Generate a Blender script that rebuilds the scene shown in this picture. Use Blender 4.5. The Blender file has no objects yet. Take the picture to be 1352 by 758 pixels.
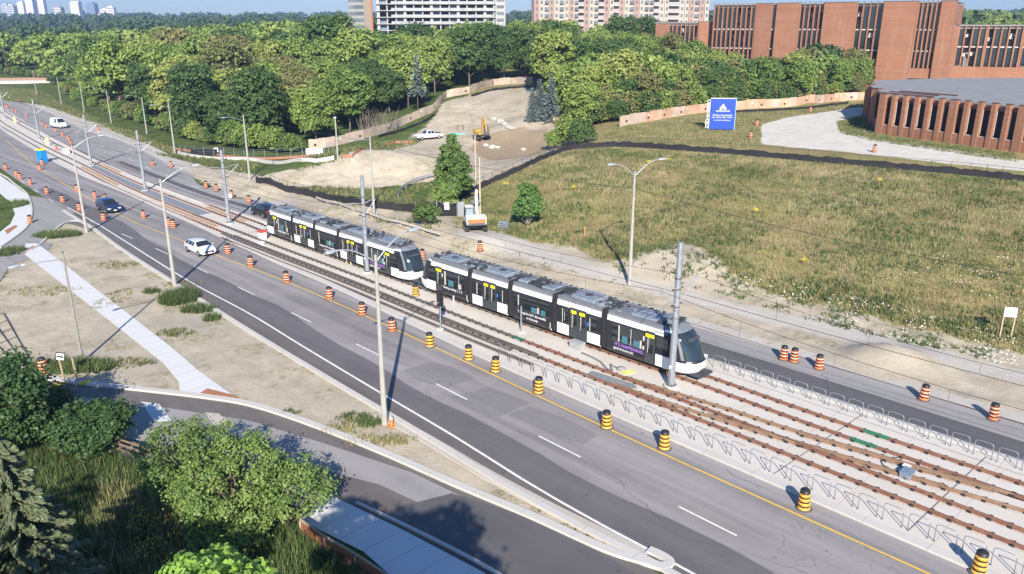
import bpy, bmesh, math, random
import numpy as np
from mathutils import Vector, Matrix
from mathutils.geometry import tessellate_polygon
R = math.radians
random.seed(7); rng = np.random.default_rng(7)
scene = bpy.context.scene
COL = scene.collection

# ------------------------------------------------------------------ camera
F_PX, HOR, CAMH = 1050.0, 33.0, 23.0
PITCH = math.atan((379 - HOR) / F_PX)
CT, ST = math.cos(PITCH), math.sin(PITCH)
cam_d = bpy.data.cameras.new('camera'); cam = bpy.data.objects.new('camera', cam_d); COL.objects.link(cam)
cam.location = (0, 0, CAMH); cam.rotation_euler = (math.pi / 2 - PITCH, 0, 0)
cam_d.sensor_width = 36; cam_d.lens = F_PX / 1352 * 36; cam_d.clip_end = 20000; cam_d.clip_start = .3
scene.camera = cam

# ------------------------------------------------------------------ road frame: s along the road, n across it
HD = R(-46); U = (math.cos(HD), math.sin(HD)); N = (-math.sin(HD), math.cos(HD)); O = (10.6, 48.3)
GR = .01
def to_sn(x, y):
    dx = x - O[0]; dy = y - O[1]
    return dx * U[0] + dy * U[1], dx * N[0] + dy * N[1]
def W(s, n): return (O[0] + s * U[0] + n * N[0], O[1] + s * U[1] + n * N[1])
def base(x, y):
    s = (x - O[0]) * U[0] + (y - O[1]) * U[1]
    t = np.maximum(0, -s); t = np.minimum(t, 420.0)
    return -GR * (t * t / (t + 15))
def ray(px, py):
    u = (px - 676) / F_PX; v = (379 - py) / F_PX
    return u, CT + v * ST, -ST + v * CT
def plane(px, py, z):                      # survey: where a sight line meets level z
    dx, dy, dz = ray(px, py); t = (z - CAMH) / dz
    return (dx * t, dy * t)
def G0(px, py, dz=0):
    dx, dy, dZ = ray(px, py); t = (-CAMH) / dZ
    for i in range(30): t = (float(base(dx * t, dy * t)) + dz - CAMH) / dZ
    return (dx * t, dy * t)
def SN(px, py, dz=0): return to_sn(*G0(px, py, dz))

def cr(tab):                               # smooth table s -> n
    tab = sorted(tab); xs = [a for a, b in tab]; ys = [b for a, b in tab]
    m = []
    for i in range(len(xs)):
        if i == 0: m.append((ys[1] - ys[0]) / (xs[1] - xs[0]))
        elif i == len(xs) - 1: m.append((ys[-1] - ys[-2]) / (xs[-1] - xs[-2]))
        else: m.append((ys[i + 1] - ys[i - 1]) / (xs[i + 1] - xs[i - 1]))
    def f(s):
        if s <= xs[0]: return ys[0] + m[0] * (s - xs[0])
        if s >= xs[-1]: return ys[-1] + m[-1] * (s - xs[-1])
        i = max(k for k in range(len(xs)) if xs[k] <= s); i = min(i, len(xs) - 2)
        h = xs[i + 1] - xs[i]; t = (s - xs[i]) / h
        return ((2*t**3 - 3*t*t + 1) * ys[i] + (t**3 - 2*t*t + t) * h * m[i] + (-2*t**3 + 3*t*t) * ys[i+1] + (t**3 - t*t) * h * m[i+1])
    return f
kN = cr([(45,-6),(20,-6),(-10,-5.8),(-20,-5.3),(-35,-4.3),(-46,-4.05),(-58,-3.5),(-66,-2.95),(-84,-2.1),(-98,-1.4),(-118,-1.0),(-139,.3),(-154,1.7),(-207,7),(-300,20),(-420,42)])
kF = cr([(45,6.2),(20,6.05),(0,5.9),(-20,5.1),(-45,4.5),(-71,4.2),(-84,3.9),(-102,4.5),(-119,5.6),(-135,6.5),(-153,8.2),(-190,12.2),(-273,22.4),(-320,30),(-420,48)])
oF = cr([(60,11.2),(20,11.2),(0,10.8),(-35,9.6),(-60,9.2)] + [SN(*p) for p in ((298.6,245.7),(257,230.5),(222,215),(197,201),(159,185),(120,173),(90,160),(60,145),(30,135),(0,127))] + [(-420,44)])
oF2 = cr([(60,12.5),(0,12.4),(-60,11.5)] + [SN(*p) for p in ((340,250),(298,240),(257,222),(225,205),(190,188),(140,167),(100,152),(60,139),(30,130),(0,122))] + [(-420,47)])
yel = cr([(60,-7.55),(19,-7.6),(-2,-7.41),(-18,-6.8),(-39.5,-6.5),(-51,-7),(-64,-7.15),(-77,-7.5),(-87.6,-7.1),(-99.7,-6.34),(-114.6,-5.24),(-132.7,-3.9),(-146.5,-2.3),(-166,.2),(-190,3.4),(-300,18)])
kL = cr([(60,-15.3),(24,-15.3)] + [SN(*p) for p in ((860,740),(760,690),(660,635),(560,573),(470,520),(330,436),(250,385),(165,331),(130,306),(60,262),(0,222))] + [(-300,4)])
wL = cr([(60,-14.8)] + [SN(*p) for p in ((900,750),(800,697),(700,640),(600,577),(500,518),(400,458),(330,415),(250,372),(130,297),(45,248))] + [(-300,5)])
lc = cr([(45,-1.9),(0,-1.9),(-14,-2.0),(-25,-1.8),(-35,-1.55),(-50,-1.5),(-65,-1.3),(-85,-.9),(-105,.1),(-130,2.1),(-160,4.3),(-190,7),(-228,10.9),(-300,22),(-420,44)])
rc = cr([(45,2.75),(20,2.7),(10,2.4),(0,2.4),(-20,2.1),(-46,2.0),(-58,2.2),(-65,2.5),(-86,3.0),(-100,3.5),(-118,4.7),(-157,8.1),(-187,10.9),(-250,17.9),(-300,26),(-420,48)])

# ------------------------------------------------------------------ terrain
ctl = []
def c_px(px, py, z): ctl.append((*plane(px, py, z), z))
def c_w(x, y, z): ctl.append((x, y, z))
for p in ((610,300),(700,320),(780,345),(900,375),(1050,400),(1200,435),(1352,470),(1600,540)): c_px(*p, .3)
for p in ((690,222,3),(745,197,4),(810,192,4.6),(900,197,5),(1000,206,5),(1100,215,5),(1200,223,5),(1352,236,5),(1600,260,5)): c_px(*p)
for p in ((720,285,1.2),(800,290,1.6),(900,300,2.0),(1050,320,2.2),(1200,345,2.2),(1352,370,2.2),(760,240,3.2),(900,245,3.9),(1100,262,4.0),(1300,285,4.0)): c_px(*p)
for p in ((600,265,.3),(640,246,1.3)): c_px(*p)
for p in ((960,172,5.2),(1060,165,5.3),(1100,145,5.4),(1040,130,5.6),(820,166,5),(880,150,5.3),(1140,134,5.5),(1157,176,5.2),(1340,200,5.2),(1340,185,5.2),(1200,185,5.2)): c_px(*p)
for p in ((560,235,0),(640,225,.1),(700,205,.4),(500,215,0),(420,225,-.4),(565,187,.3),(640,182,.6),(715,180,1.6),(430,194,0),(380,205,-.6),(500,181,.8),(560,153,2.5),(600,134,4.6),(640,119,6.6),(703,112,7.3),(650,150,3.2),(600,165,1.5),(690,140,5)): c_px(*p)
for s_ in range(-420, 61, 40):
    for n_ in (-60, -20, 0, oF(s_)): c_w(*W(s_, n_), float(base(*W(s_, n_))))
for s_ in (-150, -200, -260, -330): c_w(*W(s_, oF(s_) + 14), float(base(*W(s_, 0))) - 1.0)
for x, y, z in ((-160,300,-5),(-60,230,-2),(-60,300,2),(0,300,7),(60,230,7),(60,300,8),(120,200,6),(120,300,8),(200,300,8),(200,120,5),(150,60,3),(-250,450,-2),(-100,450,5),(0,450,9),(150,450,10),(350,450,10),
                (-400,800,3),(0,800,12),(400,800,14),(-1200,2500,16),(0,2500,22),(1200,2500,26),(-3000,5000,25),(0,5000,25),(3000,5000,25),(-600,200,0),(600,200,5),(-60,-60,0),(60,-60,0),(-1500,-500,0),(1500,-500,0)): c_w(x, y, z)
CT_P = np.array(ctl); CP = CT_P[:, :2]; CV = CT_P[:, 2] - base(CP[:, 0], CP[:, 1])
def _phi(a, b): return np.sqrt(((a[:, None, :] - b[None, :, :]) ** 2).sum(-1) + .5)
A_ = _phi(CP, CP); n_c = len(CP)
P_ = np.hstack([np.ones((n_c, 1)), CP / 1000]); M_ = np.block([[A_, P_], [P_.T, np.zeros((3, 3))]])
SOL = np.linalg.solve(M_ + np.diag([1e-3] * n_c + [0] * 3), np.concatenate([CV, [0, 0, 0]]))
oF_s = np.arange(-460, 120, 4.0); oF_v = np.array([oF(s) for s in oF_s]) + 1.5
mounds = []
def mound(px, py, r, h, dz=0, aspect=1.0): mounds.append((*plane(px, py, dz), r, h, aspect))
mound(905,352,4.5,.7,.4,2.0); mound(860,350,3.0,.5,.4,1.5); mound(950,362,3.0,.5,.4,1.4)
mound(1185,478,2.0,.95,0,1.3); mound(1150,470,1.5,.5,0,1.2)
mound(640,325,2.2,.7); mound(605,318,3,.7,0,1.6); mound(575,305,2.5,.8); mound(540,298,3,.7); mound(495,270,3.2,1.0); mound(430,275,4,.5)
mound(500,225,9,2.4,0,1.8); mound(440,230,7,1.4,0,1.6); mound(380,240,6,1.0); mound(540,232,6,1.3,0,1.5); mound(320,222,6,.5)
mound(650,183,6,1.2,.6); mound(700,175,7,2.0,1.2); mound(725,182,4,1.4,1.5); mound(600,140,5,1.2,4); mound(590,160,6,1.4,2)
mound(1120,130,5,1.2,5.3); mound(1060,140,5,.7,5.3)
mound(345,250,3,.7); mound(300,234,3,.4)
def T(x, y):
    x = np.asarray(x, float); y = np.asarray(y, float); sh = x.shape
    xf = x.ravel(); yf = y.ravel(); out = np.empty(xf.size)
    for a in range(0, xf.size, 20000):
        q = np.stack([xf[a:a+20000], yf[a:a+20000]], -1)
        r = _phi(q, CP) @ SOL[:n_c] + SOL[n_c] + q[:, 0] / 1000 * SOL[n_c + 1] + q[:, 1] / 1000 * SOL[n_c + 2]
        s = (q[:, 0] - O[0]) * U[0] + (q[:, 1] - O[1]) * U[1]; n = (q[:, 0] - O[0]) * N[0] + (q[:, 1] - O[1]) * N[1]
        t = np.clip((n - np.interp(s, oF_s, oF_v)) / 6, 0, 1); w = t * t * (3 - 2 * t)
        z = base(q[:, 0], q[:, 1]) + w * r
        for mx, my, mr, mh, asp in mounds:
            du = (q[:, 0] - mx) / (mr * asp); dv = (q[:, 1] - my) / mr
            z += mh * np.exp(-(du * du + dv * dv))
        out[a:a+20000] = z
    return out.reshape(sh)
def Tz(x, y): return float(T(np.array([x]), np.array([y]))[0])
def G(px, py, dz=0):                       # where the sight line through a point of the photograph meets the ground
    dx, dy, dZ = ray(px, py); ts = np.geomspace(20, 3500, 700)
    h = CAMH + dZ * ts - T(dx * ts, dy * ts) - dz
    k = np.argmax(h < 0)
    if h[k] >= 0: k = len(ts) - 1
    lo, hi = ts[k - 1], ts[k]; tt = np.linspace(lo, hi, 40); h = CAMH + dZ * tt - T(dx * tt, dy * tt) - dz
    t = tt[np.argmax(h < 0)] if (h < 0).any() else hi
    return Vector((dx * t, dy * t, float(CAMH + dZ * t - dz)))

# ------------------------------------------------------------------ materials
def newmat(name):
    m = bpy.data.materials.new(name); m.use_nodes = True; nt = m.node_tree
    b = nt.nodes['Principled BSDF']; return m, nt, b
def nd(nt, t, **kw):
    n = nt.nodes.new(t)
    for k, v in kw.items():
        if k in n.inputs: n.inputs[k].default_value = v
        else: setattr(n, k, v)
    return n
def c4(c): return (c[0], c[1], c[2], 1)
def ramp(nt, stops, fac):
    r = nt.nodes.new('ShaderNodeValToRGB'); e = r.color_ramp.elements
    while len(e) < len(stops): e.new(.5)
    for i, (p, c) in enumerate(stops): e[i].position = p; e[i].color = c4(c) if not isinstance(c, (int, float)) else (c, c, c, 1)
    nt.links.new(fac, r.inputs['Fac']); return r.outputs['Color']
def mix(nt, fac, a, b, mode='MIX'):
    m = nt.nodes.new('ShaderNodeMix'); m.data_type = 'RGBA'; m.blend_type = mode
    for sock, v in ((m.inputs['Factor'], fac), (m.inputs['A'], a), (m.inputs['B'], b)): pass
    ins = [m.inputs[0], m.inputs[6], m.inputs[7]]
    for sock, v in zip(ins, (fac, a, b)):
        if isinstance(v, bpy.types.NodeSocket): nt.links.new(v, sock)
        elif isinstance(v, (int, float)): sock.default_value = v
        else: sock.default_value = c4(v)
    return m.outputs[2]
def noise(nt, vec, scale, detail=4, rough=.6, out='Fac'):
    n = nd(nt, 'ShaderNodeTexNoise', Scale=scale, Detail=detail, Roughness=rough)
    nt.links.new(vec, n.inputs['Vector']); return n.outputs[out]
def math_(nt, op, a, b=0.0, clamp=False):
    m = nt.nodes.new('ShaderNodeMath'); m.operation = op; m.use_clamp = clamp
    for i, v in enumerate((a, b)):
        if isinstance(v, bpy.types.NodeSocket): nt.links.new(v, m.inputs[i])
        else: m.inputs[i].default_value = v
    return m.outputs[0]
def objco(nt): return nt.nodes.new('ShaderNodeTexCoord').outputs['Object']
def geoco(nt): return nt.nodes.new('ShaderNodeNewGeometry').outputs['Position']
def bump(nt, b, h, strength=.3, dist=.05):
    n = nd(nt, 'ShaderNodeBump', Strength=strength, Distance=dist); nt.links.new(h, n.inputs['Height']); nt.links.new(n.outputs[0], b.inputs['Normal'])
MATS = {}
def mat(name, col, rough=.7, metal=0.0, var=.12, scale=4, bmp=0.0, coat=0.0):
    if name in MATS: return MATS[name]
    m, nt, b = newmat(name); co = objco(nt)
    n = noise(nt, co, scale, 5); dk = tuple(c * (1 - var) for c in col); lt = tuple(min(1, c * (1 + var)) for c in col)
    nt.links.new(ramp(nt, [(.3, dk), (.7, lt)], n), b.inputs['Base Color'])
    b.inputs['Roughness'].default_value = rough; b.inputs['Metallic'].default_value = metal; b.inputs['Coat Weight'].default_value = coat
    if bmp: bump(nt, b, noise(nt, co, scale * 6, 3), bmp, .02)
    MATS[name] = m; return m
def steel(): return mat('galvanised_steel', (.36,.39,.42), .5, .55, .15, 3)
def concrete(): return mat('pole_concrete', (.35,.34,.305), .85, 0, .12, 2, .1)

def asphalt(name, col, streak=.25, patch=True):
    m, nt, b = newmat(name); g = geoco(nt)
    mp = nd(nt, 'ShaderNodeMapping'); mp.inputs['Rotation'].default_value = (0, 0, -HD); mp.vector_type = 'POINT'
    nt.links.new(g, mp.inputs['Vector'])
    st = nd(nt, 'ShaderNodeMapping'); st.inputs['Scale'].default_value = (.03, .9, 1); nt.links.new(mp.outputs[0], st.inputs['Vector'])
    s1 = noise(nt, st.outputs[0], 1.0, 4, .6); s2 = noise(nt, g, .25, 5, .6); s3 = noise(nt, g, 9, 3, .7); s4 = noise(nt, g, 45, 2, .8)
    c = mix(nt, ramp(nt, [(.35, 0), (.7, 1)], s1), tuple(v * (1 - streak) for v in col), tuple(v * (1 + streak * .7) for v in col))
    c = mix(nt, ramp(nt, [(.4, 0), (.75, .5)], s2), c, tuple(v * 1.3 for v in col))
    c = mix(nt, .35, c, ramp(nt, [(.3, (.25,)*3), (.7, (.75,)*3)], s4), 'OVERLAY')
    c = mix(nt, ramp(nt, [(.66, 0), (.74, .45)], s3), c, tuple(v * .5 for v in col))
    wv = nd(nt, 'ShaderNodeVectorMath', operation='ADD'); nt.links.new(mp.outputs[0], wv.inputs[0]); nn_ = nd(nt, 'ShaderNodeTexNoise', Scale=.6, Detail=4); nt.links.new(g, nn_.inputs['Vector']); nt.links.new(nn_.outputs['Color'], wv.inputs[1])
    sm = nd(nt, 'ShaderNodeMapping'); sm.inputs['Scale'].default_value = (.07, .16, 1); nt.links.new(wv.outputs[0], sm.inputs['Vector'])
    vo = nd(nt, 'ShaderNodeTexVoronoi', Scale=1.0, feature='DISTANCE_TO_EDGE'); nt.links.new(sm.outputs[0], vo.inputs['Vector'])
    c = mix(nt, math_(nt, 'MULTIPLY', ramp(nt, [(.004, 1), (.008, 0)], vo.outputs['Distance']), ramp(nt, [(.45, 0), (.6, .6)], s2)), c, tuple(v * .42 for v in col))
    dr = nd(nt, 'ShaderNodeTexVoronoi', Scale=.55); nt.links.new(g, dr.inputs['Vector']); c = mix(nt, ramp(nt, [(.045, .5), (.09, 0)], dr.outputs['Distance']), c, tuple(v * .5 for v in col))
    nt.links.new(c, b.inputs['Base Color']); b.inputs['Roughness'].default_value = .85
    bump(nt, b, s4, .15, .01); return m
M_ASPH = asphalt('worn_asphalt', (.255,.236,.226), .34)
M_ASPH_D = asphalt('dark_asphalt', (.098,.092,.095), .12)
M_ASPH_L = asphalt('pale_asphalt', (.275,.262,.248), .12)
M_ASPH_B = asphalt('brown_asphalt', (.13,.115,.105), .18)
def slabmat(name, col, joint=1.5, w=.012, dirt=.15, rot=-HD):
    m, nt, b = newmat(name); g = geoco(nt)
    mp = nd(nt, 'ShaderNodeMapping'); mp.inputs['Rotation'].default_value = (0, 0, rot); nt.links.new(g, mp.inputs['Vector'])
    sx = nd(nt, 'ShaderNodeSeparateXYZ'); nt.links.new(mp.outputs[0], sx.inputs[0])
    fr = math_(nt, 'FRACT', math_(nt, 'DIVIDE', sx.outputs[0], joint)); line = math_(nt, 'LESS_THAN', fr, w / joint)
    n1 = noise(nt, g, .35, 5, .65); n2 = noise(nt, g, 5, 4, .7); n3 = noise(nt, g, 60, 2, .7)
    c = mix(nt, ramp(nt, [(.35, 0), (.75, dirt * 3)], n1), col, tuple(v * k for v, k in zip(col, (.78,.72,.62))))
    c = mix(nt, ramp(nt, [(.55, 0), (.8, dirt * 2)], n2), c, tuple(v * .55 for v in col))
    c = mix(nt, .18, c, ramp(nt, [(.3, (.3,)*3), (.7, (.7,)*3)], n3), 'OVERLAY')
    c = mix(nt, line, c, tuple(v * .45 for v in col))
    nt.links.new(c, b.inputs['Base Color']); b.inputs['Roughness'].default_value = .9; bump(nt, b, n3, .15, .01)
    return m
M_TRK = slabmat('track_concrete', (.575,.535,.475), 4.5, .02, .14)
M_KERB = slabmat('kerb_concrete', (.51,.49,.45), 3, .02, .1)
M_WALK = slabmat('sidewalk_concrete', (.60,.60,.59), 1.5, .025, .06, -HD)
M_SHO = slabmat('shoulder_concrete', (.46,.43,.38), 6, .02, .2)
M_TACT = mat('rust_tactile_plate', (.35,.15,.07), .8, 0, .15, 8)
def paint(name, col):
    m, nt, b = newmat(name); g = geoco(nt); n1 = noise(nt, g, 2.5, 6, .75); n2 = noise(nt, g, 30, 3, .7)
    c = mix(nt, ramp(nt, [(.5, 0), (.72, .6)], n1), col, (.2,.19,.18)); c = mix(nt, ramp(nt, [(.55, 0), (.75, .5)], n2), c, (.2,.19,.18))
    nt.links.new(c, b.inputs['Base Color']); b.inputs['Roughness'].default_value = .6; return m
M_WPAINT = paint('white_road_paint', (.78,.77,.74)); M_YPAINT = paint('yellow_road_paint', (.72,.45,.07))

def leafmat(name, cols, rough=.55, transl=.3, hue=.5):
    m, nt, b = newmat(name)
    at = nd(nt, 'ShaderNodeAttribute'); at.attribute_name = 'tint'; oi = nt.nodes.new('ShaderNodeObjectInfo')
    sep = nd(nt, 'ShaderNodeSeparateColor'); nt.links.new(at.outputs['Color'], sep.inputs[0])
    f = math_(nt, 'ADD', math_(nt, 'MULTIPLY', sep.outputs[0], 1 - hue), math_(nt, 'MULTIPLY', oi.outputs['Random'], hue))
    k = len(cols); c = ramp(nt, [(i / (k - 1), cc) for i, cc in enumerate(cols)], f)
    bc = nd(nt, 'ShaderNodeHueSaturation'); bc.inputs['Saturation'].default_value = .86
    nt.links.new(c, bc.inputs['Color']); nt.links.new(math_(nt, 'ADD', math_(nt, 'MULTIPLY', sep.outputs[1], .55), .72), bc.inputs['Value'])
    nt.links.new(bc.outputs[0], b.inputs['Base Color']); b.inputs['Roughness'].default_value = rough; b.inputs['Specular IOR Level'].default_value = .25
    tr = nt.nodes.new('ShaderNodeBsdfTranslucent'); nt.links.new(mix(nt, .35, bc.outputs[0], (.18,.26,.05)), tr.inputs['Color'])
    ms = nt.nodes.new('ShaderNodeMixShader'); ms.inputs[0].default_value = transl
    nt.links.new(b.outputs[0], ms.inputs[1]); nt.links.new(tr.outputs[0], ms.inputs[2]); nt.links.new(ms.outputs[0], nt.nodes['Material Output'].inputs['Surface'])
    return m
M_LEAF = leafmat('broad_leaves', [(0.088,0.165,0.025),(0.158,0.262,0.034),(0.263,0.360,0.046),(0.333,0.390,0.057)])
M_LEAF_D = leafmat('dark_leaves', [(0.052,0.112,0.023),(0.079,0.150,0.032),(0.123,0.210,0.034)])
M_LEAF_Y = leafmat('yellow_leaves', [(0.193,0.285,0.034),(0.298,0.360,0.052),(0.350,0.375,0.069)])
M_LEAF_O = leafmat('olive_leaves', [(0.158,0.195,0.052),(0.210,0.225,0.057),(0.280,0.240,0.081)])
M_LEAF_B = leafmat('bright_leaves', [(.16,.30,.03),(.22,.38,.05),(.28,.42,.07)], .4, .4)
M_LEAF_S = leafmat('spruce_needles', [(.05,.08,.035),(.10,.13,.06),(.17,.20,.10)], .6, .15)
M_LEAF_BS = leafmat('blue_spruce_needles', [(.13,.18,.17),(.19,.24,.23)], .6, .1)
M_GRASS = leafmat('dry_grass_blades', [(.07,.13,.03),(.14,.19,.05),(.27,.25,.09),(.40,.32,.14),(.46,.37,.20)], .7, .35, 0)
M_BARK = mat('bark', (.16,.13,.10), .9, 0, .3, 6, .3)
M_DEAD = mat('pale_dead_wood', (.42,.37,.30), .9, 0, .2, 6)

# ------------------------------------------------------------------ mesh builder
def link(o, parent=None, label=None, cat=None, group=None, kind=None):
    COL.objects.link(o)
    if parent is not None: o.parent = parent
    if label: o['label'] = label
    if cat: o['category'] = cat
    if group: o['group'] = group
    if kind: o['kind'] = kind
    return o
def thing(name, loc, rz=0, label=None, cat=None, group=None, scale=1):
    o = bpy.data.objects.new(name, None); o.location = loc; o.rotation_euler = (0, 0, rz); o.empty_display_size = .2
    if scale != 1: o.scale = (scale,) * 3
    return link(o, None, label, cat, group)
class MB:
    def __init__(s): s.v = []; s.f = []; s.m = []
    def add(s, vs, fs, mi=0):
        k = len(s.v); s.v += [tuple(v) for v in vs]; s.f += [tuple(k + i for i in f) for f in fs]; s.m += [mi] * len(fs); return s
    def box(s, c, d, rz=0, mi=0, ry=0, rx=0):
        M = Matrix.Rotation(rz, 3, 'Z') @ Matrix.Rotation(ry, 3, 'Y') @ Matrix.Rotation(rx, 3, 'X')
        vs = [Vector(c) + M @ Vector((x * d[0] / 2, y * d[1] / 2, z * d[2] / 2)) for x in (-1, 1) for y in (-1, 1) for z in (-1, 1)]
        return s.add(vs, [(0,1,3,2),(4,6,7,5),(0,4,5,1),(2,3,7,6),(0,2,6,4),(1,5,7,3)], mi)
    def bar(s, p, q, w, h, mi=0):
        p = Vector(p); q = Vector(q); d = q - p; L = d.length
        if L < 1e-5: return s
        X = d / L; Y = Vector((0, 0, 1)).cross(X)
        if Y.length < 1e-3: Y = Vector((0, 1, 0))
        Y.normalize(); Z = X.cross(Y)
        vs = [p + X * (a * L) + Y * (b * w / 2) + Z * (c * h / 2) for a in (0, 1) for b in (-1, 1) for c in (-1, 1)]
        return s.add(vs, [(0,1,3,2),(4,6,7,5),(0,4,5,1),(2,3,7,6),(0,2,6,4),(1,5,7,3)], mi)
    def tube(s, pts, r, n=8, mi=0, cap=True):
        pts = [Vector(p) for p in pts]; rs = r if isinstance(r, (list, tuple)) else [r] * len(pts); k = len(s.v); prev = None
        for i, p in enumerate(pts):
            d = (pts[min(i + 1, len(pts) - 1)] - pts[max(i - 1, 0)]).normalized()
            a = (prev if prev is not None else (Vector((1, 0, 0)) if abs(d.x) < .9 else Vector((0, 1, 0))))
            a = (a - d * a.dot(d)).normalized(); b = d.cross(a); prev = a
            for j in range(n):
                t = 2 * math.pi * j / n; s.v.append(tuple(p + (a * math.cos(t) + b * math.sin(t)) * rs[i]))
        for i in range(len(pts) - 1):
            for j in range(n): s.f.append((k + i*n + j, k + i*n + (j+1) % n, k + (i+1)*n + (j+1) % n, k + (i+1)*n + j)); s.m.append(mi)
        if cap:
            s.f.append(tuple(k + j for j in reversed(range(n)))); s.f.append(tuple(k + (len(pts)-1)*n + j for j in range(n))); s.m += [mi, mi]
        return s
    def lathe(s, prof, n=16, c=(0, 0, 0), mis=None):
        k = len(s.v)
        for r, z in prof:
            for j in range(n): t = 2 * math.pi * j / n; s.v.append((c[0] + r * math.cos(t), c[1] + r * math.sin(t), c[2] + z))
        for i in range(len(prof) - 1):
            for j in range(n):
                s.f.append((k + i*n + j, k + i*n + (j+1) % n, k + (i+1)*n + (j+1) % n, k + (i+1)*n + j)); s.m.append(mis[i] if mis else 0)
        return s
    def prism(s, poly, z0, z1, mi=0):
        n = len(poly); vs = [(x, y, z0) for x, y in poly] + [(x, y, z1) for x, y in poly]
        a = sum(poly[i][0]*poly[(i+1) % n][1] - poly[(i+1) % n][0]*poly[i][1] for i in range(n))
        fs = [(i, (i+1) % n, n + (i+1) % n, n + i) for i in range(n)] + [tuple(reversed(range(n))), tuple(range(n, 2*n))]
        if a < 0: fs = [tuple(reversed(f)) for f in fs]
        return s.add(vs, fs, mi)
    def side(s, poly, y0, y1, mi=0):          # profile in x-z pulled out along y
        n = len(poly); vs = [(x, y0, z) for x, z in poly] + [(x, y1, z) for x, z in poly]
        a = sum(poly[i][0]*poly[(i+1) % n][1] - poly[(i+1) % n][0]*poly[i][1] for i in range(n))
        fs = [(i, (i+1) % n, n + (i+1) % n, n + i) for i in range(n)] + [tuple(reversed(range(n))), tuple(range(n, 2*n))]
        if a > 0: fs = [tuple(reversed(f)) for f in fs]
        return s.add(vs, fs, mi)
    def mesh(s, name, mats, smooth=False, auto=None):
        me = bpy.data.meshes.new(name); me.from_pydata(s.v, [], s.f)
        for m in (mats if isinstance(mats, (list, tuple)) else [mats]): me.materials.append(m)
        if any(s.m): me.polygons.foreach_set('material_index', s.m)
        if smooth: me.polygons.foreach_set('use_smooth', [True] * len(s.f))
        me.update(); return me
    def build(s, name, mats, parent=None, smooth=False, bevel=0, **kw):
        o = bpy.data.objects.new(name, s.mesh(name, mats, smooth))
        if bevel:
            md = o.modifiers.new('bevel', 'BEVEL'); md.width = bevel; md.segments = 2; md.limit_method = 'ANGLE'
        return link(o, parent, **kw)
def copy_tree(o, parent=None, first=True):
    c = o.copy(); COL.objects.link(c)
    if not first: c.parent = parent
    for ch in list(o.children): copy_tree(ch, c, False)
    return c
def npmesh(name, V, Fq, mats, tint=None, k=4):
    V = np.asarray(V, np.float32).reshape(-1, 3); nf = len(V) // k if Fq is None else len(Fq)
    me = bpy.data.meshes.new(name); me.vertices.add(len(V)); me.vertices.foreach_set('co', V.ravel())
    idx = np.arange(len(V), dtype=np.int32) if Fq is None else np.asarray(Fq, np.int32).ravel()
    me.loops.add(len(idx)); me.loops.foreach_set('vertex_index', idx)
    me.polygons.add(nf); me.polygons.foreach_set('loop_start', np.arange(nf, dtype=np.int32) * k)
    me.polygons.foreach_set('loop_total', np.full(nf, k, np.int32)); me.update(calc_edges=True)
    if tint is not None:
        a = me.color_attributes.new('tint', 'FLOAT_COLOR', 'POINT'); a.data.foreach_set('color', np.asarray(tint, np.float32).ravel())
    for m in (mats if isinstance(mats, (list, tuple)) else [mats]): me.materials.append(m)
    return me
def text_mesh(txt, size, m, extrude=.006, align='LEFT'):
    cu = bpy.data.curves.new('lettering', 'FONT'); cu.body = txt; cu.size = size; cu.extrude = extrude; cu.align_x = align; cu.resolution_u = 2
    o = bpy.data.objects.new('lettering', cu); me = bpy.data.meshes.new_from_object(o); me.materials.clear(); me.materials.append(m)
    bpy.data.objects.remove(o); return me
ORD = ['first','second','third','fourth','fifth','sixth','seventh','eighth','ninth','tenth','eleventh','twelfth','thirteenth','fourteenth','fifteenth','sixteenth','seventeenth','eighteenth','nineteenth','twentieth']
# ------------------------------------------------------------------ ground sheet with masks
def P(pts, z=None): return [plane(px, py, z) if z is not None else tuple(G(px, py))[:2] for px, py in pts]
def sdpoly(q, poly):                       # signed distance, positive inside
    poly = np.asarray(poly, float); d = np.full(len(q), 1e9); ins = np.zeros(len(q), bool); n = len(poly)
    for i in range(n):
        a = poly[i]; b = poly[(i + 1) % n]; ab = b - a; t = np.clip(((q - a) @ ab) / max(1e-9, ab @ ab), 0, 1)
        d = np.minimum(d, np.hypot(*(q - a - t[:, None] * ab).T))
        if a[1] != b[1]:
            c = (a[1] > q[:, 1]) != (b[1] > q[:, 1]); xi = (b[0] - a[0]) * (q[:, 1] - a[1]) / (b[1] - a[1]) + a[0]; ins ^= c & (q[:, 0] < xi)
    return np.where(ins, d, -d)
def edge(tab, s0, s1, st=4, off=0):
    k = max(2, int(abs(s1 - s0) / st)); return [W(s0 + (s1 - s0) * i / k, tab(s0 + (s1 - s0) * i / k) + off) for i in range(k + 1)]
RAMP_K = P([(-60,470),(0,488),(60,500),(120,508),(210,518),(270,525),(330,535),(400,557),(500,596),(600,640),(700,682),(800,727),(858,752)])
RAMP_B = P([(-60,600),(60,575),(150,600),(215,620),(300,615),(345,628),(430,655),(530,705),(620,750)])
e_ = W(18, -26); RAMP_B2 = RAMP_B + [W(16, -21.5), W(60, -22)]
road_poly = edge(kL, -300, 24, 5) + [W(60, -15.3)] + edge(oF, 60, -420, 6)
ramp_poly = RAMP_K + [W(24, -15.3), W(60, -15.3)] + RAMP_B2[::-1]
side_poly = P([(45,290),(40,312),(0,345),(-60,380),(-120,300),(-60,250),(0,238)][:0] + [(38,262),(42,290),(36,305),(0,328),(-80,345),(-80,400),(0,375),(28,333),(60,318),(78,303),(90,293),(116,297),(150,322),(165,331),(120,302),(60,262)])
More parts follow.
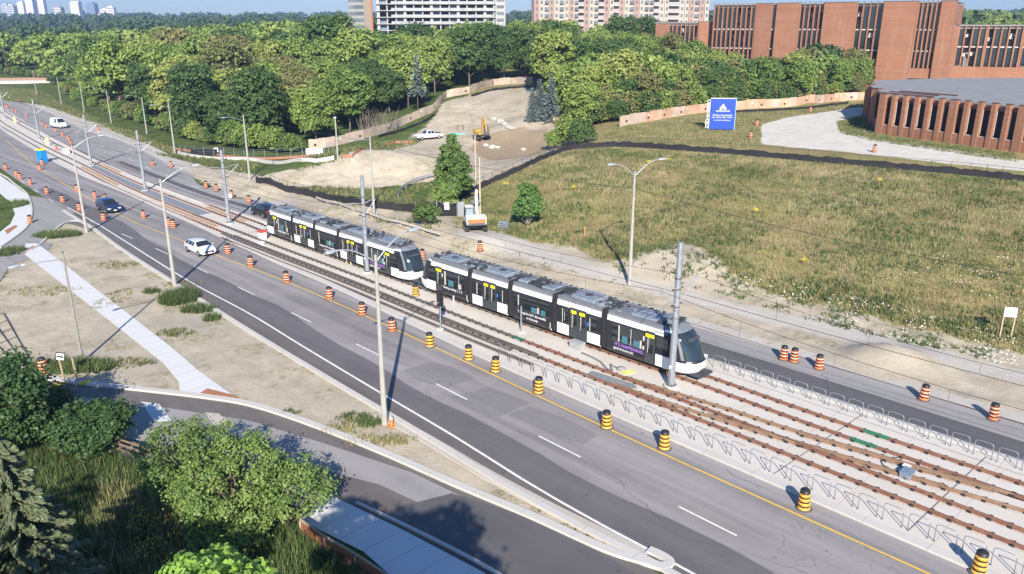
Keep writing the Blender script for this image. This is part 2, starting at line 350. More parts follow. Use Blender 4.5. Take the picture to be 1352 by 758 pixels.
side_poly = P([(36,258),(42,278),(40,292),(30,306),(0,326),(-70,350),(-70,400),(0,372),(22,336),(48,327),(72,305),(86,294),(112,292),(140,310),(100,286),(60,262)])
S1 = P([(86,294),(118,300),(165,331),(250,385),(330,436),(470,520),(560,573),(660,635),(760,690),(860,740),(858,752),(800,727),(700,682),(600,640),(500,596),(400,557),(330,535),(270,525),(210,518),(120,508),(60,500),(0,488),(-200,460),(-300,330),(-100,380),(0,372),(22,336),(48,327),(72,305)])
S2 = P([(200,201),(260,216),(340,232),(400,256),(480,281),(560,288),(592,284),(640,303),(700,318),(760,327),(800,346),(832,343),(858,327),(900,322),(938,334),(965,362),(1040,396),(1120,408),(1180,428),(1260,446),(1352,468),(1700,560),(1700,760),(1352,600),(1000,480),(700,386),(500,316),(300,256),(200,206)])
S3 = P([(335,236),(400,222),(440,213),(520,196),(540,180),(572,156),(588,134),(618,126.5),(640,119),(703,113),(712,150),(738,172),(747,188),(700,212),(650,236),(612,258),(598,256),(590,236),(540,243),(480,250),(420,246),(360,246)])
G1 = P([(1005,165),(1040,155),(1090,148),(1138,141),(1146,150),(1105,160),(1106,172),(1150,183),(1250,196),(1352,212),(1500,232),(1500,262),(1352,226),(1250,216),(1200,210),(1100,199),(1040,194),(1006,190)])
SOIL = P([(618,196),(640,178),(690,167),(735,174),(746,186),(700,206),(650,212)])
DRV = P([(592,292),(640,303),(720,325),(800,352),(900,384),(1100,425),(1400,500),(1400,520),(1000,425),(800,372),(700,345),(600,312)])
GREEN = [P(p) for p in ([(70,178+0),(150,180),(240,212),(330,240),(300,215),(200,188),(100,155)],)]
def graded(a, b, fa, fb, f, g=1.14, mx=400):
    xs = list(np.arange(fa, fb, f)); st = f
    x = xs[-1]
    while x < b - 1: st = min(st * g, mx); x += st; xs.append(x)
    st = f; x = fa
    while x > a + 1: st = min(st * g, mx); x -= st; xs.insert(0, x)
    return np.clip(np.array(xs), a, b)
gx = graded(-4500, 4500, -66, 74, .62); gy = graded(-700, 5000, 22, 128, .62, 1.05)
GX, GY = np.meshgrid(gx, gy); q = np.stack([GX.ravel(), GY.ravel()], -1)
GZ = T(q[:, 0], q[:, 1])
near = (abs(q[:, 0]) < 400) & (q[:, 1] < 480) & (q[:, 1] > -60)
def field(poly, soft):
    out = np.zeros(len(q)); out[near] = np.clip(.5 + sdpoly(q[near], poly) / soft, 0, 1); return out
inn = np.full(len(q), -9.0)
for pl in (road_poly, ramp_poly, side_poly): inn[near] = np.maximum(inn[near], sdpoly(q[near], pl))
GZ = GZ - .14 * np.clip((inn - .15) / .5, 0, 1)
S2B = P([(425,262),(470,270),(530,279),(600,288),(612,300),(560,318),(500,300),(440,278)])
sand = np.maximum(np.maximum(np.maximum(field(S1, 3), field(S2, 3)), field(S3, 4)), field(S2B, 3))
grav = field(G1, 2.5); soil = field(SOIL, 5); drv = field(DRV, 3)
lump = sand * 1.0
hn = np.sin(q[:, 0] * 1.9 + 2 * np.sin(q[:, 1] * .7)) * np.sin(q[:, 1] * 2.3 + 1.5 * np.sin(q[:, 0] * .9))
rough_zone = np.clip(field(S2, 3) * 1.0 + field(S3, 4) - field(DRV, 2) * .8, 0, 1)
GZ = GZ + hn * .10 * rough_zone * (inn < -1)
me = bpy.data.meshes.new('ground'); nx, ny = len(gx), len(gy)
ii = (np.arange(ny - 1)[:, None] * nx + np.arange(nx - 1)[None, :]).ravel()
F = np.stack([ii, ii + 1, ii + nx + 1, ii + nx], -1)
ground_me = npmesh('ground', np.stack([q[:, 0], q[:, 1], GZ], -1), F, [], None)
ground_me.polygons.foreach_set('use_smooth', [True] * len(F))
a = ground_me.color_attributes.new('mask', 'FLOAT_COLOR', 'POINT'); a.data.foreach_set('color', np.stack([sand, grav, soil, drv], -1).astype(np.float32).ravel())
# hillside zone map: dry meadow / near slope
sq, nq = to_sn(q[:, 0], q[:, 1]); zone = np.zeros((len(q), 4)); zone[:, 0] = np.clip((nq - 12) / 6, 0, 1) * (q[:, 0] > -12) ; zone[:, 1] = np.clip((-19 - nq) / 3, 0, 1); zone[:, 3] = 1
a = ground_me.color_attributes.new('zone', 'FLOAT_COLOR', 'POINT'); a.data.foreach_set('color', zone.astype(np.float32).ravel())

m, nt, b = newmat('open_ground'); g = geoco(nt)
at = nd(nt, 'ShaderNodeAttribute'); at.attribute_name = 'mask'; sp = nd(nt, 'ShaderNodeSeparateColor'); nt.links.new(at.outputs['Color'], sp.inputs[0])
az = nd(nt, 'ShaderNodeAttribute'); az.attribute_name = 'zone'; sz = nd(nt, 'ShaderNodeSeparateColor'); nt.links.new(az.outputs['Color'], sz.inputs[0])
n_b = noise(nt, g, .06, 5, .6); n_m = noise(nt, g, .5, 5, .65); n_f = noise(nt, g, 3.2, 5, .7); n_ff = noise(nt, g, 22, 3, .75); n_w = noise(nt, g, .22, 6, .7)
mpr = nd(nt, 'ShaderNodeMapping'); mpr.inputs['Rotation'].default_value = (0, 0, -HD); nt.links.new(g, mpr.inputs['Vector']); mps = nd(nt, 'ShaderNodeMapping'); mps.inputs['Scale'].default_value = (.05, 1.6, 1); nt.links.new(mpr.outputs[0], mps.inputs['Vector']); n_r = noise(nt, mps.outputs[0], 1.0, 4, .65)
n_big = noise(nt, g, .13, 4, .6)
def thr(mask, lo=.42, hi=.58, amt=.7):
    v = math_(nt, 'ADD', mask, math_(nt, 'MULTIPLY', math_(nt, 'SUBTRACT', n_f, .5), amt)); v = math_(nt, 'ADD', v, math_(nt, 'MULTIPLY', math_(nt, 'SUBTRACT', n_m, .5), amt))
    mr = nd(nt, 'ShaderNodeMapRange'); mr.interpolation_type = 'SMOOTHSTEP'; mr.inputs['From Min'].default_value = lo; mr.inputs['From Max'].default_value = hi; nt.links.new(v, mr.inputs['Value']); return mr.outputs[0]
gr_meadow = ramp(nt, [(.25, (.12,.13,.04)), (.42, (.24,.205,.08)), (.55, (.36,.285,.13)), (.68, (.31,.225,.10)), (.8, (.18,.17,.055))], n_m)
gr_meadow = mix(nt, ramp(nt, [(.4, 0), (.6, .6)], n_b), gr_meadow, (.19,.20,.06))
gr_meadow = mix(nt, ramp(nt, [(.45, 0), (.7, .7)], n_w), gr_meadow, (.09,.125,.035))
gr_lush = ramp(nt, [(.3, (.035,.06,.015)), (.5, (.08,.115,.03)), (.7, (.16,.17,.055))], n_m)
c = mix(nt, sz.outputs[0], gr_lush, gr_meadow)
c = mix(nt, ramp(nt, [(.5, 0), (.62, .6)], n_big), c, mix(nt, sz.outputs[0], (.06,.08,.02), (.28,.20,.10)))
c = mix(nt, .5, c, ramp(nt, [(.25, (.15,)*3), (.75, (.85,)*3)], n_f), 'OVERLAY')
san = ramp(nt, [(.3, (.36,.31,.235)), (.5, (.46,.395,.295)), (.72, (.54,.47,.355))], n_m)
san = mix(nt, ramp(nt, [(.48, 0), (.68, .7)], n_b), san, (.36,.32,.26))
peb = nd(nt, 'ShaderNodeTexVoronoi', Scale=5.0); nt.links.new(g, peb.inputs['Vector']); san = mix(nt, ramp(nt, [(.08, .6), (.16, 0)], peb.outputs['Distance']), san, (.27,.25,.22))
san = mix(nt, .45, san, ramp(nt, [(.3, (.25,)*3), (.7, (.75,)*3)], n_ff), 'OVERLAY')
san = mix(nt, ramp(nt, [(.5, 0), (.62, .35)], n_r), san, (.36,.315,.25))
weed = math_(nt, 'MULTIPLY', ramp(nt, [(.53, 0), (.60, 1)], n_w), ramp(nt, [(.45, 0), (.55, .7)], n_f))
san = mix(nt, weed, san, (.20,.19,.08))
c = mix(nt, thr(sp.outputs[0]), c, san)
c = mix(nt, thr(at.outputs['Alpha'], .4, .7), c, mix(nt, .4, ramp(nt, [(.3, (.40,.375,.33)), (.7, (.50,.47,.41))], n_r), ramp(nt, [(.3, (.3,)*3), (.7, (.7,)*3)], n_ff), 'OVERLAY'))
c = mix(nt, thr(sp.outputs[1], .42, .56, .5), c, mix(nt, .35, ramp(nt, [(.3, (.50,.47,.40)), (.7, (.64,.61,.53))], n_m), ramp(nt, [(.3, (.25,)*3), (.7, (.75,)*3)], n_ff), 'OVERLAY'))
c = mix(nt, thr(sp.outputs[2]), c, ramp(nt, [(.3, (.24,.18,.115)), (.7, (.38,.30,.20))], n_f))
nt.links.new(c, b.inputs['Base Color']); b.inputs['Roughness'].default_value = .95; b.inputs['Specular IOR Level'].default_value = .15
bump(nt, b, math_(nt, 'ADD', n_f, math_(nt, 'MULTIPLY', n_ff, .4)), .55, .12)
ground_me.materials.append(m); link(bpy.data.objects.new('ground', ground_me), kind='structure')

# ------------------------------------------------------------------ paved sheets
def sheet(name, poly, z, m, kind='structure', parent=None, step=5.0, **kw):
    tri = tessellate_polygon([[Vector((x, y, 0)) for x, y in poly]])
    bm = bmesh.new(); vs = [bm.verts.new((x, y, 0)) for x, y in poly]
    for t in tri:
        try: bm.faces.new([vs[i] for i in t])
        except ValueError: pass
    sn = [to_sn(x, y) for x, y in poly]; s0, s1 = min(a for a, _ in sn), max(a for a, _ in sn); n0, n1 = min(b for _, b in sn), max(b for _, b in sn)
    for (o0, o1, d, f) in ((s0, s1, U, 0), (n0, n1, N, 1)):
        k = o0 + step
        while k < o1:
            p = W(k, 0) if f == 0 else W(0, k)
            geom = bm.verts[:] + bm.edges[:] + bm.faces[:]
            bmesh.ops.bisect_plane(bm, geom=geom, plane_co=(p[0], p[1], 0), plane_no=(d[0], d[1], 0)); k += step * (1 if f == 0 else 3)
    bmesh.ops.recalc_face_normals(bm, faces=bm.faces[:])
    for v in bm.verts: v.co.z = float(base(v.co.x, v.co.y)) + z
    for f in bm.faces:
        if f.normal.z < 0: f.normal_flip()
    me = bpy.data.meshes.new(name); bm.to_mesh(me); bm.free(); me.materials.append(m)
    return link(bpy.data.objects.new(name, me), parent, kind=kind, **kw)
def frange(a, b, st):
    n = max(1, int(abs(b - a) / st)); return [a + (b - a) * i / n for i in range(n + 1)]
def ribbon_mb(mbd, fa, fb, s0, s1, z0, z1=None, st=3, mi=0):   # strip between n=fa(s) and n=fb(s); with z1 it is a solid
    ss = frange(s0, s1, st); k = len(mbd.v); n = 2 if z1 is None else 4
    for s in ss:
        for j, (f, z) in enumerate(((fa, z0), (fb, z0)) if z1 is None else ((fa, z0), (fa, z1), (fb, z1), (fb, z0))):
            x, y = W(s, f(s)); mbd.v.append((x, y, float(base(x, y)) + z))
    for i in range(len(ss) - 1):
        a = k + i * n; c_ = a + n
        if z1 is None: mbd.f.append((a, c_, c_ + 1, a + 1)); mbd.m.append(mi)
        else:
            for p_, q_ in ((0, 1), (1, 2), (2, 3)): mbd.f.append((a + p_, c_ + p_, c_ + q_, a + q_)); mbd.m.append(mi)
    if z1 is not None:
        e = k + (len(ss) - 1) * n; mbd.f += [(k, k + 1, k + 2, k + 3), (e + 3, e + 2, e + 1, e)]; mbd.m += [mi, mi]
    return mbd
def off(f, d): return lambda s: f(s) + d
def ribbon(name, fa, fb, s0, s1, z0, m, z1=None, st=3, **kw): return ribbon_mb(MB(), fa, fb, s0, s1, z0, z1, st).build(name, m, kind='structure', **kw)
con = lambda v: (lambda s: v)
ribbon('road', lambda s: kL(s), kN, -420, 60, .03, M_ASPH)
ribbon('far_road', kF, oF, -420, 60, .03, M_ASPH_L)
ribbon('road_patch', off(kF, .15), lambda s: kF(s) + 2.6, -30, 60, .036, M_ASPH_D)
ribbon('road_patch', lambda s: kF(s) + 1.0, lambda s: kF(s) + 3.4, -140, -34, .036, M_ASPH)
ribbon('road_patch', lambda s: kF(s) + 2.2, lambda s: kF(s) + 3.3, -130, -40, .041, M_ASPH_D)
ribbon('road_shoulder', oF, oF2, -420, 60, .05, M_SHO)
ribbon('road_lane', off(wL, .12), lambda s: wL(s) + 2.3 + .25 * math.sin(s * .13) + (.22 if int(s // 7) % 2 else 0), -110, 30, .036, asphalt('lane_asphalt', (.125,.116,.118), .15))
ribbon('road_lane', lambda s: -13.4, lambda s: -11.9, 30, 60, .037, M_ASPH_D)
ribbon('road_shoulder', off(kL, .0), off(wL, -.1), -90, 20, .036, M_ASPH_B)
sheet('service_road', ramp_poly, .028, M_ASPH_B)
sheet('side_street', side_poly, .034, M_ASPH_L)
sheet('road_patch', P([(60,520),(200,536),(330,556),(440,590),(545,625),(700,700),(640,690),(560,668),(500,640),(400,615),(300,600),(200,585),(60,560)]), .032, M_ASPH_L)
sheet('road_patch', P([(596,652),(720,690),(840,758),(1000,860),(800,860),(620,745),(566,700),(520,672)]), .034, M_ASPH_D)
sheet('road_patch', P([(620,468),(700,500),(760,540),(700,560),(640,520),(560,490)]), .033, M_ASPH)
M_ASPH_M = asphalt('mid_asphalt', (.20,.187,.18), .15)
sheet('road_patch', P([(595,525),(645,512),(700,532),(662,550),(640,547),(630,538)]), .037, M_ASPH_M); sheet('road_patch', P([(530,490),(570,478),(600,486),(628,500),(604,507),(590,514),(560,505)]), .037, M_ASPH_M)
sheet('road_patch', P([(670,548),(700,538),(745,552),(790,575),(770,588),(735,577)]), .037, M_ASPH_M)
sheet('road_patch', P([(40,318),(70,322),(60,335),(10,352),(0,345)]), .039, M_ASPH)
# path at the closed gate
sheet('path', [tuple(p) for p in P([(536,268),(545,255),(560,247),(578,241),(596,240),(602,250),(590,262),(583,274),(560,274)])], .05, M_ASPH_L)
# sidewalks
sheet('sidewalk', P([(35,322),(48,322),(60,330),(150,400),(230,462),(262,490),(316,529),(262,524),(238,519),(236,505),(215,480),(120,405),(28,333)]), .06, M_WALK)
sheet('sidewalk', P([(430,652),(530,700),(640,758),(700,800),(560,800),(480,730),(400,690),(340,650),(380,640)]), .06, M_WALK)
sheet('sidewalk', P([(-60,205),(0,232),(20,246),(36,258),(41,275),(40,292),(30,306),(0,330),(-60,350),(-60,335),(0,307),(14,296),(20,283),(14,268),(0,256),(-60,225)]), .06, M_WALK)
sheet('crosswalk', P([(186,531),(210,534),(226,556),(205,560)]), .045, M_WALK); sheet('crosswalk', P([(270,545),(290,547),(318,572),(296,580)]), .045, M_SHO)
def plate(pts, lbl):
    o = sheet('tactile_plate', P(pts), .068, M_TACT, kind=None); o['label'] = lbl; o['category'] = 'kerb plate'
plate([(264,520),(274,514),(310,523),(317,529)], 'rust coloured tactile plate where the sidewalk meets the service road')
plate([(6,305),(20,298),(24,299),(10,310)], 'rust coloured tactile plate on the curved sidewalk at the left edge')
plate([(29,334),(44,325),(47,326),(32,336)], 'rust coloured tactile plate at the head of the straight sidewalk')
# track bed and kerbs
ribbon('track_bed', off(kN, .5), off(kF, -.2), -420, 60, .06, M_TRK)
ribbon('track_ballast', lambda s: lc(s) + 1.15, lambda s: rc(s) - 1.15, -128, -74, .075, mat('grey_ballast', (.20,.215,.235), .95, 0, .3, 8, .5))
ribbon('kerb', off(kN, 0), off(kN, .55), -420, 60, -.1, M_KERB, .15, 3)
ribbon('kerb', off(kF, -.45), kF, -420, -40, -.1, M_KERB, .17)
ribbon('kerb', off(kF, -.45), kF, -40, 60, -.1, M_KERB, .16)
ribbon('kerb', off(kL, -.35), kL, -90, 12.5, -.1, M_KERB, .15)
ribbon('kerb', off(oF, -.2), oF, -420, -112, -.1, M_KERB, .13)
def kerb_line(name, pts, w, z1, m=M_KERB, z0=-.1):
    mb = MB(); pts = [Vector((p[0], p[1], 0)) for p in pts]; dn = []
    for i in range(len(pts) - 1):
        L = (pts[i + 1] - pts[i]).length; k = max(1, int(L / 2)); dn += [pts[i].lerp(pts[i + 1], j / k) for j in range(k)]
    dn.append(pts[-1]); k0 = len(mb.v)
    for i, p in enumerate(dn):
        d = (dn[min(i + 1, len(dn) - 1)] - dn[max(i - 1, 0)]).normalized(); l = Vector((-d.y, d.x, 0)) * w / 2; zb = float(base(p.x, p.y))
        mb.v += [(*(p - l).xy, zb + z0), (*(p - l * .9).xy, zb + z1), (*(p + l * .9).xy, zb + z1), (*(p + l).xy, zb + z0)]
    for i in range(len(dn) - 1):
        a = i * 4
        for j in range(3): mb.f.append((a + j, a + j + 1, a + j + 5, a + j + 4)); mb.m.append(0)
    e = (len(dn) - 1) * 4; mb.f += [(3, 2, 1, 0), (e, e + 1, e + 2, e + 3)]; mb.m += [0, 0]
    return mb.build(name, m, kind='structure')
def smooth(pts, k=4):
    out = []
    for i in range(len(pts) - 1):
        p0, p1, p2, p3 = (Vector(pts[max(0, i - 1)]), Vector(pts[i]), Vector(pts[i + 1]), Vector(pts[min(len(pts) - 1, i + 2)]))
        for j in range(k):
            t = j / k; out.append(tuple(.5 * ((2 * p1) + (p2 - p0) * t + (2 * p0 - 5 * p1 + 4 * p2 - p3) * t * t + (3 * p1 - p0 - 3 * p2 + p3) * t ** 3)))
    return out + [tuple(pts[-1])]
kerb_line('kerb', smooth(RAMP_K[:-1] + P([(855,744),(874,750),(884,744),(872,735),(856,728)]), 5), .5, .16)
# concrete tip where the verge between the two roads ends
kerb_line('verge_gutter', smooth(P([(500,546),(560,578),(640,625),(720,668),(800,708),(852,735)]), 4), .9, .05, M_SHO)
kerb_line('kerb', smooth(P([(470,665),(530,693),(620,738),(700,784)]), 4), .18, .13)
kerb_line('kerb', smooth(P([(22,336),(48,327),(72,305),(86,295),(100,292),(116,297),(132,308)]), 4), .25, .14)
kerb_line('kerb', smooth(P([(-60,205),(0,230),(20,244),(36,257),(42,275),(40,292),(30,306),(0,328)]), 4), .25, .15)
# markings
mk_w = MB(); mk_y = MB()
ribbon_mb(mk_w, off(wL, -.07), off(wL, .07), -92, 22, .046)
ribbon_mb(mk_y, off(yel, -.07), off(yel, .07), -180, 60, .046)
dash = cr([(60,-11.6),(12,-11.25),(-2,-11.08),(-20,-10.7),(-60,-10.6),(-90,-11.2),(-130,-9)])
for k in range(-13, 6):
    s = 8.4 + k * 9.9; ribbon_mb(mk_w, off(dash, -.055), off(dash, .055), s, s + 3.3, .046)
far_dash = lambda s: (kF(s) + oF(s)) / 2
for k in range(-16, -6): ribbon_mb(mk_w, off(far_dash, -.06), off(far_dash, .06), k * 12, k * 12 + 3.5, .05)
ribbon_mb(mk_w, off(oF, -.7), off(oF, -.58), -260, -40, .05)
mk_w.build('lane_marking', M_WPAINT, kind='structure'); mk_y.build('centre_marking', M_YPAINT, kind='structure')
# dark joints across the track slab
jb = MB()
for s in (10.2, 17.2):
    jb.bar((*W(s, kN(s) + .9), .072), (*W(s + .35, kF(s) - .9), .072), .05, .012)
jb.build('track_joint', mat('dark_joint', (.16,.14,.13), .9), kind='structure')

# ------------------------------------------------------------------ rails
def railmat(name, col, col2):
    m, nt, b = newmat(name); g = geoco(nt); n1 = noise(nt, g, 1.2, 5, .7); n2 = noise(nt, g, 14, 3, .7)
    c = ramp(nt, [(.3, col), (.7, col2)], n1); c = mix(nt, .4, c, ramp(nt, [(.3, (.2,)*3), (.7, (.8,)*3)], n2), 'OVERLAY')
    nt.links.new(c, b.inputs['Base Color']); b.inputs['Roughness'].default_value = .75; return m
M_RUST = railmat('rusty_rail_steel', (.13,.058,.036), (.225,.11,.068)); M_DARKR = railmat('dull_rail_steel', (.055,.05,.047), (.13,.115,.10))
M_RAILTAN = railmat('ochre_rail_steel', (.17,.10,.06), (.26,.165,.10))
M_CLIP = mat('rail_clip_steel', (.04,.045,.045), .6, .3, .2, 9); M_GREENR = mat('green_rail_joint', (.03,.14,.08), .6, 0, .3, 9)
def rail_mb(f, s0, s1, st=1.5, w=.085):
    mb = MB(); ss = frange(s0, s1, st); prof = [(-.15, .06), (-.15, .09), (-.07, .12), (-w / 2 - .02, .19), (-w / 2, .215), (w / 2, .215), (w / 2 + .02, .19), (.07, .12), (.15, .09), (.15, .06)]
    k = len(prof)
    for s in ss:
        for dn_, z in prof:
            x, y = W(s, f(s) + dn_); mb.v.append((x, y, float(base(x, y)) + z))
    for i in range(len(ss) - 1):
        for j in range(k - 1): mb.f.append((i*k + j, i*k + j + 1, (i+1)*k + j + 1, (i+1)*k + j)); mb.m.append(0)
    mb.f += [tuple(reversed(range(k))), tuple((len(ss) - 1) * k + j for j in range(k))]; mb.m += [0, 0]
    return mb
def clips(f, s0, s1, step=.9):
    mb = MB(); s = s0 + .3
    while s < s1:
        x, y = W(s, f(s)); z = float(base(x, y))
        mb.box((x, y, z + .075), (.2, .5, .03), HD)
        for sg in (-1, 1):
            x, y = W(s, f(s) + sg * .19); mb.box((x, y, z + .115), (.13, .1, .09), HD)
        s += step
    return mb
def stainmat():
    m, nt, b = newmat('rust_stained_concrete'); g = geoco(nt); n1 = noise(nt, g, 1.6, 5, .7); n2 = noise(nt, g, 9, 4, .7)
    c = mix(nt, ramp(nt, [(.38, 0), (.62, .85)], n2), (.60,.55,.48), (.42,.27,.20)); c = mix(nt, ramp(nt, [(.45, 0), (.75, .6)], n1), c, (.30,.24,.20)); nt.links.new(c, b.inputs['Base Color']); b.inputs['Roughness'].default_value = .9; return m
M_STAIN = stainmat()
def track(label, lines, cat='tram track'):
    for f, s0, s1, m in lines:
        if s1 > -60: ribbon_mb(MB(), off(f, -.30), off(f, .30), max(s0, -62), s1, .064 + .0015 * (track.n % 5), None, 2).build('track_stain', M_STAIN, kind='structure'); track.n += 1
    return track_(label, lines, cat)
track.n = 0
def track_(label, lines, cat='tram track'):
    x, y = W(lines[0][1], lines[0][0](lines[0][1])); root = thing('tram_track', (0, 0, 0), 0, label, cat)
    for f, s0, s1, m in lines:
        rail_mb(f, s0, s1).build('rail', m, root)
        cl = clips(f, max(s0, -75), s1).build('rail_fastener', M_CLIP, root) if s1 > -75 and cat != 'spare rails' else None
        if cl: cl['kind'] = 'stuff'
    return root
H_ = .7175 + .035
track('rusty straight tram track under the two parked trams', [(off(rc, H_), -420, -126, M_DARKR), (off(rc, H_), -126, -64, M_RUST), (off(rc, H_), -64, -14, M_DARKR), (off(rc, H_), -14, 60, M_RUST),
      (off(rc, -H_), -420, -126, M_DARKR), (off(rc, -H_), -126, -64, M_RUST), (off(rc, -H_), -64, -13, M_DARKR), (off(rc, -H_), -13, 60, M_RUST)])
track('tram track nearest the roadway, beside the yellow line drums', [(off(lc, H_), -420, -126, M_DARKR), (off(lc, H_), -126, -66, M_RUST), (off(lc, H_), -66, -14, M_DARKR), (off(lc, H_), -14, 60, M_RUST),
      (off(lc, -H_), -420, -126, M_DARKR), (off(lc, -H_), -126, -62, M_RUST), (off(lc, -H_), -62, -9, M_DARKR), (off(lc, -H_), -9, 60, M_RUST)])
x3 = cr([(-9,-1.25),(-4,-1.08),(-1,-.85),(1.5,-.55),(5,-.13),(8.5,.18),(12,.72),(15,1.13),(19,1.82),(23,2.4),(30,3.3),(40,3.5)])
x4 = cr([(-9,-2.68),(-4,-2.5),(0,-2.3),(2.6,-2.05),(7,-1.5),(10,-1.05),(15,-.3),(19,.42),(23,1.05),(30,1.85),(40,2.05)])
track('ochre crossover track curving between the two tram tracks', [(x3, -3, 26, M_RAILTAN), (x4, -3, 28, M_RAILTAN), (off(x3, -.17), 9, 19, M_RAILTAN), (off(x4, .16), 4, 17, M_RAILTAN)], 'crossover track')
g1 = lambda s: lc(s) - 1.25; g2 = lambda s: lc(s) - 2.05
track('pair of dull dark spare rails laid beside the near track', [(g1, -62, -12, M_DARKR), (g2, -60, -9, M_DARKR), (off(lc, -.52), -60, -10, M_DARKR)], 'spare rails')
gl = MB()
for f, s0, s1 in ((off(rc, H_), 11.6, 13.0), (off(rc, -H_), 11.4, 12.9), (off(lc, H_), -13.8, -12.6)):
    o = rail_mb(f, s0, s1, .5, .12)
    for i in range(len(o.v)): o.v[i] = (o.v[i][0], o.v[i][1], o.v[i][2] + .012)
    r_ = o.build('rail_joint', M_GREENR); r_['category'] = 'rail joint'; r_['group'] = 'green insulated rail joints'; r_['label'] = 'green painted joint section on a rusty tram rail'
# ochre timbers laid along the rusty rails far up the line
M_TIMB = mat('orange_timber', (.40,.26,.165), .85, 0, .2, 2)
for f, s0, s1, w, lb in ((off(rc, 0), -132, -116, .5, 'orange timber packing between the rails of the far track, furthest up the line'), (off(rc, 0), -78, -66, .5, 'orange timber packing between far track rails by the third grey mast'), (off(lc, 0), -128, -104, .5, 'orange timber packing in the near track by the blue cabin'), (off(lc, 0), -84, -66, .5, 'orange timber packing in the near track beside the navy car')):
    o = ribbon_mb(MB(), off(f, -w / 2), off(f, w / 2), s0, s1, .06, .14).build('timber_packing', M_TIMB); o['label'] = lb; o['category'] = 'timber'
for fo in (-.42, .42):
    pass
# ================================================================== TRAMS
M_TBLK = mat('tram_black_vinyl', (.022,.021,.026), .35, 0, .2, 2, 0, .2); M_TWHT = mat('tram_white_paint', (.80,.80,.79), .3, 0, .03, 2, 0, .4)
M_TGRY = mat('tram_roof_grey', (.17,.18,.20), .6, 0, .15, 3); M_TEQ = mat('roof_unit_grey', (.27,.31,.35), .5, .2, .15, 3); M_TEQD = mat('roof_unit_dark', (.06,.065,.07), .6, .2, .2, 6)
M_YEL = mat('yellow_sticker', (.85,.80,.02), .5, 0, .05, 3); M_PURP = mat('purple_lettering', (.42,.22,.75), .5, 0, .02); M_WLET = mat('white_lettering', (.85,.85,.85), .5, 0, .02)
M_BELL = mat('bellows_rubber', (.03,.03,.033), .7, 0, .2, 8, .3); M_CABLE = mat('black_cable', (.02,.02,.02), .6)
M_SEAT = mat('teal_seat_fabric', (.05,.16,.20), .8, 0, .2, 4); M_PALE = mat('pale_grab_pole', (.50,.48,.40), .5); M_BLUESIGN = mat('blue_sticker', (.03,.16,.60), .5, 0, .05)
def glassmat(name, col, rough=.06, tr=0):
    m, nt, b = newmat(name); b.inputs['Base Color'].default_value = c4(col); b.inputs['Roughness'].default_value = rough
    b.inputs['Specular IOR Level'].default_value = .7; b.inputs['Coat Weight'].default_value = .6; b.inputs['Coat Roughness'].default_value = .03
    if tr: b.inputs['Transmission Weight'].default_value = tr
    return m
M_GLASS = glassmat('dark_window_glass', (.018,.024,.028)); M_WSH = glassmat('tinted_windscreen', (.022,.032,.036), .05)
TX = [-15.4, -7.55, -2.5, 2.5, 7.55, 15.4]
def sect(mb, x0, x1, mi_side=0, mi_top=1):
    pr = [(-1.2, .32), (-1.325, .62), (-1.325, 2.72), (-1.27, 3.12), (-1.05, 3.36), (1.05, 3.36), (1.27, 3.12), (1.325, 2.72), (1.325, .62), (1.2, .32)]
    k = len(mb.v); n = len(pr)
    for x in (x0, x1): mb.v += [(x, y, z) for y, z in pr]
    ms = [0, 0, 2, 1, 1, 1, 2, 0, 0, 0]
    for i in range(n): mb.f.append((k + i, k + (i + 1) % n, k + n + (i + 1) % n, k + n + i)); mb.m.append(ms[i])
    mb.f += [tuple(k + i for i in reversed(range(n))), tuple(k + n + i for i in range(n))]; mb.m += [0, 0]
def nose_mb(sgn):
    """rounded cab end: rings of a plan outline that pulls back with height"""
    mb = MB(); zs = [.32, .5, .72, .95, 1.12, 1.3, 1.7, 2.1, 2.5, 2.8, 3.05, 3.2, 3.32, 3.38]
    xf = [2.15, 2.4, 2.5, 2.5, 2.42, 2.30, 2.12, 1.92, 1.66, 1.40, 1.10, .82, .5, .2]
    hw = [1.2, 1.28, 1.325, 1.325, 1.325, 1.325, 1.325, 1.325, 1.325, 1.32, 1.25, 1.18, 1.08, 1.0]
    nn = 20; k = 0
    for z, xe, w in zip(zs, xf, hw):
        for j in range(nn + 1):
            t = -math.pi / 2 + math.pi * j / nn
            cx = abs(math.cos(t)) ** .62; sy = math.copysign(abs(math.sin(t)) ** .72, math.sin(t))
            mb.v.append((sgn * xe * cx, w * sy * (1 - .10 * cx), z))
    for i in range(len(zs) - 1):
        for j in range(nn):
            a = i * (nn + 1) + j; f = (a, a + 1, a + nn + 2, a + nn + 1)
            mid = abs(j + .5 - nn / 2) / (nn / 2); z = (zs[i] + zs[i + 1]) / 2
            if z < 1.12: mi = 1
            elif z < 1.3: mi = 0
            elif z < 3.1: mi = 3 if mid < .60 else (4 if mid < .70 else 0)
            elif z < 3.25: mi = 2 if mid > .6 else 4
            else: mi = 4
            mb.f.append(f if sgn > 0 else tuple(reversed(f))); mb.m.append(mi)
    e = (len(zs) - 1) * (nn + 1); mb.f.append(tuple(e + j for j in range(nn + 1))); mb.m.append(4)
    mb.f.append(tuple(reversed(range(nn + 1)))); mb.m.append(0)
    return mb
def windows_row(root, specs, y):
    for x0, x1, z0, z1 in specs:
        MB().box(((x0 + x1) / 2, y, (z0 + z1) / 2), (x1 - x0, .03, z1 - z0)).build('window', M_GLASS, root)
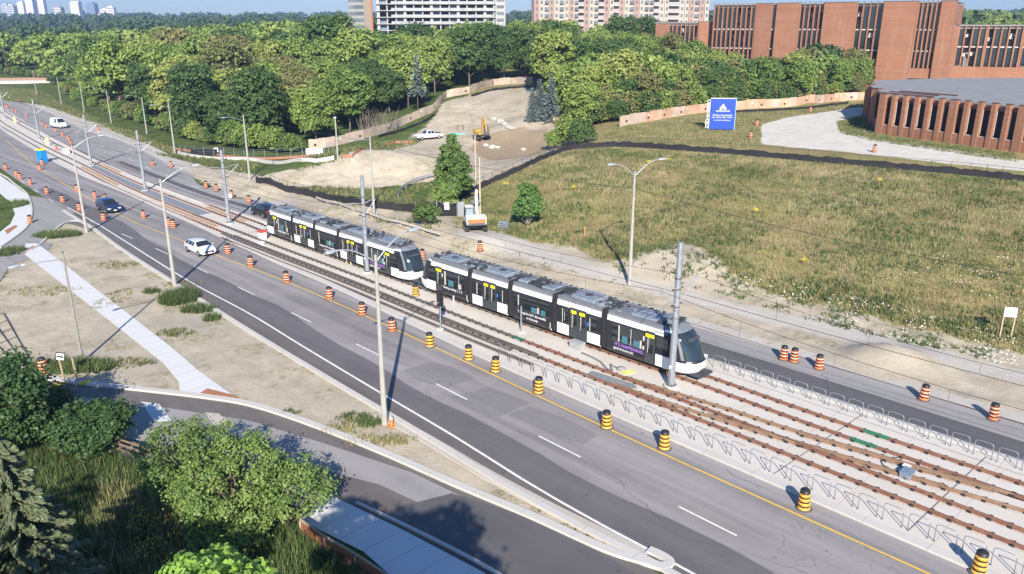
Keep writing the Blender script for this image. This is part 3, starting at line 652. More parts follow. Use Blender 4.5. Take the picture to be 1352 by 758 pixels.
def make_tram(label):
    root = thing('tram', (0, 0, 0), 0, label, 'tram', 'black and white articulated trams')
    r0 = random.Random(3)
    for i in range(5):
        a, b = TX[i], TX[i + 1]; x0 = a + (2.5 if i == 0 else .28); x1 = b - (2.5 if i == 4 else .28)
        if i == 0: x0 = a + 2.5
        mb = MB(); sect(mb, x0, x1); car = mb.build('car_body', [M_TBLK, M_TGRY, M_TWHT], root)
        # roof edge rail
        rl = MB()
        for y in (-1.12, 1.12): rl.box(((x0 + x1) / 2, y, 3.36), (x1 - x0, .12, .12))
        rl.build('roof_rail', M_TGRY, car)
    for sg, x in ((1, 12.9), (-1, -12.9)):
        nm = nose_mb(sg); nm.v = [(vx + x, vy, vz) for vx, vy, vz in nm.v]
        nb = nm.build('cab_end', [M_TBLK, M_TWHT, M_TWHT, M_WSH, M_TGRY], root, True)
        for s_ in (-1, 1): MB().box((x + sg * 1.98, s_ * 1.0, 1.2), (.3, .26, .12), 0).build('headlight', mat('headlight_lens', (.7,.72,.7), .15), nb)
        cp = MB(); cp.box((x + sg * 2.55, 0, .5), (.5, .42, .26)); cp.box((x + sg * 2.4, 0, .32), (.9, 1.5, .14)); cp.tube([(x + sg * 2.3, 0, .5), (x + sg * 2.9, 0, .5)], .09, 8); cp.build('coupler', M_TEQD, nb)
        wp = MB(); wp.bar((x + sg * 2.38, -.2, 1.35), (x + sg * 2.02, .45, 2.2), .03, .03); wp.build('wiper', M_CABLE, nb)
        MB().box((x + sg * 1.62, 0, 2.62), (.1, 1.3, .22), 0, 0, -sg * .55).build('destination_sign', M_TEQD, nb)
    for x in TX[1:5]:
        be = MB()
        for k in range(7): be.box((x - .24 + k * .08, 0, 1.9), (.05, 2.56 if k % 2 else 2.46, 2.96))
        be.box((x, 0, 1.85), (.5, 2.36, 2.9)); g_ = be.build('bellows', M_BELL, root)
        cb = MB()
        for s_ in (-1, 1): cb.tube([(x - .42, s_ * 1.34, 1.0), (x - .38, s_ * 1.36, .6), (x - .22, s_ * 1.38, .42)], .035, 6)
        cb.build('jumper_cable', M_PALE, g_)
    for y in (-1.335, 1.335):
        s_ = math.copysign(1, y)
        windows_row(root, [(3.2, 3.95, 1.3, 2.6), (6.05, 6.85, 1.3, 2.6), (-6.85, -6.05, 1.3, 2.6), (-3.95, -3.2, 1.3, 2.6), (-2.0, 2.0, 1.3, 2.6), (8.35, 11.2, 1.25, 2.62), (-11.2, -8.35, 1.25, 2.62), (12.35, 13.3, 1.3, 2.6), (-13.3, -12.35, 1.3, 2.6)], y)
        # doors
        for x0, x1 in ((4.15, 5.0), (5.0, 5.85), (-5.0, -4.15), (-5.85, -5.0), (11.35, 12.2), (-12.2, -11.35)):
            d_ = MB().box(((x0 + x1) / 2, y, 1.62), (x1 - x0 - .05, .035, 2.36)).build('door', M_TEQD, root)
            MB().box(((x0 + x1) / 2, y + s_ * .02, 1.85), (x1 - x0 - .25, .02, 1.5)).build('door_glass', M_GLASS, d_)
            st = MB().box(((x0 + x1) / 2, y + s_ * .035, 2.48), (x1 - x0 - .32 if abs(x0) < 8 else .74, .012, .24)).build('yellow_sticker', M_YEL, d_)
            pl = MB(); pl.box((x0 + .27, y + s_ * .033, 1.75), (.05, .012, 1.1)); pl.box((x0 + .36, y + s_ * .033, 1.95), (.02, .012, .8)); pl.build('grab_pole', M_PALE, d_)
        # white lower panels in door cars and cab ends
        for x0, x1 in ((2.85, 4.05), (5.95, 7.2), (-4.05, -2.85), (-7.2, -5.95), (12.3, 14.6), (-14.6, -12.3)):
            wd = 1.33
            if abs(x0) > 11: x0, x1 = (12.32, 13.6) if x0 > 0 else (-13.6, -12.32)
            MB().box(((x0 + x1) / 2, y, .88), (x1 - x0, .04, .84)).build('white_panel', M_TWHT, root)
        # things seen behind the glass
        for x, w_, z0, z1, mm in ((9.0,.12,1.3,2.55,M_PALE),(10.1,.05,1.3,2.55,M_PALE),(9.55,.5,1.3,1.85,M_SEAT),(10.6,.55,1.3,1.8,M_SEAT),(11.0,.16,1.3,1.9,M_PALE),(-9.0,.05,1.3,2.55,M_PALE),(-10.9,.2,1.3,2.55,M_PALE),(-10.1,.7,1.3,1.85,M_SEAT),(-8.9,.4,1.3,1.75,M_PALE),
                              (-1.5,.12,1.35,2.5,M_PALE),(.3,.6,1.35,1.8,M_SEAT),(1.3,.5,1.35,1.8,M_SEAT),(.75,.2,1.4,1.9,M_PALE),(3.4,.07,1.4,2.5,M_PALE),(3.62,.03,1.6,2.3,M_PALE),(6.2,.07,1.4,2.4,M_PALE),(-3.4,.07,1.4,2.4,M_PALE),(-6.6,.1,1.4,2.4,M_PALE)):
            MB().box((x, y + s_ * .02, (z0 + z1) / 2), (w_, .012, z1 - z0)).build('seat' if mm is M_SEAT else 'grab_pole', mm, root)
        for x in (6.0, -4.02): MB().box((x, y + s_ * .03, 1.85), (.14, .012, .3)).build('blue_sticker', M_BLUESIGN, root)
        for x, z, h_ in ((11.25, 2.15, .34), (11.25, 1.45, .26), (-11.28, 2.1, .3)): MB().box((x, y + s_ * .03, z), (.1, .012, h_)).build('white_sticker', M_TWHT, root)
        # lettering (reads along the side from outside)
        def lt(txt, xc, z, size, m_):
            me = text_mesh(txt, size, m_, .004, 'CENTER'); o = bpy.data.objects.new('lettering', me); link(o, root)
            o.location = (xc, y + s_ * .012, z); o.rotation_euler = (math.pi / 2, 0, 0 if y < 0 else math.pi)
        lt("IT'S HAPPENING.", 9.95, .93, .36, M_PURP); lt('@METROLINX.INC', 9.45, .66, .22, M_WLET)
        lt('Testing, testing 1, 2, 3.', -9.9, .98, .30, M_WLET); lt('Testing the LRT, Brentcliffe', 0, 1.0, .29, M_WLET); lt('to Kennedy.', .1, .66, .27, M_WLET)
        for x in (12.6, -12.4): MB().box((x, s_ * 1.30, 2.93), (1.1, .02, .06), 0, 0, 0, -s_ * .124).build('fleet_lettering', M_TEQ, root)
    # roof equipment, car by car
    def unit(x, L, w_, h, m_=None, fan=True):
        o = MB().box((x, -.05, 3.36 + h / 2), (L, w_, h)).build('roof_unit', m_ or M_TEQ, root, bevel=.05)
        if fan: MB().lathe([(0, .02), (.3, .02), (.34, .0)], 16, (x, -.05, 3.36 + h)).build('fan', M_TEQD, o)
        gr = MB()
        for k in range(5): gr.box((x - L / 2 + (k + .5) * L / 5, .0, 3.365 + h), (.03, w_ * .9, .02))
        gr.build('panel_seam', M_TEQD, o)
    unit(5.0, 2.3, 1.7, .30); unit(-4.7, 2.4, 1.7, .30); unit(10.9, 2.6, 1.6, .16, M_TEQ, False); unit(-11.0, 2.4, 1.6, .18, M_TEQ, True); unit(1.2, 1.2, 1.5, .22, M_TEQ, False); unit(-1.6, 1.0, 1.5, .2, M_TEQ, False)
    pp = MB()
    for k in range(150):
        x = r0.choice([r0.uniform(-13.2, -12.2), r0.uniform(-9.3, -6.2), r0.uniform(-3.3, 3.7), r0.uniform(6.3, 9.4), r0.uniform(12.3, 13.2)]); yy = r0.uniform(-.85, .9); h = r0.uniform(.06, .28)
        pp.box((x, yy, 3.36 + h / 2), (r0.uniform(.08, .5), r0.uniform(.05, .3), h), 0, r0.choice([0, 0, 1]))
    for k in range(16):
        x = r0.uniform(-9.5, 9.5); yy = r0.uniform(-.8, .8); pp.tube([(x, yy, 3.45 + r0.random() * .15), (x + r0.uniform(.6, 1.8), yy + r0.uniform(-.3, .3), 3.45 + r0.random() * .15)], .03, 5, r0.choice([0, 1]))
    for x in TX[1:5]:
        for yy in (-.5, -.2, .2, .5): pp.tube([(x - .7, yy, 3.45), (x - .3, yy, 3.58), (x + .3, yy, 3.58), (x + .7, yy, 3.45)], .035, 5, 0)
    pp.build('roof_cabling', [M_TEQD, M_TEQ], root)
    sc_ = MB()
    for i in range(46):
        x = -13 + i * .57; sc_.add([(x, 1.16, 3.38), (x + .3, 1.16, 3.38), (x + .42, 1.14, 3.52), (x + .12, 1.14, 3.52)], [(0, 1, 2, 3), (3, 2, 1, 0)], i % 2)
    sc_.build('roof_fairing', [M_TEQD, M_TEQ], root)
    pa = MB(); px_ = 0.0
    for yy in (-.55, .55):
        pa.tube([(px_ - .9, yy * .8, 3.5), (px_ + 1.1, yy * .5, 3.62)], .03, 5); pa.tube([(px_ + 1.1, yy * .5, 3.62), (px_ - .5, yy * .9, 3.72)], .025, 5)
    pa.tube([(px_ - .5, -.85, 3.74), (px_ - .5, .85, 3.74)], .04, 6); pa.tube([(px_ - .3, -.85, 3.74), (px_ - .3, .85, 3.74)], .03, 6); pa.box((px_ - .2, 0, 3.43), (2.2, 1.3, .06)); pa.build('pantograph', M_TEQD, root)
    # bogies
    for x in (-11.0, -5.0, 5.0, 11.0, 0):
        b_ = MB(); b_.box((x, 0, .34), (2.4, 1.9, .3))
        for dx in (-.9, .9):
            for yy in (-.72, .72): b_.tube([(x + dx, yy - .07, .52), (x + dx, yy + .07, .52)], .31, 14)
        b_.build('bogie', M_TEQD, root)
    return root
def on_track(root, f, s):
    x0, y0 = W(s - 5, f(s - 5)); x1, y1 = W(s + 5, f(s + 5)); z0 = float(base(x0, y0)); z1 = float(base(x1, y1))
    root.location = ((x0 + x1) / 2, (y0 + y1) / 2, (z0 + z1) / 2 + .21); rz = math.atan2(y1 - y0, x1 - x0); root.rotation_euler = (0, -math.atan2(z1 - z0, 10), rz)
tram1 = make_tram('black and white tram in front, its windscreen beside the large grey mast'); on_track(tram1, rc, -13.95)
tram1.scale = (.96, .99, .99)
tram2 = copy_tree(tram1); tram2['label'] = 'black and white tram behind the other one, beside the dark SUV'; on_track(tram2, rc, -43.9)
tram2.scale = (.93, .97, .97)

# ================================================================== ROAD VEHICLES
M_TYRE = mat('tyre_rubber', (.02,.02,.02), .85, 0, .2, 9); M_RIM = mat('alloy_rim', (.45,.46,.48), .35, .7, .1); M_LAMP = mat('clear_lamp', (.75,.77,.78), .1); M_TAIL = mat('red_tail_lamp', (.45,.02,.015), .2)
M_DARKP = mat('dark_trim', (.018,.018,.02), .5)
def carpaint(name, col): return mat(name, col, .25, .25, .04, 1, 0, 1.0)
def proud(pts, shrink=.88, off_=.012):
    c = sum((Vector(p) for p in pts), Vector()) / len(pts); n = (Vector(pts[1]) - Vector(pts[0])).cross(Vector(pts[2]) - Vector(pts[1]))
    n.normalize()
    if n.dot(c - Vector((0, 0, .5))) < 0: n = -n
    return [c + (Vector(p) - c) * shrink + n * off_ for p in pts]
def make_car(name, label, st, paint, ws, rw, sides, wheels, wr=.33, plate=True, cat='car', group=None):
    root = thing(name, (0, 0, 0), 0, label, cat, group); mb = MB(); pts = []
    for x, w_, z0, zb, zr in st:
        g_ = min(1, max(0, (zr - zb) / .42)); rw_ = w_ * (.97 - .24 * g_)
        half = [(w_ * .84, z0), (w_ * .98, z0 + .12), (w_, z0 + (zb - z0) * .55), (w_ * .965, zb), (rw_, max(zb + .005, zr - .05)), (rw_ * .8, zr), (0, zr + .025)]
        ring = [(x, -y, z) for y, z in half] + [(x, y, z) for y, z in reversed(half[:-1])]; pts.append(ring)
    n = len(pts[0])
    for r_ in pts: mb.v += r_
    for i in range(len(pts) - 1):
        for j in range(n - 1): mb.f.append((i*n + j, i*n + j + 1, (i+1)*n + j + 1, (i+1)*n + j)); mb.m.append(0)
        mb.f.append((i*n + n - 1, i*n, (i+1)*n, (i+1)*n + n - 1)); mb.m.append(1)
    mb.f += [tuple(range(n - 1, -1, -1)), tuple((len(pts) - 1) * n + j for j in range(n))]; mb.m += [0, 0]
    bo = mb.build('body', [paint, M_DARKP], root, True, bevel=.02)
    def strip(a, b, j0, j1, nm, parent=root, sh=.9):
        if (j0, j1) == (4, 8):
            g0 = []; 
            for t_ in (.07, .93):
                row = [Vector(pts[a][j]).lerp(Vector(pts[b][j]), t_) for j in range(4, 9)]; row[0] = row[0].lerp(row[1], .25); row[4] = row[4].lerp(row[3], .25); g0.append(row)
            nn = (g0[1][2] - g0[0][2]).cross(g0[0][3] - g0[0][1]); nn.normalize(); nn = nn if nn.z > 0 else -nn; mbb = MB(); mbb.add([p_ + nn * .022 for r__ in g0 for p_ in r__], [(k_, k_ + 1, k_ + 6, k_ + 5) for k_ in range(4)]); mbb.build(nm, M_GLASS, parent); return
        for ja, jb in ((j0, j1), ):
            q_ = [pts[a][ja], pts[a][jb], pts[b][jb], pts[b][ja]]; mbb = MB(); mbb.add(proud(q_, sh), [(0, 1, 2, 3)]); mbb.f[0] = mbb.f[0]
            o = mbb.build(nm, M_GLASS, parent)
    for a, b in ws: strip(a, b, 4, 8, 'windscreen', root, .93)
    for a, b in rw: strip(a, b, 4, 8, 'rear_window', root, .88)
    for a, b in sides:
        strip(a, b, 3, 4, 'side_window'); strip(a, b, 9, 8, 'side_window')
    x_f, x_r = st[-1][0], st[0][0]; wf = st[-2][1]; zf = st[-2][3]
    for sg in (-1, 1):
        for xw in wheels:
            wy = st[len(st) // 2][1] - .1
            wh = thing_part('wheel', root, (xw, sg * wy, wr)); 
            MB().tube([(0, -.11, 0), (0, .11, 0)], wr, 18).build('tyre', M_TYRE, wh); MB().tube([(0, -.12, 0), (0, .12, 0)], wr * .62, 12).build('rim', M_RIM, wh)
        MB().box((x_f - .10, sg * wf * .78, zf - .13), (.30, .34, .13), sg * -.5).build('headlight', M_LAMP, root)
        MB().box((x_r + .03, sg * st[1][1] * .8, st[1][3] - .12), (.14, .26, .2), sg * .3).build('tail_lamp', M_TAIL, root)
        MB().box((st[ws[0][1]][0] - .25, sg * (st[len(st)//2][1] + .07), st[ws[0][1]][3] + .1), (.12, .2, .13)).build('wing_mirror', paint, root)
        for xd in (st[len(st)//2][0] - .1,): MB().box((xd, sg * st[len(st)//2][1] * 1.002, .62), (.015, .012, .6)).build('door_seam', M_DARKP, root)
    MB().box((x_f - .03, 0, st[-1][2] + .2), (.08, 1.0, .22)).build('grille', M_DARKP, root)
    MB().box((x_f + .015, 0, st[-1][2] + .12), (.02, .42, .12)).build('number_plate', M_TWHT, root); MB().box((x_r - .01, 0, st[0][3] - .22), (.03, .42, .14)).build('number_plate', M_TWHT, root)
    return root
def thing_part(name, parent, loc):
    o = bpy.data.objects.new(name, None); o.location = loc; link(o, parent); o.empty_display_size = .1; return o
HATCH = [(-2.2,.70,.36,.80,.81),(-2.08,.82,.30,.93,.97),(-1.62,.88,.26,.97,1.33),(-.9,.90,.24,.97,1.44),(-.05,.90,.22,.95,1.46),(.42,.90,.22,.94,1.38),(1.18,.89,.22,.93,.95),(1.75,.86,.24,.83,.84),(2.08,.78,.27,.72,.73),(2.22,.62,.32,.56,.57)]
SUV = [(-2.3,.76,.40,.95,.97),(-2.2,.86,.34,1.08,1.15),(-1.9,.90,.30,1.12,1.58),(-.9,.93,.28,1.10,1.69),(0,.93,.28,1.08,1.70),(.5,.93,.28,1.06,1.62),(1.25,.92,.28,1.05,1.07),(1.85,.9,.30,.98,.99),(2.2,.82,.32,.86,.87),(2.34,.66,.36,.66,.67)]
TRUCK = [(-2.95,.90,.5,1.05,1.06),(-2.9,.95,.45,1.12,1.13),(-1.05,.97,.42,1.14,1.15),(-.95,.97,.42,1.16,1.75),(-.2,.97,.40,1.18,1.90),(.55,.97,.40,1.18,1.84),(1.2,.97,.40,1.17,1.19),(2.4,.95,.42,1.12,1.13),(2.8,.88,.45,1.0,1.01),(2.9,.76,.5,.85,.86)]
VAN = [(-2.7,.9,.42,1.2,1.9),(-2.6,.97,.36,1.3,2.4),(-1.5,1.0,.34,1.35,2.5),(0,1.0,.34,1.35,2.52),(1.1,1.0,.34,1.3,2.42),(1.9,.98,.34,1.2,1.35),(2.5,.92,.36,1.0,1.02),(2.7,.75,.42,.7,.71)]
def put(root, px, py, rz, dz=0, lift=.035):
    p = G(px, py); x, y = p.x, p.y; root.location = (x, y, p.z + lift); root.rotation_euler = (0, 0, rz); return root
def on_road(root, s, n, rz=None, lift=.035):
    x, y = W(s, n); root.location = (x, y, float(base(x, y)) + lift); root.rotation_euler = (0, .0, HD if rz is None else rz); return root
c1 = make_car('hatchback', 'white hatchback driving in the lane beside the drums', HATCH, carpaint('white_car_paint', (.80,.80,.82)), [(5, 6)], [(1, 2)], [(2, 3), (3, 4), (4, 5)], (-1.32, 1.35))
on_road(c1, *SN(265, 334), HD + .03)
c2 = make_car('suv', 'navy blue SUV driving at the left, near a drum', SUV, carpaint('navy_car_paint', (.02,.035,.09)), [(5, 6)], [(1, 2)], [(2, 3), (3, 4), (4, 5)], (-1.38, 1.42), .36)
on_road(c2, *SN(144, 279), HD + .03)
c3 = make_car('suv', 'black SUV driving away beside the rear end of the trams', SUV, carpaint('black_car_paint', (.012,.012,.016)), [(5, 6)], [(1, 2)], [(2, 3), (3, 4), (4, 5)], (-1.38, 1.42), .36)
on_road(c3, -67.6, kF(-67) + 1.6, HD + math.pi)
c4_ = make_car('pickup_truck', 'white pickup truck parked on the sandy excavation site', TRUCK, mat('white_truck_paint', (.75,.76,.78), .3, 0, .04, 1, 0, .6), [(5, 6)], [(3, 4)][:0] or [(2, 3)], [(3, 4), (4, 5)], (-1.95, 1.95), .4, cat='pickup truck')
MB().box((-1.95, 0, 1.15), (1.65, 1.6, .06)).build('cargo_bed', M_DARKP, c4_); put(c4_, 566, 184, R(212))
c5 = make_car('van', 'white van far down the road, behind the row of drums', VAN, mat('white_van_paint', (.75,.76,.77), .35, 0, .04), [(4, 5)], [(0, 1)], [(3, 4)], (-1.7, 1.75), .36, cat='van')
put(c5, 78, 169, HD + R(8))

# excavators ---------------------------------------------------------
def make_excavator(label, body, accent, boom_pts, scale, dark, bucket_dir=1):
    root = thing('excavator', (0, 0, 0), 0, label, 'excavator', None, scale)
    for sg in (-1, 1):
        tr = MB(); tr.side([(-1.5, .15), (-1.7, .35), (-1.6, .62), (-1.35, .72), (1.35, .72), (1.6, .62), (1.7, .35), (1.5, .15), (1.3, .03), (-1.3, .03)], sg * 1.05 - .22, sg * 1.05 + .22)
        for k in range(13): tr.box((-1.45 + k * .24, sg * 1.05, .73), (.1, .46, .05)); tr.box((-1.45 + k * .24, sg * 1.05, .02), (.1, .46, .05))
        t_ = tr.build('crawler_track', M_TYRE, root)
        w_ = MB()
        for k in range(5): w_.tube([(-1.2 + k * .6, sg * 1.05 - .24, .35), (-1.2 + k * .6, sg * 1.05 + .24, .35)], .17, 10)
        w_.build('roller', mat('worn_steel', (.25,.22,.19), .7, .3, .2, 6), t_)
    MB().lathe([(.75, .55), (.75, .95)], 18).box((0, 0, .5), (1.5, 1.7, .3)).build('undercarriage', dark, root)
    h = MB(); h.side([(-1.75, 1.0), (-1.85, 1.35), (-1.75, 1.85), (-1.2, 2.0), (-.25, 1.95), (-.2, 1.55), (1.15, 1.45), (1.2, 1.0)], -1.15, 1.15); h.build('engine_housing', body, root, bevel=.08)
    MB().box((-1.86, 0, 1.5), (.05, 2.1, .42)).build('accent_stripe', accent, root)
    MB().box((-1.8, 0, 1.1), (.14, 2.0, .3)).build('counterweight', dark, root, bevel=.04)
    cab_ = MB(); cab_.side([(-.25, 1.3), (-.3, 2.75), (.85, 2.8), (1.25, 2.1), (1.25, 1.3)], .15, 1.12); cb = cab_.build('cab', dark, root, bevel=.04)
    for y in (.14, 1.13): MB().side([(-.12, 1.75), (-.15, 2.62), (.78, 2.66), (1.1, 2.1), (1.1, 1.75)], y - .01, y + .01).build('cab_window', M_GLASS, cb)
    MB().box((-.31, .63, 2.3), (.03, .8, .65)).build('cab_window', mat('pale_reflecting_glass', (.22,.30,.33), .1), cb); MB().box((.3, .63, 2.81), (1.2, .98, .05)).build('cab_roof', body, cb)
    P0, P1, P2, P3 = boom_pts
    bm_ = MB()
    for y in (-.18, ): bm_.side([(P0[0] - .1, P0[1] - .2), (P0[0] + .25, P0[1] - .2), (P1[0] + .25, P1[1] - .15), (P2[0], P2[1] - .2), (P2[0] + .1, P2[1] + .1), (P1[0] - .1, P1[1] + .32), (P0[0] - .2, P0[1] + .25)], -.55, -.25)
    bm_.build('boom', body if not accent is None else dark, root, bevel=.02)
    MB().bar((P2[0], -.4, P2[1]), (P3[0], -.4, P3[1]), .24, .3).build('stick', body, root, bevel=.02)
    hy = MB(); 
    for y in (-.62, -.18): hy.tube([(P0[0] + .5, y, P0[1] - .2), ((P1[0] + P0[0]) / 2 + .3, y, (P1[1] + P0[1]) / 2)], .07, 8)
    hy.tube([(P1[0], -.4, P1[1] + .35), ((P2[0] + P1[0]) / 2, -.4, (P2[1] + P1[1]) / 2 + .55), (P2[0] + .1, -.4, P2[1] + .25)], .06, 8); hy.build('hydraulic_ram', M_RIM, root)
    bu = MB(); bx, bz = P3; bu.side([(bx - .1, bz + .15), (bx + .3, bz), (bx + .35, bz - .45), (bx + .05, bz - .8), (bx - .45, bz - .75), (bx - .7, bz - .45), (bx - .55, bz - .3), (bx - .35, bz - .55), (bx + .05, bz - .5), (bx + .1, bz - .1)], -.9, .1)
    bu.build('bucket', dark, root)
    return root
M_EXD = mat('excavator_dark_grey', (.10,.105,.11), .6, .1, .2, 3)
ex1 = make_excavator('white compact excavator with orange stripe beside the leafy columnar tree', mat('excavator_white', (.72,.72,.70), .45, 0, .06, 2), mat('excavator_orange', (.75,.17,.05), .5), ((.9, 1.5), (1.6, 3.3), (1.2, 4.4), (2.3, 3.2)), .98, M_EXD)
put(ex1, 627, 304, R(100))
ex2 = make_excavator('yellow excavator digging in the brown soil of the pit', mat('excavator_yellow', (.42,.27,.06), .55, 0, .15, 2), mat('excavator_black', (.03,.03,.03), .6), ((.9, 1.5), (1.3, 3.4), (2.0, 4.6), (3.0, 1.8)), 1.0, M_EXD)
put(ex2, 636, 184, R(-62))

# ================================================================== STREET LIGHTS, MASTS, POLES
M_HEAD = mat('lamp_head_paint', (.46,.49,.53), .4, .3, .08); M_ARM = mat('lamp_arm_aluminium', (.55,.56,.56), .4, .5, .06); M_LENS = mat('lamp_lens', (.55,.58,.58), .15)
def lamp_arm(root, az, h, L=2.9, rise=1.3, m_=None):
    dx, dy = math.cos(az), math.sin(az); pts = []
    for k in range(9):
        t = k / 8; r_ = L * t; z = h + rise * math.sin(t * math.pi / 2) ** 1.0; pts.append((dx * r_, dy * r_, z))
    arm = MB().tube(pts, [.05 - .015 * k / 8 for k in range(9)], 8).build('lamp_arm', m_ or M_ARM, root, True)
    hd = MB(); n = 10; rings = []
    for t, w_, hh in ((0, .04, .05), (.12, .10, .09), (.3, .16, .12), (.55, .19, .13), (.75, .16, .10), (.88, .08, .05)):
        rings.append([(L + t - .05, w_ * math.cos(2*math.pi*j/n), h + rise + hh * max(-.45, math.sin(2*math.pi*j/n))) for j in range(n)])
    for r_ in rings: hd.v += [(dx * x - dy * y, dy * x + dx * y, z) for x, y, z in r_]
    for i in range(len(rings) - 1):
        for j in range(n): hd.f.append((i*n + j, i*n + (j+1) % n, (i+1)*n + (j+1) % n, (i+1)*n + j)); hd.m.append(0)
    hd.f += [tuple(range(n)), tuple(5*n + j for j in reversed(range(n)))]; hd.m += [0, 0]
    ho = hd.build('lamp_head', M_HEAD, arm, True)
    return arm
def lamp(px, py, top, arms, label, m_=None, H=None, r0=.19, r1=.085, rise=1.3, L=2.9, pos=None, group='street lamps along the road', armh=None):
    p = G(px, py) if pos is None else Vector(pos)
    if H is None: H = height_at(p, top)
    root = thing('street_lamp', p, 0, label, 'street lamp', group)
    n = 8; MB().tube([(0, 0, -.3), (0, 0, H * .5), (0, 0, H)], [r0, (r0 + r1) / 2, r1], n).build('pole', m_ or concrete(), root)
    MB().tube([(0, 0, H), (0, 0, H + .08)], r1 * 1.1, n).build('pole_cap', M_EXD, root)
    MB().box((r0 * .8, 0, .8), (.06, .14, .3)).build('access_cover', steel(), root)
    for a in arms: lamp_arm(root, a, (armh or H) - .45, L, rise)
    return root
def height_at(p, ytop):
    lo, hi = 0, 80
    for i in range(40):
        m_ = (lo + hi) / 2; Z = p.z + m_ - CAMH; d_ = p.y * CT - Z * ST; up = p.y * ST + Z * CT
        if 379 - F_PX * up / d_ > ytop: lo = m_
        else: hi = m_
    return lo
AN = math.atan2(N[1], N[0])
lamp(508, 560, 336, (AN + .15, AN + math.pi + .12), 'tall concrete street lamp with two arms beside the traffic cone', rise=1.25, L=2.7)
lamp(231, 378, 236, (AN - .1,), 'concrete street lamp with one arm by the verge, above the white hatchback')
lamp(114.5, 307, 192, (AN - .1,), 'concrete street lamp with one arm by the verge corner near the navy car')
lamp(831, 376, 226, (AN - .3, AN + math.pi - .15), 'concrete street lamp with two arms in front of the grassy hillside', rise=1.3, L=2.5)
lamp(109, 478, 334, (AN + math.pi + .1,), 'slim brown street lamp reaching left over the sandy verge, by the sawhorse sign', mat('weathered_pole', (.26,.25,.22), .85), rise=.15, L=2.7, r0=.12, r1=.07)
far_l = [(49,127,93),(81.5,140,102),(111.5,149,107),(147,163,119),(194,177,129)]
for k, (a_, b_, c_) in enumerate(far_l):
    lamp(a_, b_, c_, (AN + math.pi + .35,), f'pale street lamp against the trees, {ORD[k]} from the left of the row', rise=1.2, L=3.2, r0=.16)
lamp(231, 203, 134, (AN + math.pi + .35,), 'tall pole with low lamp arm, right end of the far kerb row', rise=.9, L=3.6, armh=9.3, m_=mat('weathered_concrete', (.33,.32,.29), .9))
lamp(330, 238, 152, (AN + math.pi + .35,), 'tall grey pole with lamp arm behind the third drum lane, left of the sand bank', rise=.9, L=3.6, armh=9.5, m_=mat('weathered_concrete', (.33,.32,.29), .9))
lamp(494, 283, 180, (AN + math.pi + .2,), 'slender pale street lamp left of the leafy columnar tree', rise=.2, L=2.6, r0=.17)
def pole(name, px, py, top, label, m_, r0=.14, r1=.09, cat='pole', head=False):
    p = G(px, py); H = height_at(p, top); root = thing(name, p, 0, label, cat)
    MB().tube([(0, 0, -.3), (0, 0, H)], [r0, r1], 8).build('pole_shaft', m_, root); MB().lathe([(r1, H - .02), (r1 * 1.4, H), (r1 * 1.4, H + .07), (0, H + .1)], 8).build('pole_cap', M_EXD, root)
    if head: MB().box((0, -.1, H - .15), (.4, .3, .25)).build('lamp_head', M_HEAD, root)
    return root
pole('utility_pole', 446, 208, 154, 'short pale pole with lamp in front of the hoarding, left of the sandy pit', concrete(), head=True)
pole('utility_pole', 628, 240, 178, 'pale pole right of the columnar tree, the farther of two', mat('tan_pole', (.45,.38,.28), .85))
pole('utility_pole', 634, 286, 207, 'tan pole standing behind the white excavator', mat('tan_pole', (.45,.38,.28), .85))
# overhead line masts
def mast(s, n, H, label, pos=None):
    x, y = W(s, n); z = float(base(x, y)); root = thing('overhead_line_mast', (x, y, z + .06), HD, label, 'mast', 'overhead line masts between the tracks')
    MB().tube([(0, 0, 0), (0, 0, H)], [.24, .17], 10).build('mast_shaft', steel(), root)
    f_ = MB(); f_.lathe([(.5, 0), (.5, .14), (.45, .16), (.3, .16)], 14); f_.build('mast_footing', M_KERB, root)
    bp = MB().box((0, 0, .2), (.5, .5, .05))
    for a in (-.2, .2):
        for b_ in (-.2, .2): bp.tube([(a, b_, .2), (a, b_, .32)], .025, 6)
    bp.build('base_plate', M_EXD, root)
    MB().box((0, -.24, 1.5), (.16, .02, .22)).build('number_tag', M_TWHT, root)
    for sg, off_ in ((1, rc(s) - n), (-1, n - lc(s))):
        br = MB(); yy = sg * off_
        br.tube([(0, 0, 6.9), (0, yy * .55, 7.15), (0, yy, 7.2)], .035, 6); br.tube([(0, 0, 5.7), (0, yy * .95, 7.1)], .03, 6); br.tube([(0, yy * .55, 6.45), (0, yy * 1.1, 5.95), (0, yy, 5.72)], .022, 6)
        b_ = br.build('cantilever', M_ARM, root)
        ins = MB()
        for zz, y2 in ((6.93, .35), (5.85, .35)):
            for k in range(4): ins.tube([(0, sg * (y2 + k * .06), zz), (0, sg * (y2 + k * .06 + .03), zz + .003)], .07, 8)
        ins.build('insulator', mat('brown_insulator', (.16,.07,.05), .4), b_)
    MB().tube([(0, 0, H - .05), (0, 0, H + .02)], .19, 10).build('mast_cap', steel(), root)
    bd = MB()
    for zz in (5.7, 6.9, 7.6): bd.tube([(0, 0, zz - .05), (0, 0, zz + .05)], .215, 10)
    bd.build('clamp_band', M_EXD, root)
    return root
mast(0, 0, 9.95, 'large grey steel mast standing right beside the front tram windscreen')
mast(-36.4, .6, 9.6, 'grey steel mast in front of the middle of the rear tram')
mast(-66.4, .5, 9.1, 'grey steel mast rising left of the black SUV')
mast(-96.5, 1.4, 9.0, 'grey steel mast by the grey ballast, left of the drum lane')
mast(-128, 3.6, 9.0, 'distant grey mast above the arm of the verge corner lamp'); mast(-176, 7.6, 9.0, 'distant grey mast beside pale signal frames'); mast(-236, 14.3, 9.0, 'farthest grey mast at the left edge of the photo')
mast(34, .4, 9.9, 'grey steel mast beyond the right edge carrying the wires')
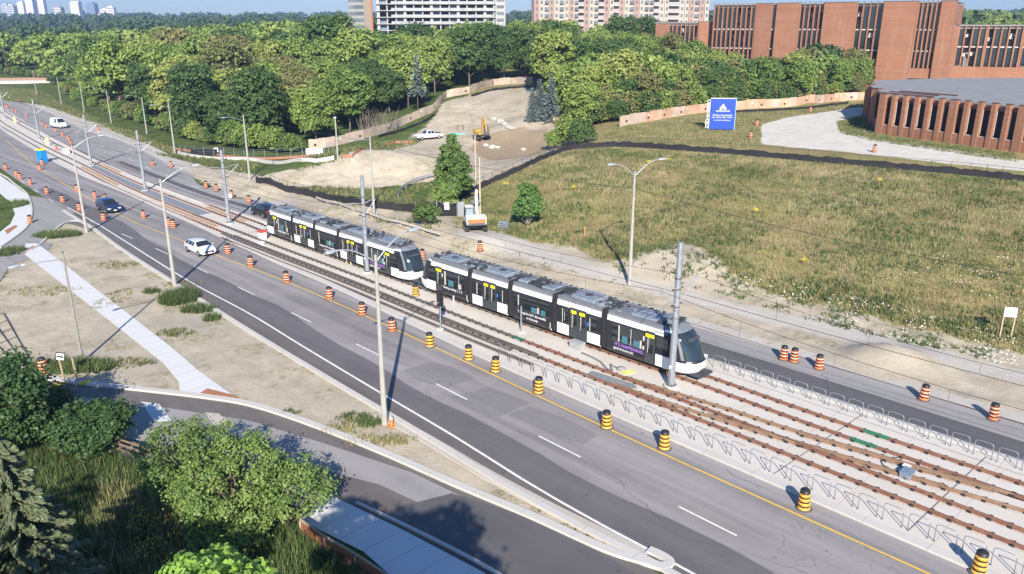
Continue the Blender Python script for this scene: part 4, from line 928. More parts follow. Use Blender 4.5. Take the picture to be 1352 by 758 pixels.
M_WIRE = mat('copper_wire', (.10,.065,.05), .5, .5)
mp_ = [(34, .4), (0, 0), (-36.4, .6), (-66.4, .5), (-96.5, 1.4), (-128, 3.6), (-176, 7.6), (-236, 14.3)]
for f_, nm in ((rc, 'far'), (lc, 'near')):
    for h0, sag, kind in ((5.7, .03, 'contact'), (7.2, .9, 'messenger')):
        pts = []
        for (sa, _), (sb, _) in zip(mp_[:-1], mp_[1:]):
            for k in range(8):
                t = k / 8; s = sa + (sb - sa) * t; x, y = W(s, f_(s)); pts.append((x, y, float(base(x, y)) + .06 + h0 - sag * 4 * t * (1 - t)))
        o = MB().tube(pts, .018 if kind == 'contact' else .015, 5).build('overhead_wire', M_WIRE); o['category'] = 'wire'; o['label'] = f"{'straight lower' if kind == 'contact' else 'sagging upper'} overhead wire above the {'track under the trams' if nm == 'far' else 'track nearest the roadway'}"
# droppers
for f_, lb in ((rc, 'track under the trams'), (lc, 'track nearest the roadway')):
    mb = MB()
    for (sa, _), (sb, _) in zip(mp_[:5], mp_[1:6]):
        for k in range(1, 6):
            t = k / 6; s = sa + (sb - sa) * t; x, y = W(s, f_(s)); z = float(base(x, y)) + .06; mb.tube([(x, y, z + 5.7), (x, y, z + 7.2 - .9 * 4 * t * (1 - t))], .009, 4)
    o = mb.build('wire_droppers', M_WIRE); o['category'] = 'wire'; o['label'] = f'thin vertical droppers between the wires above the {lb}'
# lines on poles beyond the far road
def wire(pts, label, r_=.02):
    out = []
    for a, b_ in zip(pts[:-1], pts[1:]):
        a = Vector(a); b_ = Vector(b_); sg = (b_ - a).length * .015
        for k in range(10): t = k / 10; p = a.lerp(b_, t); p.z -= sg * 4 * t * (1 - t); out.append(p)
    out.append(Vector(pts[-1])); o = MB().tube(out, r_, 5).build('cable', M_CABLE); o['category'] = 'cable'; o['label'] = label
pa_, pb_, pc_ = G(231, 203), G(330, 238), G(494, 283); q1 = G(831, 376)
wire([pa_ + Vector((0,0,10.2)), pb_ + Vector((0,0,10.4)), pc_ + Vector((0,0,9.3)), q1 + Vector((0,0,9.0)), Vector((34, 40, 9.2))], 'black cable strung between the poles beyond the far road')

# ================================================================== DRUMS, CONE
M_OR = mat('drum_orange', (.80,.17,.03), .55, 0, .1, 5); M_ORY = mat('drum_amber_sheeting', (.82,.38,.045), .4, 0, .1, 5); M_BK = mat('drum_black', (.02,.02,.02), .55, 0, .2, 5); M_WH = mat('drum_white_band', (.72,.60,.50), .4)
def make_drum(kind):
    root = thing('construction_drum', (0, 0, 0), 0, 'x', 'construction drum', 'construction drums along the lanes')
    rows = [(.29,.03,0),(.29,.16,0),(.275,.16,1),(.27,.25,1),(.285,.25,0),(.275,.39,0),(.262,.39,1),(.257,.48,1),(.272,.48,0),(.262,.62,0),(.25,.62,1),(.245,.71,1),(.258,.71,0),(.25,.85,0),(.235,.85,1),(.232,1.0,1),(.20,1.04,1),(.0,1.05,1)]
    mi = []
    for i in range(len(rows) - 1): mi.append(1 if rows[i][2] == 1 and rows[i + 1][2] == 1 else (0 if rows[i + 1][2] == 0 and rows[i][2] == 0 else (0 if rows[i][2] == 0 else 1)))
    mats = [M_OR if kind else M_ORY, M_BK]
    MB().lathe([(r, z) for r, z, _ in rows], 18, (0, 0, 0), mi).build('drum_body', mats, root, True)
    if kind:
        rf = MB()
        for z, r in ((.32, .284), (.55, .271), (.78, .258)): rf.lathe([(r, z - .022), (r - .003, z + .022)], 18)
        rf.build('reflective_band', M_WH, root)
    MB().lathe([(0, 0), (.40, 0), (.39, .03), (.29, .05)], 20).build('rubber_base', mat('dusty_rubber', (.10,.095,.095), .9), root)
    MB().tube([(-.08, 0, 1.02), (-.06, 0, 1.09), (.06, 0, 1.09), (.08, 0, 1.02)], .018, 6).build('handle', M_BK, root)
    return root
dA = make_drum(0); dB = make_drum(1); used = {0: False, 1: False}
def drum(px, py, kind, label, sc=1.0, tilt=0):
    src = dA if kind == 0 else dB
    if not used[kind]: o = src; used[kind] = True
    else: o = copy_tree(src)
    p = G(px, py); o.location = (p.x, p.y, p.z + .04); o.rotation_euler = (random.uniform(-.05, .05) + tilt, random.uniform(-.05, .05), random.uniform(0, 6)); o.scale = (sc,) * 3; o['label'] = label; return o
yl = [(301,335),(331,352),(379,373),(435,395),(478,416),(518,437),(568,458),(619,475),(654,491),(711,519),(801,565),(877,593),(1061,672),(1291,757)]
for k, (a_, b_) in enumerate(yl[::-1]): drum(a_, b_, 0 if k < 8 else 1, f'amber and black drum on the yellow line, {ORD[k]} from its lower right end' if k < 8 else f'orange drum on the yellow line, {ORD[k]} from its lower right end', 1.06)
for k, (a_, b_) in enumerate([(1034,475),(1048,478),(1081,487),(1219,528),(1311,554)]): drum(a_, b_, 1, f'orange and black drum on the far road beyond the hoops, {ORD[k]} from the left')
drum(549, 391, 0, 'amber drum between the tracks, in front of the gap between the trams')
drum(634, 331, 1, 'orange drum on the sand strip below the white excavator'); drum(558, 342, 1, 'orange drum peeking out behind the rear tram windscreen')
for k, (a_, b_) in enumerate([(225,221),(226,221),(272,248),(286,252),(306,261),(329,268)][1:]): drum(a_, b_, 1, f'orange drum on the far road left of the black SUV, {ORD[k]} from the left')
drum(201.5, 219, 1, 'orange drum on the far road beside the fourth grey mast')
for k, (a_, b_) in enumerate([(8,224),(22,233),(27,237),(40,244),(62,256),(83,267),(105,278),(137,291)]): drum(a_, b_, 1, f'orange drum in the row curving past the navy car, {ORD[k]} from the left edge')
drum(40, 295, 1, 'orange drum standing by the curved sidewalk corner')
for k, (a_, b_) in enumerate([(53,225),(56,218),(102,253),(125.5,262),(140,266),(190,288),(223,298),(229,301)]): drum(a_, b_, 1, f'inner lane orange drum by blue cabin and navy car, {ORD[k]} from left')
for k, (a_, b_) in enumerate([(4,140),(8,142),(10,143),(17,147),(21.5,148.5),(35,154),(56,166),(61,169),(74,174.5),(83,180),(90,184),(92,187),(94,192),(75,199),(25,134.5),(130,172.5)]): drum(a_, b_, 1, f'distant orange drum by the white van and far kerb, {ORD[k]} from the left' if k < 13 else ['distant orange drum on the track bed near the pale equipment box', 'distant orange drum by the outer shoulder at far left', 'lone orange drum on the grassy strip below the tree row lamps'][k - 13])
drum(58, 492, 1, 'orange and black drum at the edge of the service road by the sawhorse sign', 1.05)
for k, (a_, b_) in enumerate([(1154,201),(991,182),(999,166),(1070,148)]): drum(a_, b_, 1, ['orange drum on the pale gravel in front of the low brick wing', 'orange drum at the near left edge of the gravel, by the black fence', 'orange drum in the grass right of the blue billboard', 'orange drum at the far end of the gravel near the hoarding'][k], 1.05)
cn = thing('traffic_cone', G(517, 563) + Vector((0, 0, .03)), .3, 'orange traffic cone with a white collar at the foot of the two armed lamp', 'traffic cone')
MB().lathe([(.16, .03), (.105, .42), (.075, .42), (.035, .72), (0, .72)], 16, (0, 0, 0), [0, 0, 0, 0]).build('cone_body', [M_OR], cn, True); MB().lathe([(.098, .46), (.066, .62)], 16).build('reflective_collar', M_TWHT, cn); MB().box((0, 0, .02), (.38, .38, .04)).build('cone_base', M_OR, cn)

# ================================================================== HOOPS
def make_hoop():
    root = thing('hoop_rail', (0, 0, 0), 0, 'x', 'hoop rail'); pts = [(-.46, 0, 0)]
    for k in range(5): a = math.pi - k * math.pi / 8; pts.append((-.30 + .16 * math.cos(a), 0, .79 + .16 * math.sin(a)))
    for k in range(5): a = math.pi / 2 - k * math.pi / 8; pts.append((.30 + .16 * math.cos(a), 0, .79 + .16 * math.sin(a)))
    pts.append((.46, 0, 0)); MB().tube(pts, .022, 8).build('hoop', mat('galvanised_tube', (.33,.35,.37), .45, .5, .1), root, True)
    ft = MB()
    for x in (-.46, .46): MB().box((x, 0, .01), (.10, .10, .02)).build('foot_plate', steel(), root)
    pass; return root
hp = make_hoop(); first = True
for f_, s0, n_, lb, gp in ((lambda s: kF(s) - 1.05, .6, 24, 'bent steel hoop in the row along the far side of the tracks', 'steel hoops on the far side of the tracks'), (lambda s: kN(s) + 1.0, -11.2, 34, 'bent steel hoop in the row between the near kerb and the rails', 'steel hoops on the near side of the tracks')):
    for k in range(n_):
        s = s0 + k * 1.2; x, y = W(s, f_(s)); o = hp if first else copy_tree(hp); first = False
        o.location = (x, y, float(base(x, y)) + .06); o.rotation_euler = (0, 0, HD + random.uniform(-.03, .03)); o['label'] = lb; o['group'] = gp
# ================================================================== FENCES AND HOARDINGS
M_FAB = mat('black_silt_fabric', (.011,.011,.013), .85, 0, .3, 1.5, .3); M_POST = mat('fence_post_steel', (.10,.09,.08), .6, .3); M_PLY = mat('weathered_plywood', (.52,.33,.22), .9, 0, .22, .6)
M_PLYP = mat('faded_plywood', (.45,.36,.29), .9, 0, .2, .6); M_HOLE = mat('dark_opening', (.06,.03,.02), .9); M_TIM = mat('rough_timber', (.42,.33,.22), .9, 0, .2, 3)
def resample(pts, step):
    pts = [Vector((p[0], p[1], 0)) for p in pts]; out = [pts[0]]
    for a, b_ in zip(pts[:-1], pts[1:]):
        k = max(1, round((b_ - a).length / step)); out += [a.lerp(b_, j / k) for j in range(1, k + 1)]
    return out
def drape(pts, step=2.4, curve=True):
    w_ = resample(smooth([tuple(p) for p in pts], 3) if curve else pts, step); z = T(np.array([p.x for p in w_]), np.array([p.y for p in w_]))
    return [Vector((p.x, p.y, float(zz))) for p, zz in zip(w_, z)]
def silt_fence(pts, label, hb=1.0, hr=1.45, mesh=True, step=3.0):
    w_ = drape(pts, step); root = thing('silt_fence', w_[0], 0, label, 'fence'); o0 = w_[0]; r_ = random.Random(len(w_))
    fb = MB(); k = 0
    for i in range(len(w_) - 1):
        for j in range(4):
            a = w_[i].lerp(w_[i+1], j / 4); b_ = w_[i].lerp(w_[i+1], (j+1) / 4)
            for p in (a,) if not (i == len(w_) - 2 and j == 3) else (a, b_):
                h_ = hb * (1 + .12 * math.sin(i * 4 + j * 1.7) - (.06 if j % 4 == 2 else 0)); wv = .08 * math.sin(i * 2.1 + j * 2.3)
                fb.v += [tuple(p - o0 + Vector((wv, -.1, -.25))), tuple(p - o0 + Vector((wv * .5, -.02, h_))), tuple(p - o0 + Vector((wv*.5, .02, h_))), tuple(p - o0 + Vector((wv, .06, -.25)))]
    n = len(fb.v) // 4
    for i in range(n - 1):
        for j in range(3): fb.f.append((4*i + j, 4*i + j + 1, 4*i + j + 5, 4*i + j + 4)); fb.m.append(0)
    fb.build('fence_fabric', M_FAB, root, True)
    for p in w_: MB().tube([tuple(p - o0 + Vector((0, .08, -.2))), tuple(p - o0 + Vector((0, .08, hr)))], .04, 6).build('fence_post', M_POST, root)
    MB().tube([tuple(p - o0 + Vector((0, .08, hr - .04))) for p in w_], .026, 5).build('top_rail', M_POST, root)
    mm = MB()
    for a, b_ in zip(w_[:-1], w_[1:]):
        for j in range(8): c = a.lerp(b_, j / 8) - o0; mm.tube([tuple(c + Vector((0, .08, hb * .8))), tuple(c + Vector((.25, .08, hr)))], .006, 3)
    mm.build('wire_mesh', M_POST, root)
silt_fence(P([(600,266),(620,256),(650,242),(690,224),(720,210),(747,200),(765,197),(810,194),(860,196),(900,199),(1000,207),(1100,216),(1200,225),(1280,232),(1352,240),(1520,258)]), 'long black silt fence along the top of the grassy hillside', .85, 1.6)
silt_fence(P([(338,242),(370,250),(400,257),(440,266),(480,272),(530,278),(572,281),(603,284)]), 'dark fabric covered chain link fence between sand piles and the closed gate', .95, 1.5)
# gate at the end of the path
gt = thing('site_gate', G(604, 286), R(-8), 'dark metal site gate with white notices beside the white excavator', 'gate')
for x in (0, -2.6): MB().tube([(x, 0, -.2), (x, 0, 2.0)], .06, 8).build('gate_post', steel(), gt)
MB().box((-1.3, 0, .8), (2.4, .04, 1.2)).build('gate_fabric', M_FAB, gt); MB().box((-1.3, -.04, 1.1), (.6, .02, .5)).build('notice', M_TWHT, gt); MB().box((.5, -.03, .9), (.8, .04, 2.0)).build('gate_leaf', mat('grey_mesh_panel', (.25,.27,.28), .7), gt)
bx = thing('notice_board', G(590, 281) + Vector((0, .0, 0)), 0, 'small white notice fixed to the dark fence under the columnar tree', 'notice'); MB().box((0, -.15, 1.2), (.7, .03, .45)).build('notice_panel', M_TWHT, bx)
bu = MB().tube([(0, 0, -.1), (0, 0, 1.5)], .03, 6).build('notice_post', M_POST, bx)

def hoarding(pts, label, h, m_, hole=3, leanv=0):
    w_ = drape(pts, 2.44); o0 = w_[0]; root = thing('hoarding', o0, 0, label, 'hoarding'); r_ = random.Random(5); cols = [m_, mat(m_.name + '_darker', tuple(c * .85 for c in ((.52,.33,.22) if m_ is M_PLY else (.45,.36,.29))), .9, 0, .2, .6), mat(m_.name + '_greyer', (.46,.36,.29), .9, 0, .2, .6)]
    for i in range(len(w_) - 1):
        a = w_[i] - o0; b_ = w_[i+1] - o0; d_ = (b_ - a); nrm = Vector((-d_.y, d_.x, 0)).normalized() * .03; hh = h * r_.uniform(.94, 1.05); mbp = MB(); g_ = d_ * .006
        vs = [a + g_ - nrm + Vector((0,0,-.3)), b_ - g_ - nrm + Vector((0,0,-.3)), b_ - g_ - nrm + Vector((0,0,hh)), a + g_ - nrm + Vector((0,0,hh)), a + g_ + nrm + Vector((0,0,-.3)), b_ - g_ + nrm + Vector((0,0,-.3)), b_ - g_ + nrm + Vector((0,0,hh)), a + g_ + nrm + Vector((0,0,hh))]
        mbp.add(vs, [(0,1,2,3),(5,4,7,6),(3,2,6,7),(0,4,5,1),(0,3,7,4),(1,5,6,2)]); pn = mbp.build('plywood_panel', r_.choice(cols), root)
        rz = math.atan2(d_.y, d_.x); c = (a + b_) / 2
        if i % hole == 1: MB().box(c - nrm * 2.2 + Vector((0, 0, h * .4)), (.5, .05, .45), rz).build('peephole', M_HOLE, pn)
        if i % 7 == 4: MB().box(c - nrm * 2.2 + Vector((0, 0, h * .65)), (.45, .04, .3), rz).build('notice', M_TWHT, pn)
    return root
hoarding(P([(818,168),(840,163),(880,156),(925,149),(960,146),(1000,143),(1060,138),(1100,134),(1143,132)]), 'long orange plywood hoarding in front of the hedge, behind the blue billboard', 1.9, M_PLY)
hoarding(P([(408,197),(430,195),(470,186),(500,178),(530,166),(553,156),(572,148),(582,137),(590,129),(620,123),(640,116),(660,112),(703,111)]), 'faded plywood hoarding curving up beside the sandy pit below the woods', 1.9, M_PLYP, 5)
hoarding(P([(708,156),(722,159),(740,165)]), 'short plywood hoarding at the foot of the blue spruces', 1.2, M_PLY, 9)
# silt fabric below the hoardings
for pts, lb in ((P([(935,151.5),(980,149),(1040,146),(1090,141),(1120,137)]), 'black silt fabric strip below the orange hoarding'), (P([(500,182),(540,170),(560,162),(575,153)]), 'black silt fabric below the faded hoarding by the pit'), (P([(622,128),(650,120),(680,116.5),(703,115.5)]), 'black silt fabric along the crest of the sand bank')):
    w_ = drape(pts, 1.5); mb = MB()
    for i, p in enumerate(w_): mb.v += [tuple(p + Vector((0, -.05, -.2))), tuple(p + Vector((0, -.03, .55 + .1 * math.sin(i * 2.3)))), tuple(p + Vector((0, .03, .55))), tuple(p + Vector((0, .05, -.2)))]
    for i in range(len(w_) - 1):
        for j in range(3): mb.f.append((4*i + j, 4*i + j + 1, 4*i + j + 5, 4*i + j + 4)); mb.m.append(0)
    o = mb.build('silt_fabric', M_FAB); o['label'] = lb; o['category'] = 'fabric strip'
def strip_obj(name, pts, z0, z1, w_, m_, label, cat, posts=0, curve=True):
    dp = drape(pts, 1.5, curve); o0 = dp[0]; root = thing(name, o0, 0, label, cat); mb = MB()
    for i, p in enumerate(dp):
        d_ = (dp[min(i + 1, len(dp) - 1)] - dp[max(0, i - 1)]); nr = Vector((-d_.y, d_.x, 0)).normalized() * w_ / 2; q_ = p - o0
        mb.v += [tuple(q_ - nr + Vector((0,0,z0))), tuple(q_ - nr * .7 + Vector((0,0,z1))), tuple(q_ + nr * .7 + Vector((0,0,z1))), tuple(q_ + nr + Vector((0,0,z0)))]
    for i in range(len(dp) - 1):
        for j in range(4): mb.f.append((4*i + j, 4*i + (j+1) % 4, 4*i + (j+1) % 4 + 4, 4*i + j + 4)); mb.m.append(0)
    mb.f += [(3, 2, 1, 0), tuple(4 * (len(dp) - 1) + j for j in range(4))]; mb.m += [0, 0]; mb.build('beam' if posts else 'barrier_body', m_, root)
    if posts:
        for i in range(0, len(dp), posts): MB().tube([tuple(dp[i] - o0 + Vector((0, .1, -.2))), tuple(dp[i] - o0 + Vector((0, .1, z1)))], .06, 6).build('post', M_TIM, root)
    return root
strip_obj('concrete_barrier', P([(236,203),(250,207),(285,211),(340,213),(400,213),(441,210)]), -.1, .55, .5, M_KERB, 'long pale concrete barrier below the fenced yard at the edge of the woods', 'barrier')
strip_obj('guard_rail', P([(526,264),(528,256),(536,249),(550,242),(562,238),(574,235)]), .45, .75, .1, steel(), 'curved grey guard rail beside the path left of the columnar tree', 'guard rail', 2)
strip_obj('guard_rail', P([(418,265),(450,274),(490,287),(520,296),(548,304),(580,314)]), .35, .62, .12, mat('pale_rail', (.45,.42,.36), .7), 'long pale guard rail on the sand beyond the rear tram', 'guard rail', 3)
M_NET = mat('orange_netting', (.36,.15,.09), .8, 0, .3, 2)
strip_obj('orange_netting', P([(165,179),(190,187),(215,195),(245,200),(280,205),(315,209),(360,211),(420,206)]), .05, .45, .06, M_NET, 'faded orange safety netting along the foot of the woods', 'netting', 3)
strip_obj('orange_netting', P([(452,207),(475,200),(510,193),(545,190)]), .0, .5, .06, M_NET, 'rust orange netting strip below the faded hoarding', 'netting', 3)
yd = thing('chain_link_fence', G(240, 206), 0, 'thin chain link fence of the yard behind the pale barrier', 'fence'); w_ = drape(P([(238,205),(270,207),(310,209),(350,211),(400,209),(440,205)]), 3.2)
for p in w_: MB().tube([tuple(p - yd.location + Vector((0,0,-.2))), tuple(p - yd.location + Vector((0,0,1.9)))], .04, 6).build('fence_post', steel(), yd)
mb = MB()
for a, b_ in zip(w_[:-1], w_[1:]):
    for zz in (.5, 1.0, 1.5, 1.85): mb.tube([tuple(a - yd.location + Vector((0,0,zz))), tuple(b_ - yd.location + Vector((0,0,zz)))], .014, 4)
mb.build('wire_mesh', steel(), yd)
for (a_, b_), lb, w2, h2, m2 in (((416,206),'white site trailer panel beside the faded hoarding, behind the barrier',3.2,1.1,M_TWHT), ((286,204),'white sign board on the fence right of the tall grey pole',.8,1.0,M_TWHT), ((270,206),'dark stack of materials inside the fenced yard',5,1.0,M_FAB)):
    o = MB().box((0, 0, h2 / 2 + .3), (w2, .5 if w2 > 1 else .06, h2)).build('site_board', m2, bevel=.04); o.location = G(a_, b_); o['label'] = lb; o['category'] = 'site panel'
# wooden fences on the near slope
def rail_fence(pts, label, m_, h=1.0, fill=False):
    dp = drape(pts, 2.2, False); o0 = dp[0]; root = thing('wooden_fence', o0, 0, label, 'fence')
    for p in dp: MB().box(tuple(p - o0 + Vector((0,0,h/2 - .1))), (.1, .1, h + .2)).build('fence_post', m_, root)
    for a, b_ in zip(dp[:-1], dp[1:]):
        for zz in ((.25, .6, .92) if not fill else (.9, .08)): MB().bar(tuple(a - o0 + Vector((0,-.06,zz))), tuple(b_ - o0 + Vector((0,-.06,zz))), .04, .12).build('fence_rail', m_, root)
        if fill: MB().bar(tuple(a - o0 + Vector((0,0,.48))), tuple(b_ - o0 + Vector((0,0,.48))), .03, .66).build('fence_board', mat('rust_red_sheet', (.27,.11,.06), .8, 0, .25, 2), root)
    return root
rail_fence(P([(398,706),(430,728),(470,752),(520,785)]), 'rust red board fence with grey posts below the pale sidewalk', mat('grey_timber', (.34,.29,.23), .9, 0, .2, 4), .75, True)
rail_fence(P([(60,572),(110,585),(160,598),(200,612)]), 'dark wooden rail fence in the shade behind the left trees', mat('brown_timber', (.20,.14,.10), .9, 0, .2, 4), .9)
# flat lattice of dark bars on the dirt at the left edge
lf = thing('ground_lattice', G(14, 452), R(0), 'flat lattice of dark bars lying on the dirt at the left edge', 'fence panel')
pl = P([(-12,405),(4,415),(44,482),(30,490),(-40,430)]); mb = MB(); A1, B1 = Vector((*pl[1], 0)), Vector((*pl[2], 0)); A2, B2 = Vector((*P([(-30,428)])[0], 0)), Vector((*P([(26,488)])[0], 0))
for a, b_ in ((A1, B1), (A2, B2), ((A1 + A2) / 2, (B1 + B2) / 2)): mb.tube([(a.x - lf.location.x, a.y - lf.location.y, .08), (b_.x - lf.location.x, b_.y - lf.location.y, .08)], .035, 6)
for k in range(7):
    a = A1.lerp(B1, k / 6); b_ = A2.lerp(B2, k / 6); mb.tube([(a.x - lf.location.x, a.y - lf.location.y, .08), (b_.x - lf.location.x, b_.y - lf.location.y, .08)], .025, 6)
mb.build('lattice_bars', M_POST, lf)

# ================================================================== SIGNS AND SMALL EQUIPMENT
M_BB = mat('billboard_blue', (.008,.055,.42), .5, 0, .06, .5)
p = G(952, 172); H = height_at(p, 130); bb = thing('billboard', p, R(-6), 'tall blue billboard with white logo standing on the grass before the hoarding', 'billboard'); w2 = 4.3
MB().box((0, 0, H / 2 + .1), (w2, .5, H - .2), 0).build('sign_panel', M_BB, bb); MB().box((0, 0, H + .03), (w2 + .1, .6, .1)).build('top_trim', M_TWHT, bb); MB().box((w2 / 2 + .05, 0, H / 2), (.08, .6, H)).build('side_trim', mat('pale_blue_trim', (.35,.55,.8), .5), bb)
lg = MB(); k = H * .70
for sg in (-1, 1): lg.add([(0, -.27, k + .75), (sg * .62, -.27, k - .1), (sg * .38, -.27, k - .28), (sg * .1, -.27, k - .12), (0, -.27, k + .1)], [(0,1,2,3,4) if sg > 0 else (4,3,2,1,0)])
lg.build('logo', M_WLET, bb)
for txt, z, sz in (('ASPENRIDGE', H * .585, .42), ('60 Acre Community', H * .46, .40), ('Live. Work. Play. Thrive.', H * .395, .36), ('crosstowncommunity.ca', H * .31, .30)):
    o = bpy.data.objects.new('lettering', text_mesh(txt, sz, M_WLET, .01, 'CENTER')); link(o, bb); o.location = (0, -.27, z); o.rotation_euler = (math.pi / 2, 0, 0)
for k_, ch in enumerate('CROSSTOWN'):
    o = bpy.data.objects.new('side_letter', text_mesh(ch, .80, M_WLET, .06, 'CENTER')); link(o, bb); o.location = (-w2 / 2 - .42, -.15, H - .75 - k_ * (H - .5) / 9); o.rotation_euler = (math.pi / 2, 0, 0)
MB().box((-w2 / 2 - .05, .1, H / 2), (.1, .2, H)).build('edge_post', M_TWHT, bb)
# white board on two timber legs
p = G(1327, 446); sb = thing('notice_board', p, R(-15), 'white notice board on two timber legs at the right edge of the hillside', 'notice board'); H = height_at(p, 406)
for x in (-.38, .38): MB().box((x, 0, H / 2 - .1), (.09, .09, H + .2)).build('leg', M_TIM, sb); MB().box((x, 0, .04), (.1, 1.3, .08)).build('foot', M_TIM, sb)
MB().box((0, -.07, H - .35), (.86, .03, .75)).build('sign_panel', M_TWHT, sb); MB().box((0, -.09, H - .35), (.6, .01, .3)).build('printed_text', mat('grey_print', (.45,.48,.55), .6), sb)
# sawhorse sign
p = G(96, 507); sw = thing('road_sign', p, R(12), 'tilted white and black sign on timber legs with yellow sandbags at the service road', 'road sign')
for x in (-.45, .35): MB().bar((x, .0, 0), (x - .05, -.1, 1.9), .09, .09).build('leg', M_TIM, sw); MB().box((x, 0, .05), (.12, 1.4, .1)).build('foot', M_TIM, sw)
sgp = MB().box((-.4, -.1, 2.1), (.58, .04, .58), 0, 0, R(12)).build('sign_panel', M_BK, sw); MB().box((-.4, -.13, 2.1), (.46, .02, .46), 0, 0, R(12)).build('sign_face', M_TWHT, sgp); MB().box((-.4, -.145, 2.1), (.4, .02, .12), 0, 0, R(12)).build('arrow_mark', M_BK, sgp)
for (dx, dy), lb in (((.95, -.1), 'yellow sandbag at the right foot of the sawhorse sign'), ((-.75, -.35), 'yellow sandbag at the left foot of the sawhorse sign')):
    mb = MB(); mb.lathe([(0, 0), (.30, .03), (.34, .12), (.25, .2), (0, .22)], 12); o = mb.build('sandbag', mat('yellow_sandbag', (.62,.45,.05), .8, 0, .15, 4), None, True); o.location = p + Vector((dx, dy, .03)); o.scale = (1.3, .8, 1); o.rotation_euler = (0, 0, .6); o['label'] = lb; o['category'] = 'sandbag'
# signals by the tracks
def signal(px, py, top, head_h, label, name='track_signal'):
    p = G(px, py); H = height_at(p, top); r_ = thing(name, p + Vector((0,0,.06)), HD, label, 'signal'); MB().tube([(0,0,0),(0,0,H - head_h)], .06, 8).build('signal_post', steel(), r_)
    MB().box((0, 0, .06), (.4, .4, .12)).build('footing', M_KERB, r_)
    if head_h > .5:
        hd = MB().box((0, 0, H - head_h / 2), (.34, .42, head_h)).build('signal_head', M_BK, r_, bevel=.03)
        for k_ in range(3): MB().lathe([(.11, 0), (.11, .18), (0, .18)], 12).build('lens_hood', M_BK, hd).location = (.17, 0, H - head_h + .25 + k_ * (head_h - .45) / 2); 
        for ch in hd.children: ch.rotation_euler = (0, R(90), 0)
        MB().box((0, -.215, H - head_h * .75), (.12, .01, .05)).build('label_tag', M_TWHT, hd)
    else: MB().box((0, 0, H - .2), (.28, .22, .36)).build('detector_box', M_BK, r_)
    return r_
signal(582, 436, 385, 1.25, 'tall black track signal on a grey post before the front tram'); signal(688, 440, 398, .4, 'grey post with small black detector before the front tram centre')
wp = thing('marker_post', G(599, 403) + Vector((0,0,.06)), 0, 'short white marker post beside the rear of the front tram', 'post'); MB().tube([(0,0,0),(0,0,.75)], .06, 8).build('post_shaft', M_TWHT, wp); MB().lathe([(.06, .75), (.05, .8), (0, .82)], 8).build('post_cap', M_TWHT, wp)
yp = thing('derail_stand', G(460, 349) + Vector((0,0,.06)), HD, 'yellow folding ladder stand beside the rear tram', 'ladder')
for a, b_ in (((-.35,0,0),(.1,0,1.9)), ((-.35,.4,0),(.1,.4,1.9)), ((.5,0,0),(.1,0,1.9)), ((.5,.4,0),(.1,.4,1.9))): MB().bar(a, b_, .06, .06).build('leg', mat('pale_yellow_paint', (.75,.68,.25), .6), yp)
for z in (.4, .8, 1.2, 1.6): MB().bar((-.35 + z * .237, 0, z), (-.35 + z * .237, .4, z), .04, .04).build('rung', mat('pale_yellow_paint', (.75,.68,.25)), yp)
def cabinet(px, py, d_, m_, label, cat='cabinet', cap=None, lift=.06, rz=HD, name='equipment_cabinet'):
    r_ = thing(name, G(px, py) + Vector((0,0,lift)), rz, label, cat); MB().box((0,0,d_[2]/2), d_).build('cabinet_body', m_, r_, bevel=.03)
    MB().box((0, 0, d_[2] + .03), (d_[0] * 1.06, d_[1] * 1.06, .06 if cap is None else .22)).build('cabinet_lid', cap or m_, r_); MB().box((0, -d_[1]/2 - .01, d_[2] * .5), (.03, .02, .16)).build('handle', M_EXD, r_); return r_
cabinet(347, 317, (.7, .7, .95), M_TWHT, 'white cabinet with a red top between the rails by the rear tram', cap=mat('red_cap', (.60,.06,.05), .5))
cabinet(345, 324.5, (.6, .5, .35), M_TWHT, 'low white box on the rails just below the red topped cabinet')
cabinet(88, 203, (1.3, .9, 1.0), mat('cream_box', (.62,.58,.48), .6), 'cream equipment box on the far track at the head of the rusty rails')
cabinet(304, 262, (.5, .4, .6), mat('cream_box', (.62,.58,.48)), 'small cream box on the shoulder by the far lamp')
cabinet(1197, 630, (.55, .8, .28), mat('point_machine_blue_grey', (.22,.27,.33), .5, .2), 'blue grey point machine between the converging rails at lower right', 'point machine')
cabinet(1196, 622, (.35, .3, .25), M_TWHT, 'small white junction box beside the blue grey point machine', 'junction box')
cabinet(762, 461, (1.1, .6, .5), mat('grey_plastic_box', (.33,.34,.34), .6, 0, .1), 'grey equipment box below the front tram near its last bellows')
for a_, b_, w2, d2, h2 in ((270,255,.5,.5,.4),): pass
for (a_, b_), lb in (((63,192),'cream double signal frame standing between the far tracks'), ((20,163),'pale signal frame farther up between the tracks')):
    r_ = thing('signal_frame', G(a_, b_) + Vector((0,0,.06)), HD, lb, 'signal frame'); my = mat('cream_paint', (.62,.56,.36), .6)
    for x in (-1.0, -.2, .3, 1.1): MB().bar((x, 0, 0), (x, 0, 1.7), .12, .12).build('frame_post', my, r_)
    for z in (.6, 1.2, 1.65): MB().bar((-1.0, 0, z), (-.2, 0, z), .1, .1).build('frame_rail', my, r_); MB().bar((.3, 0, z), (1.1, 0, z), .1, .1).build('frame_rail', my, r_)
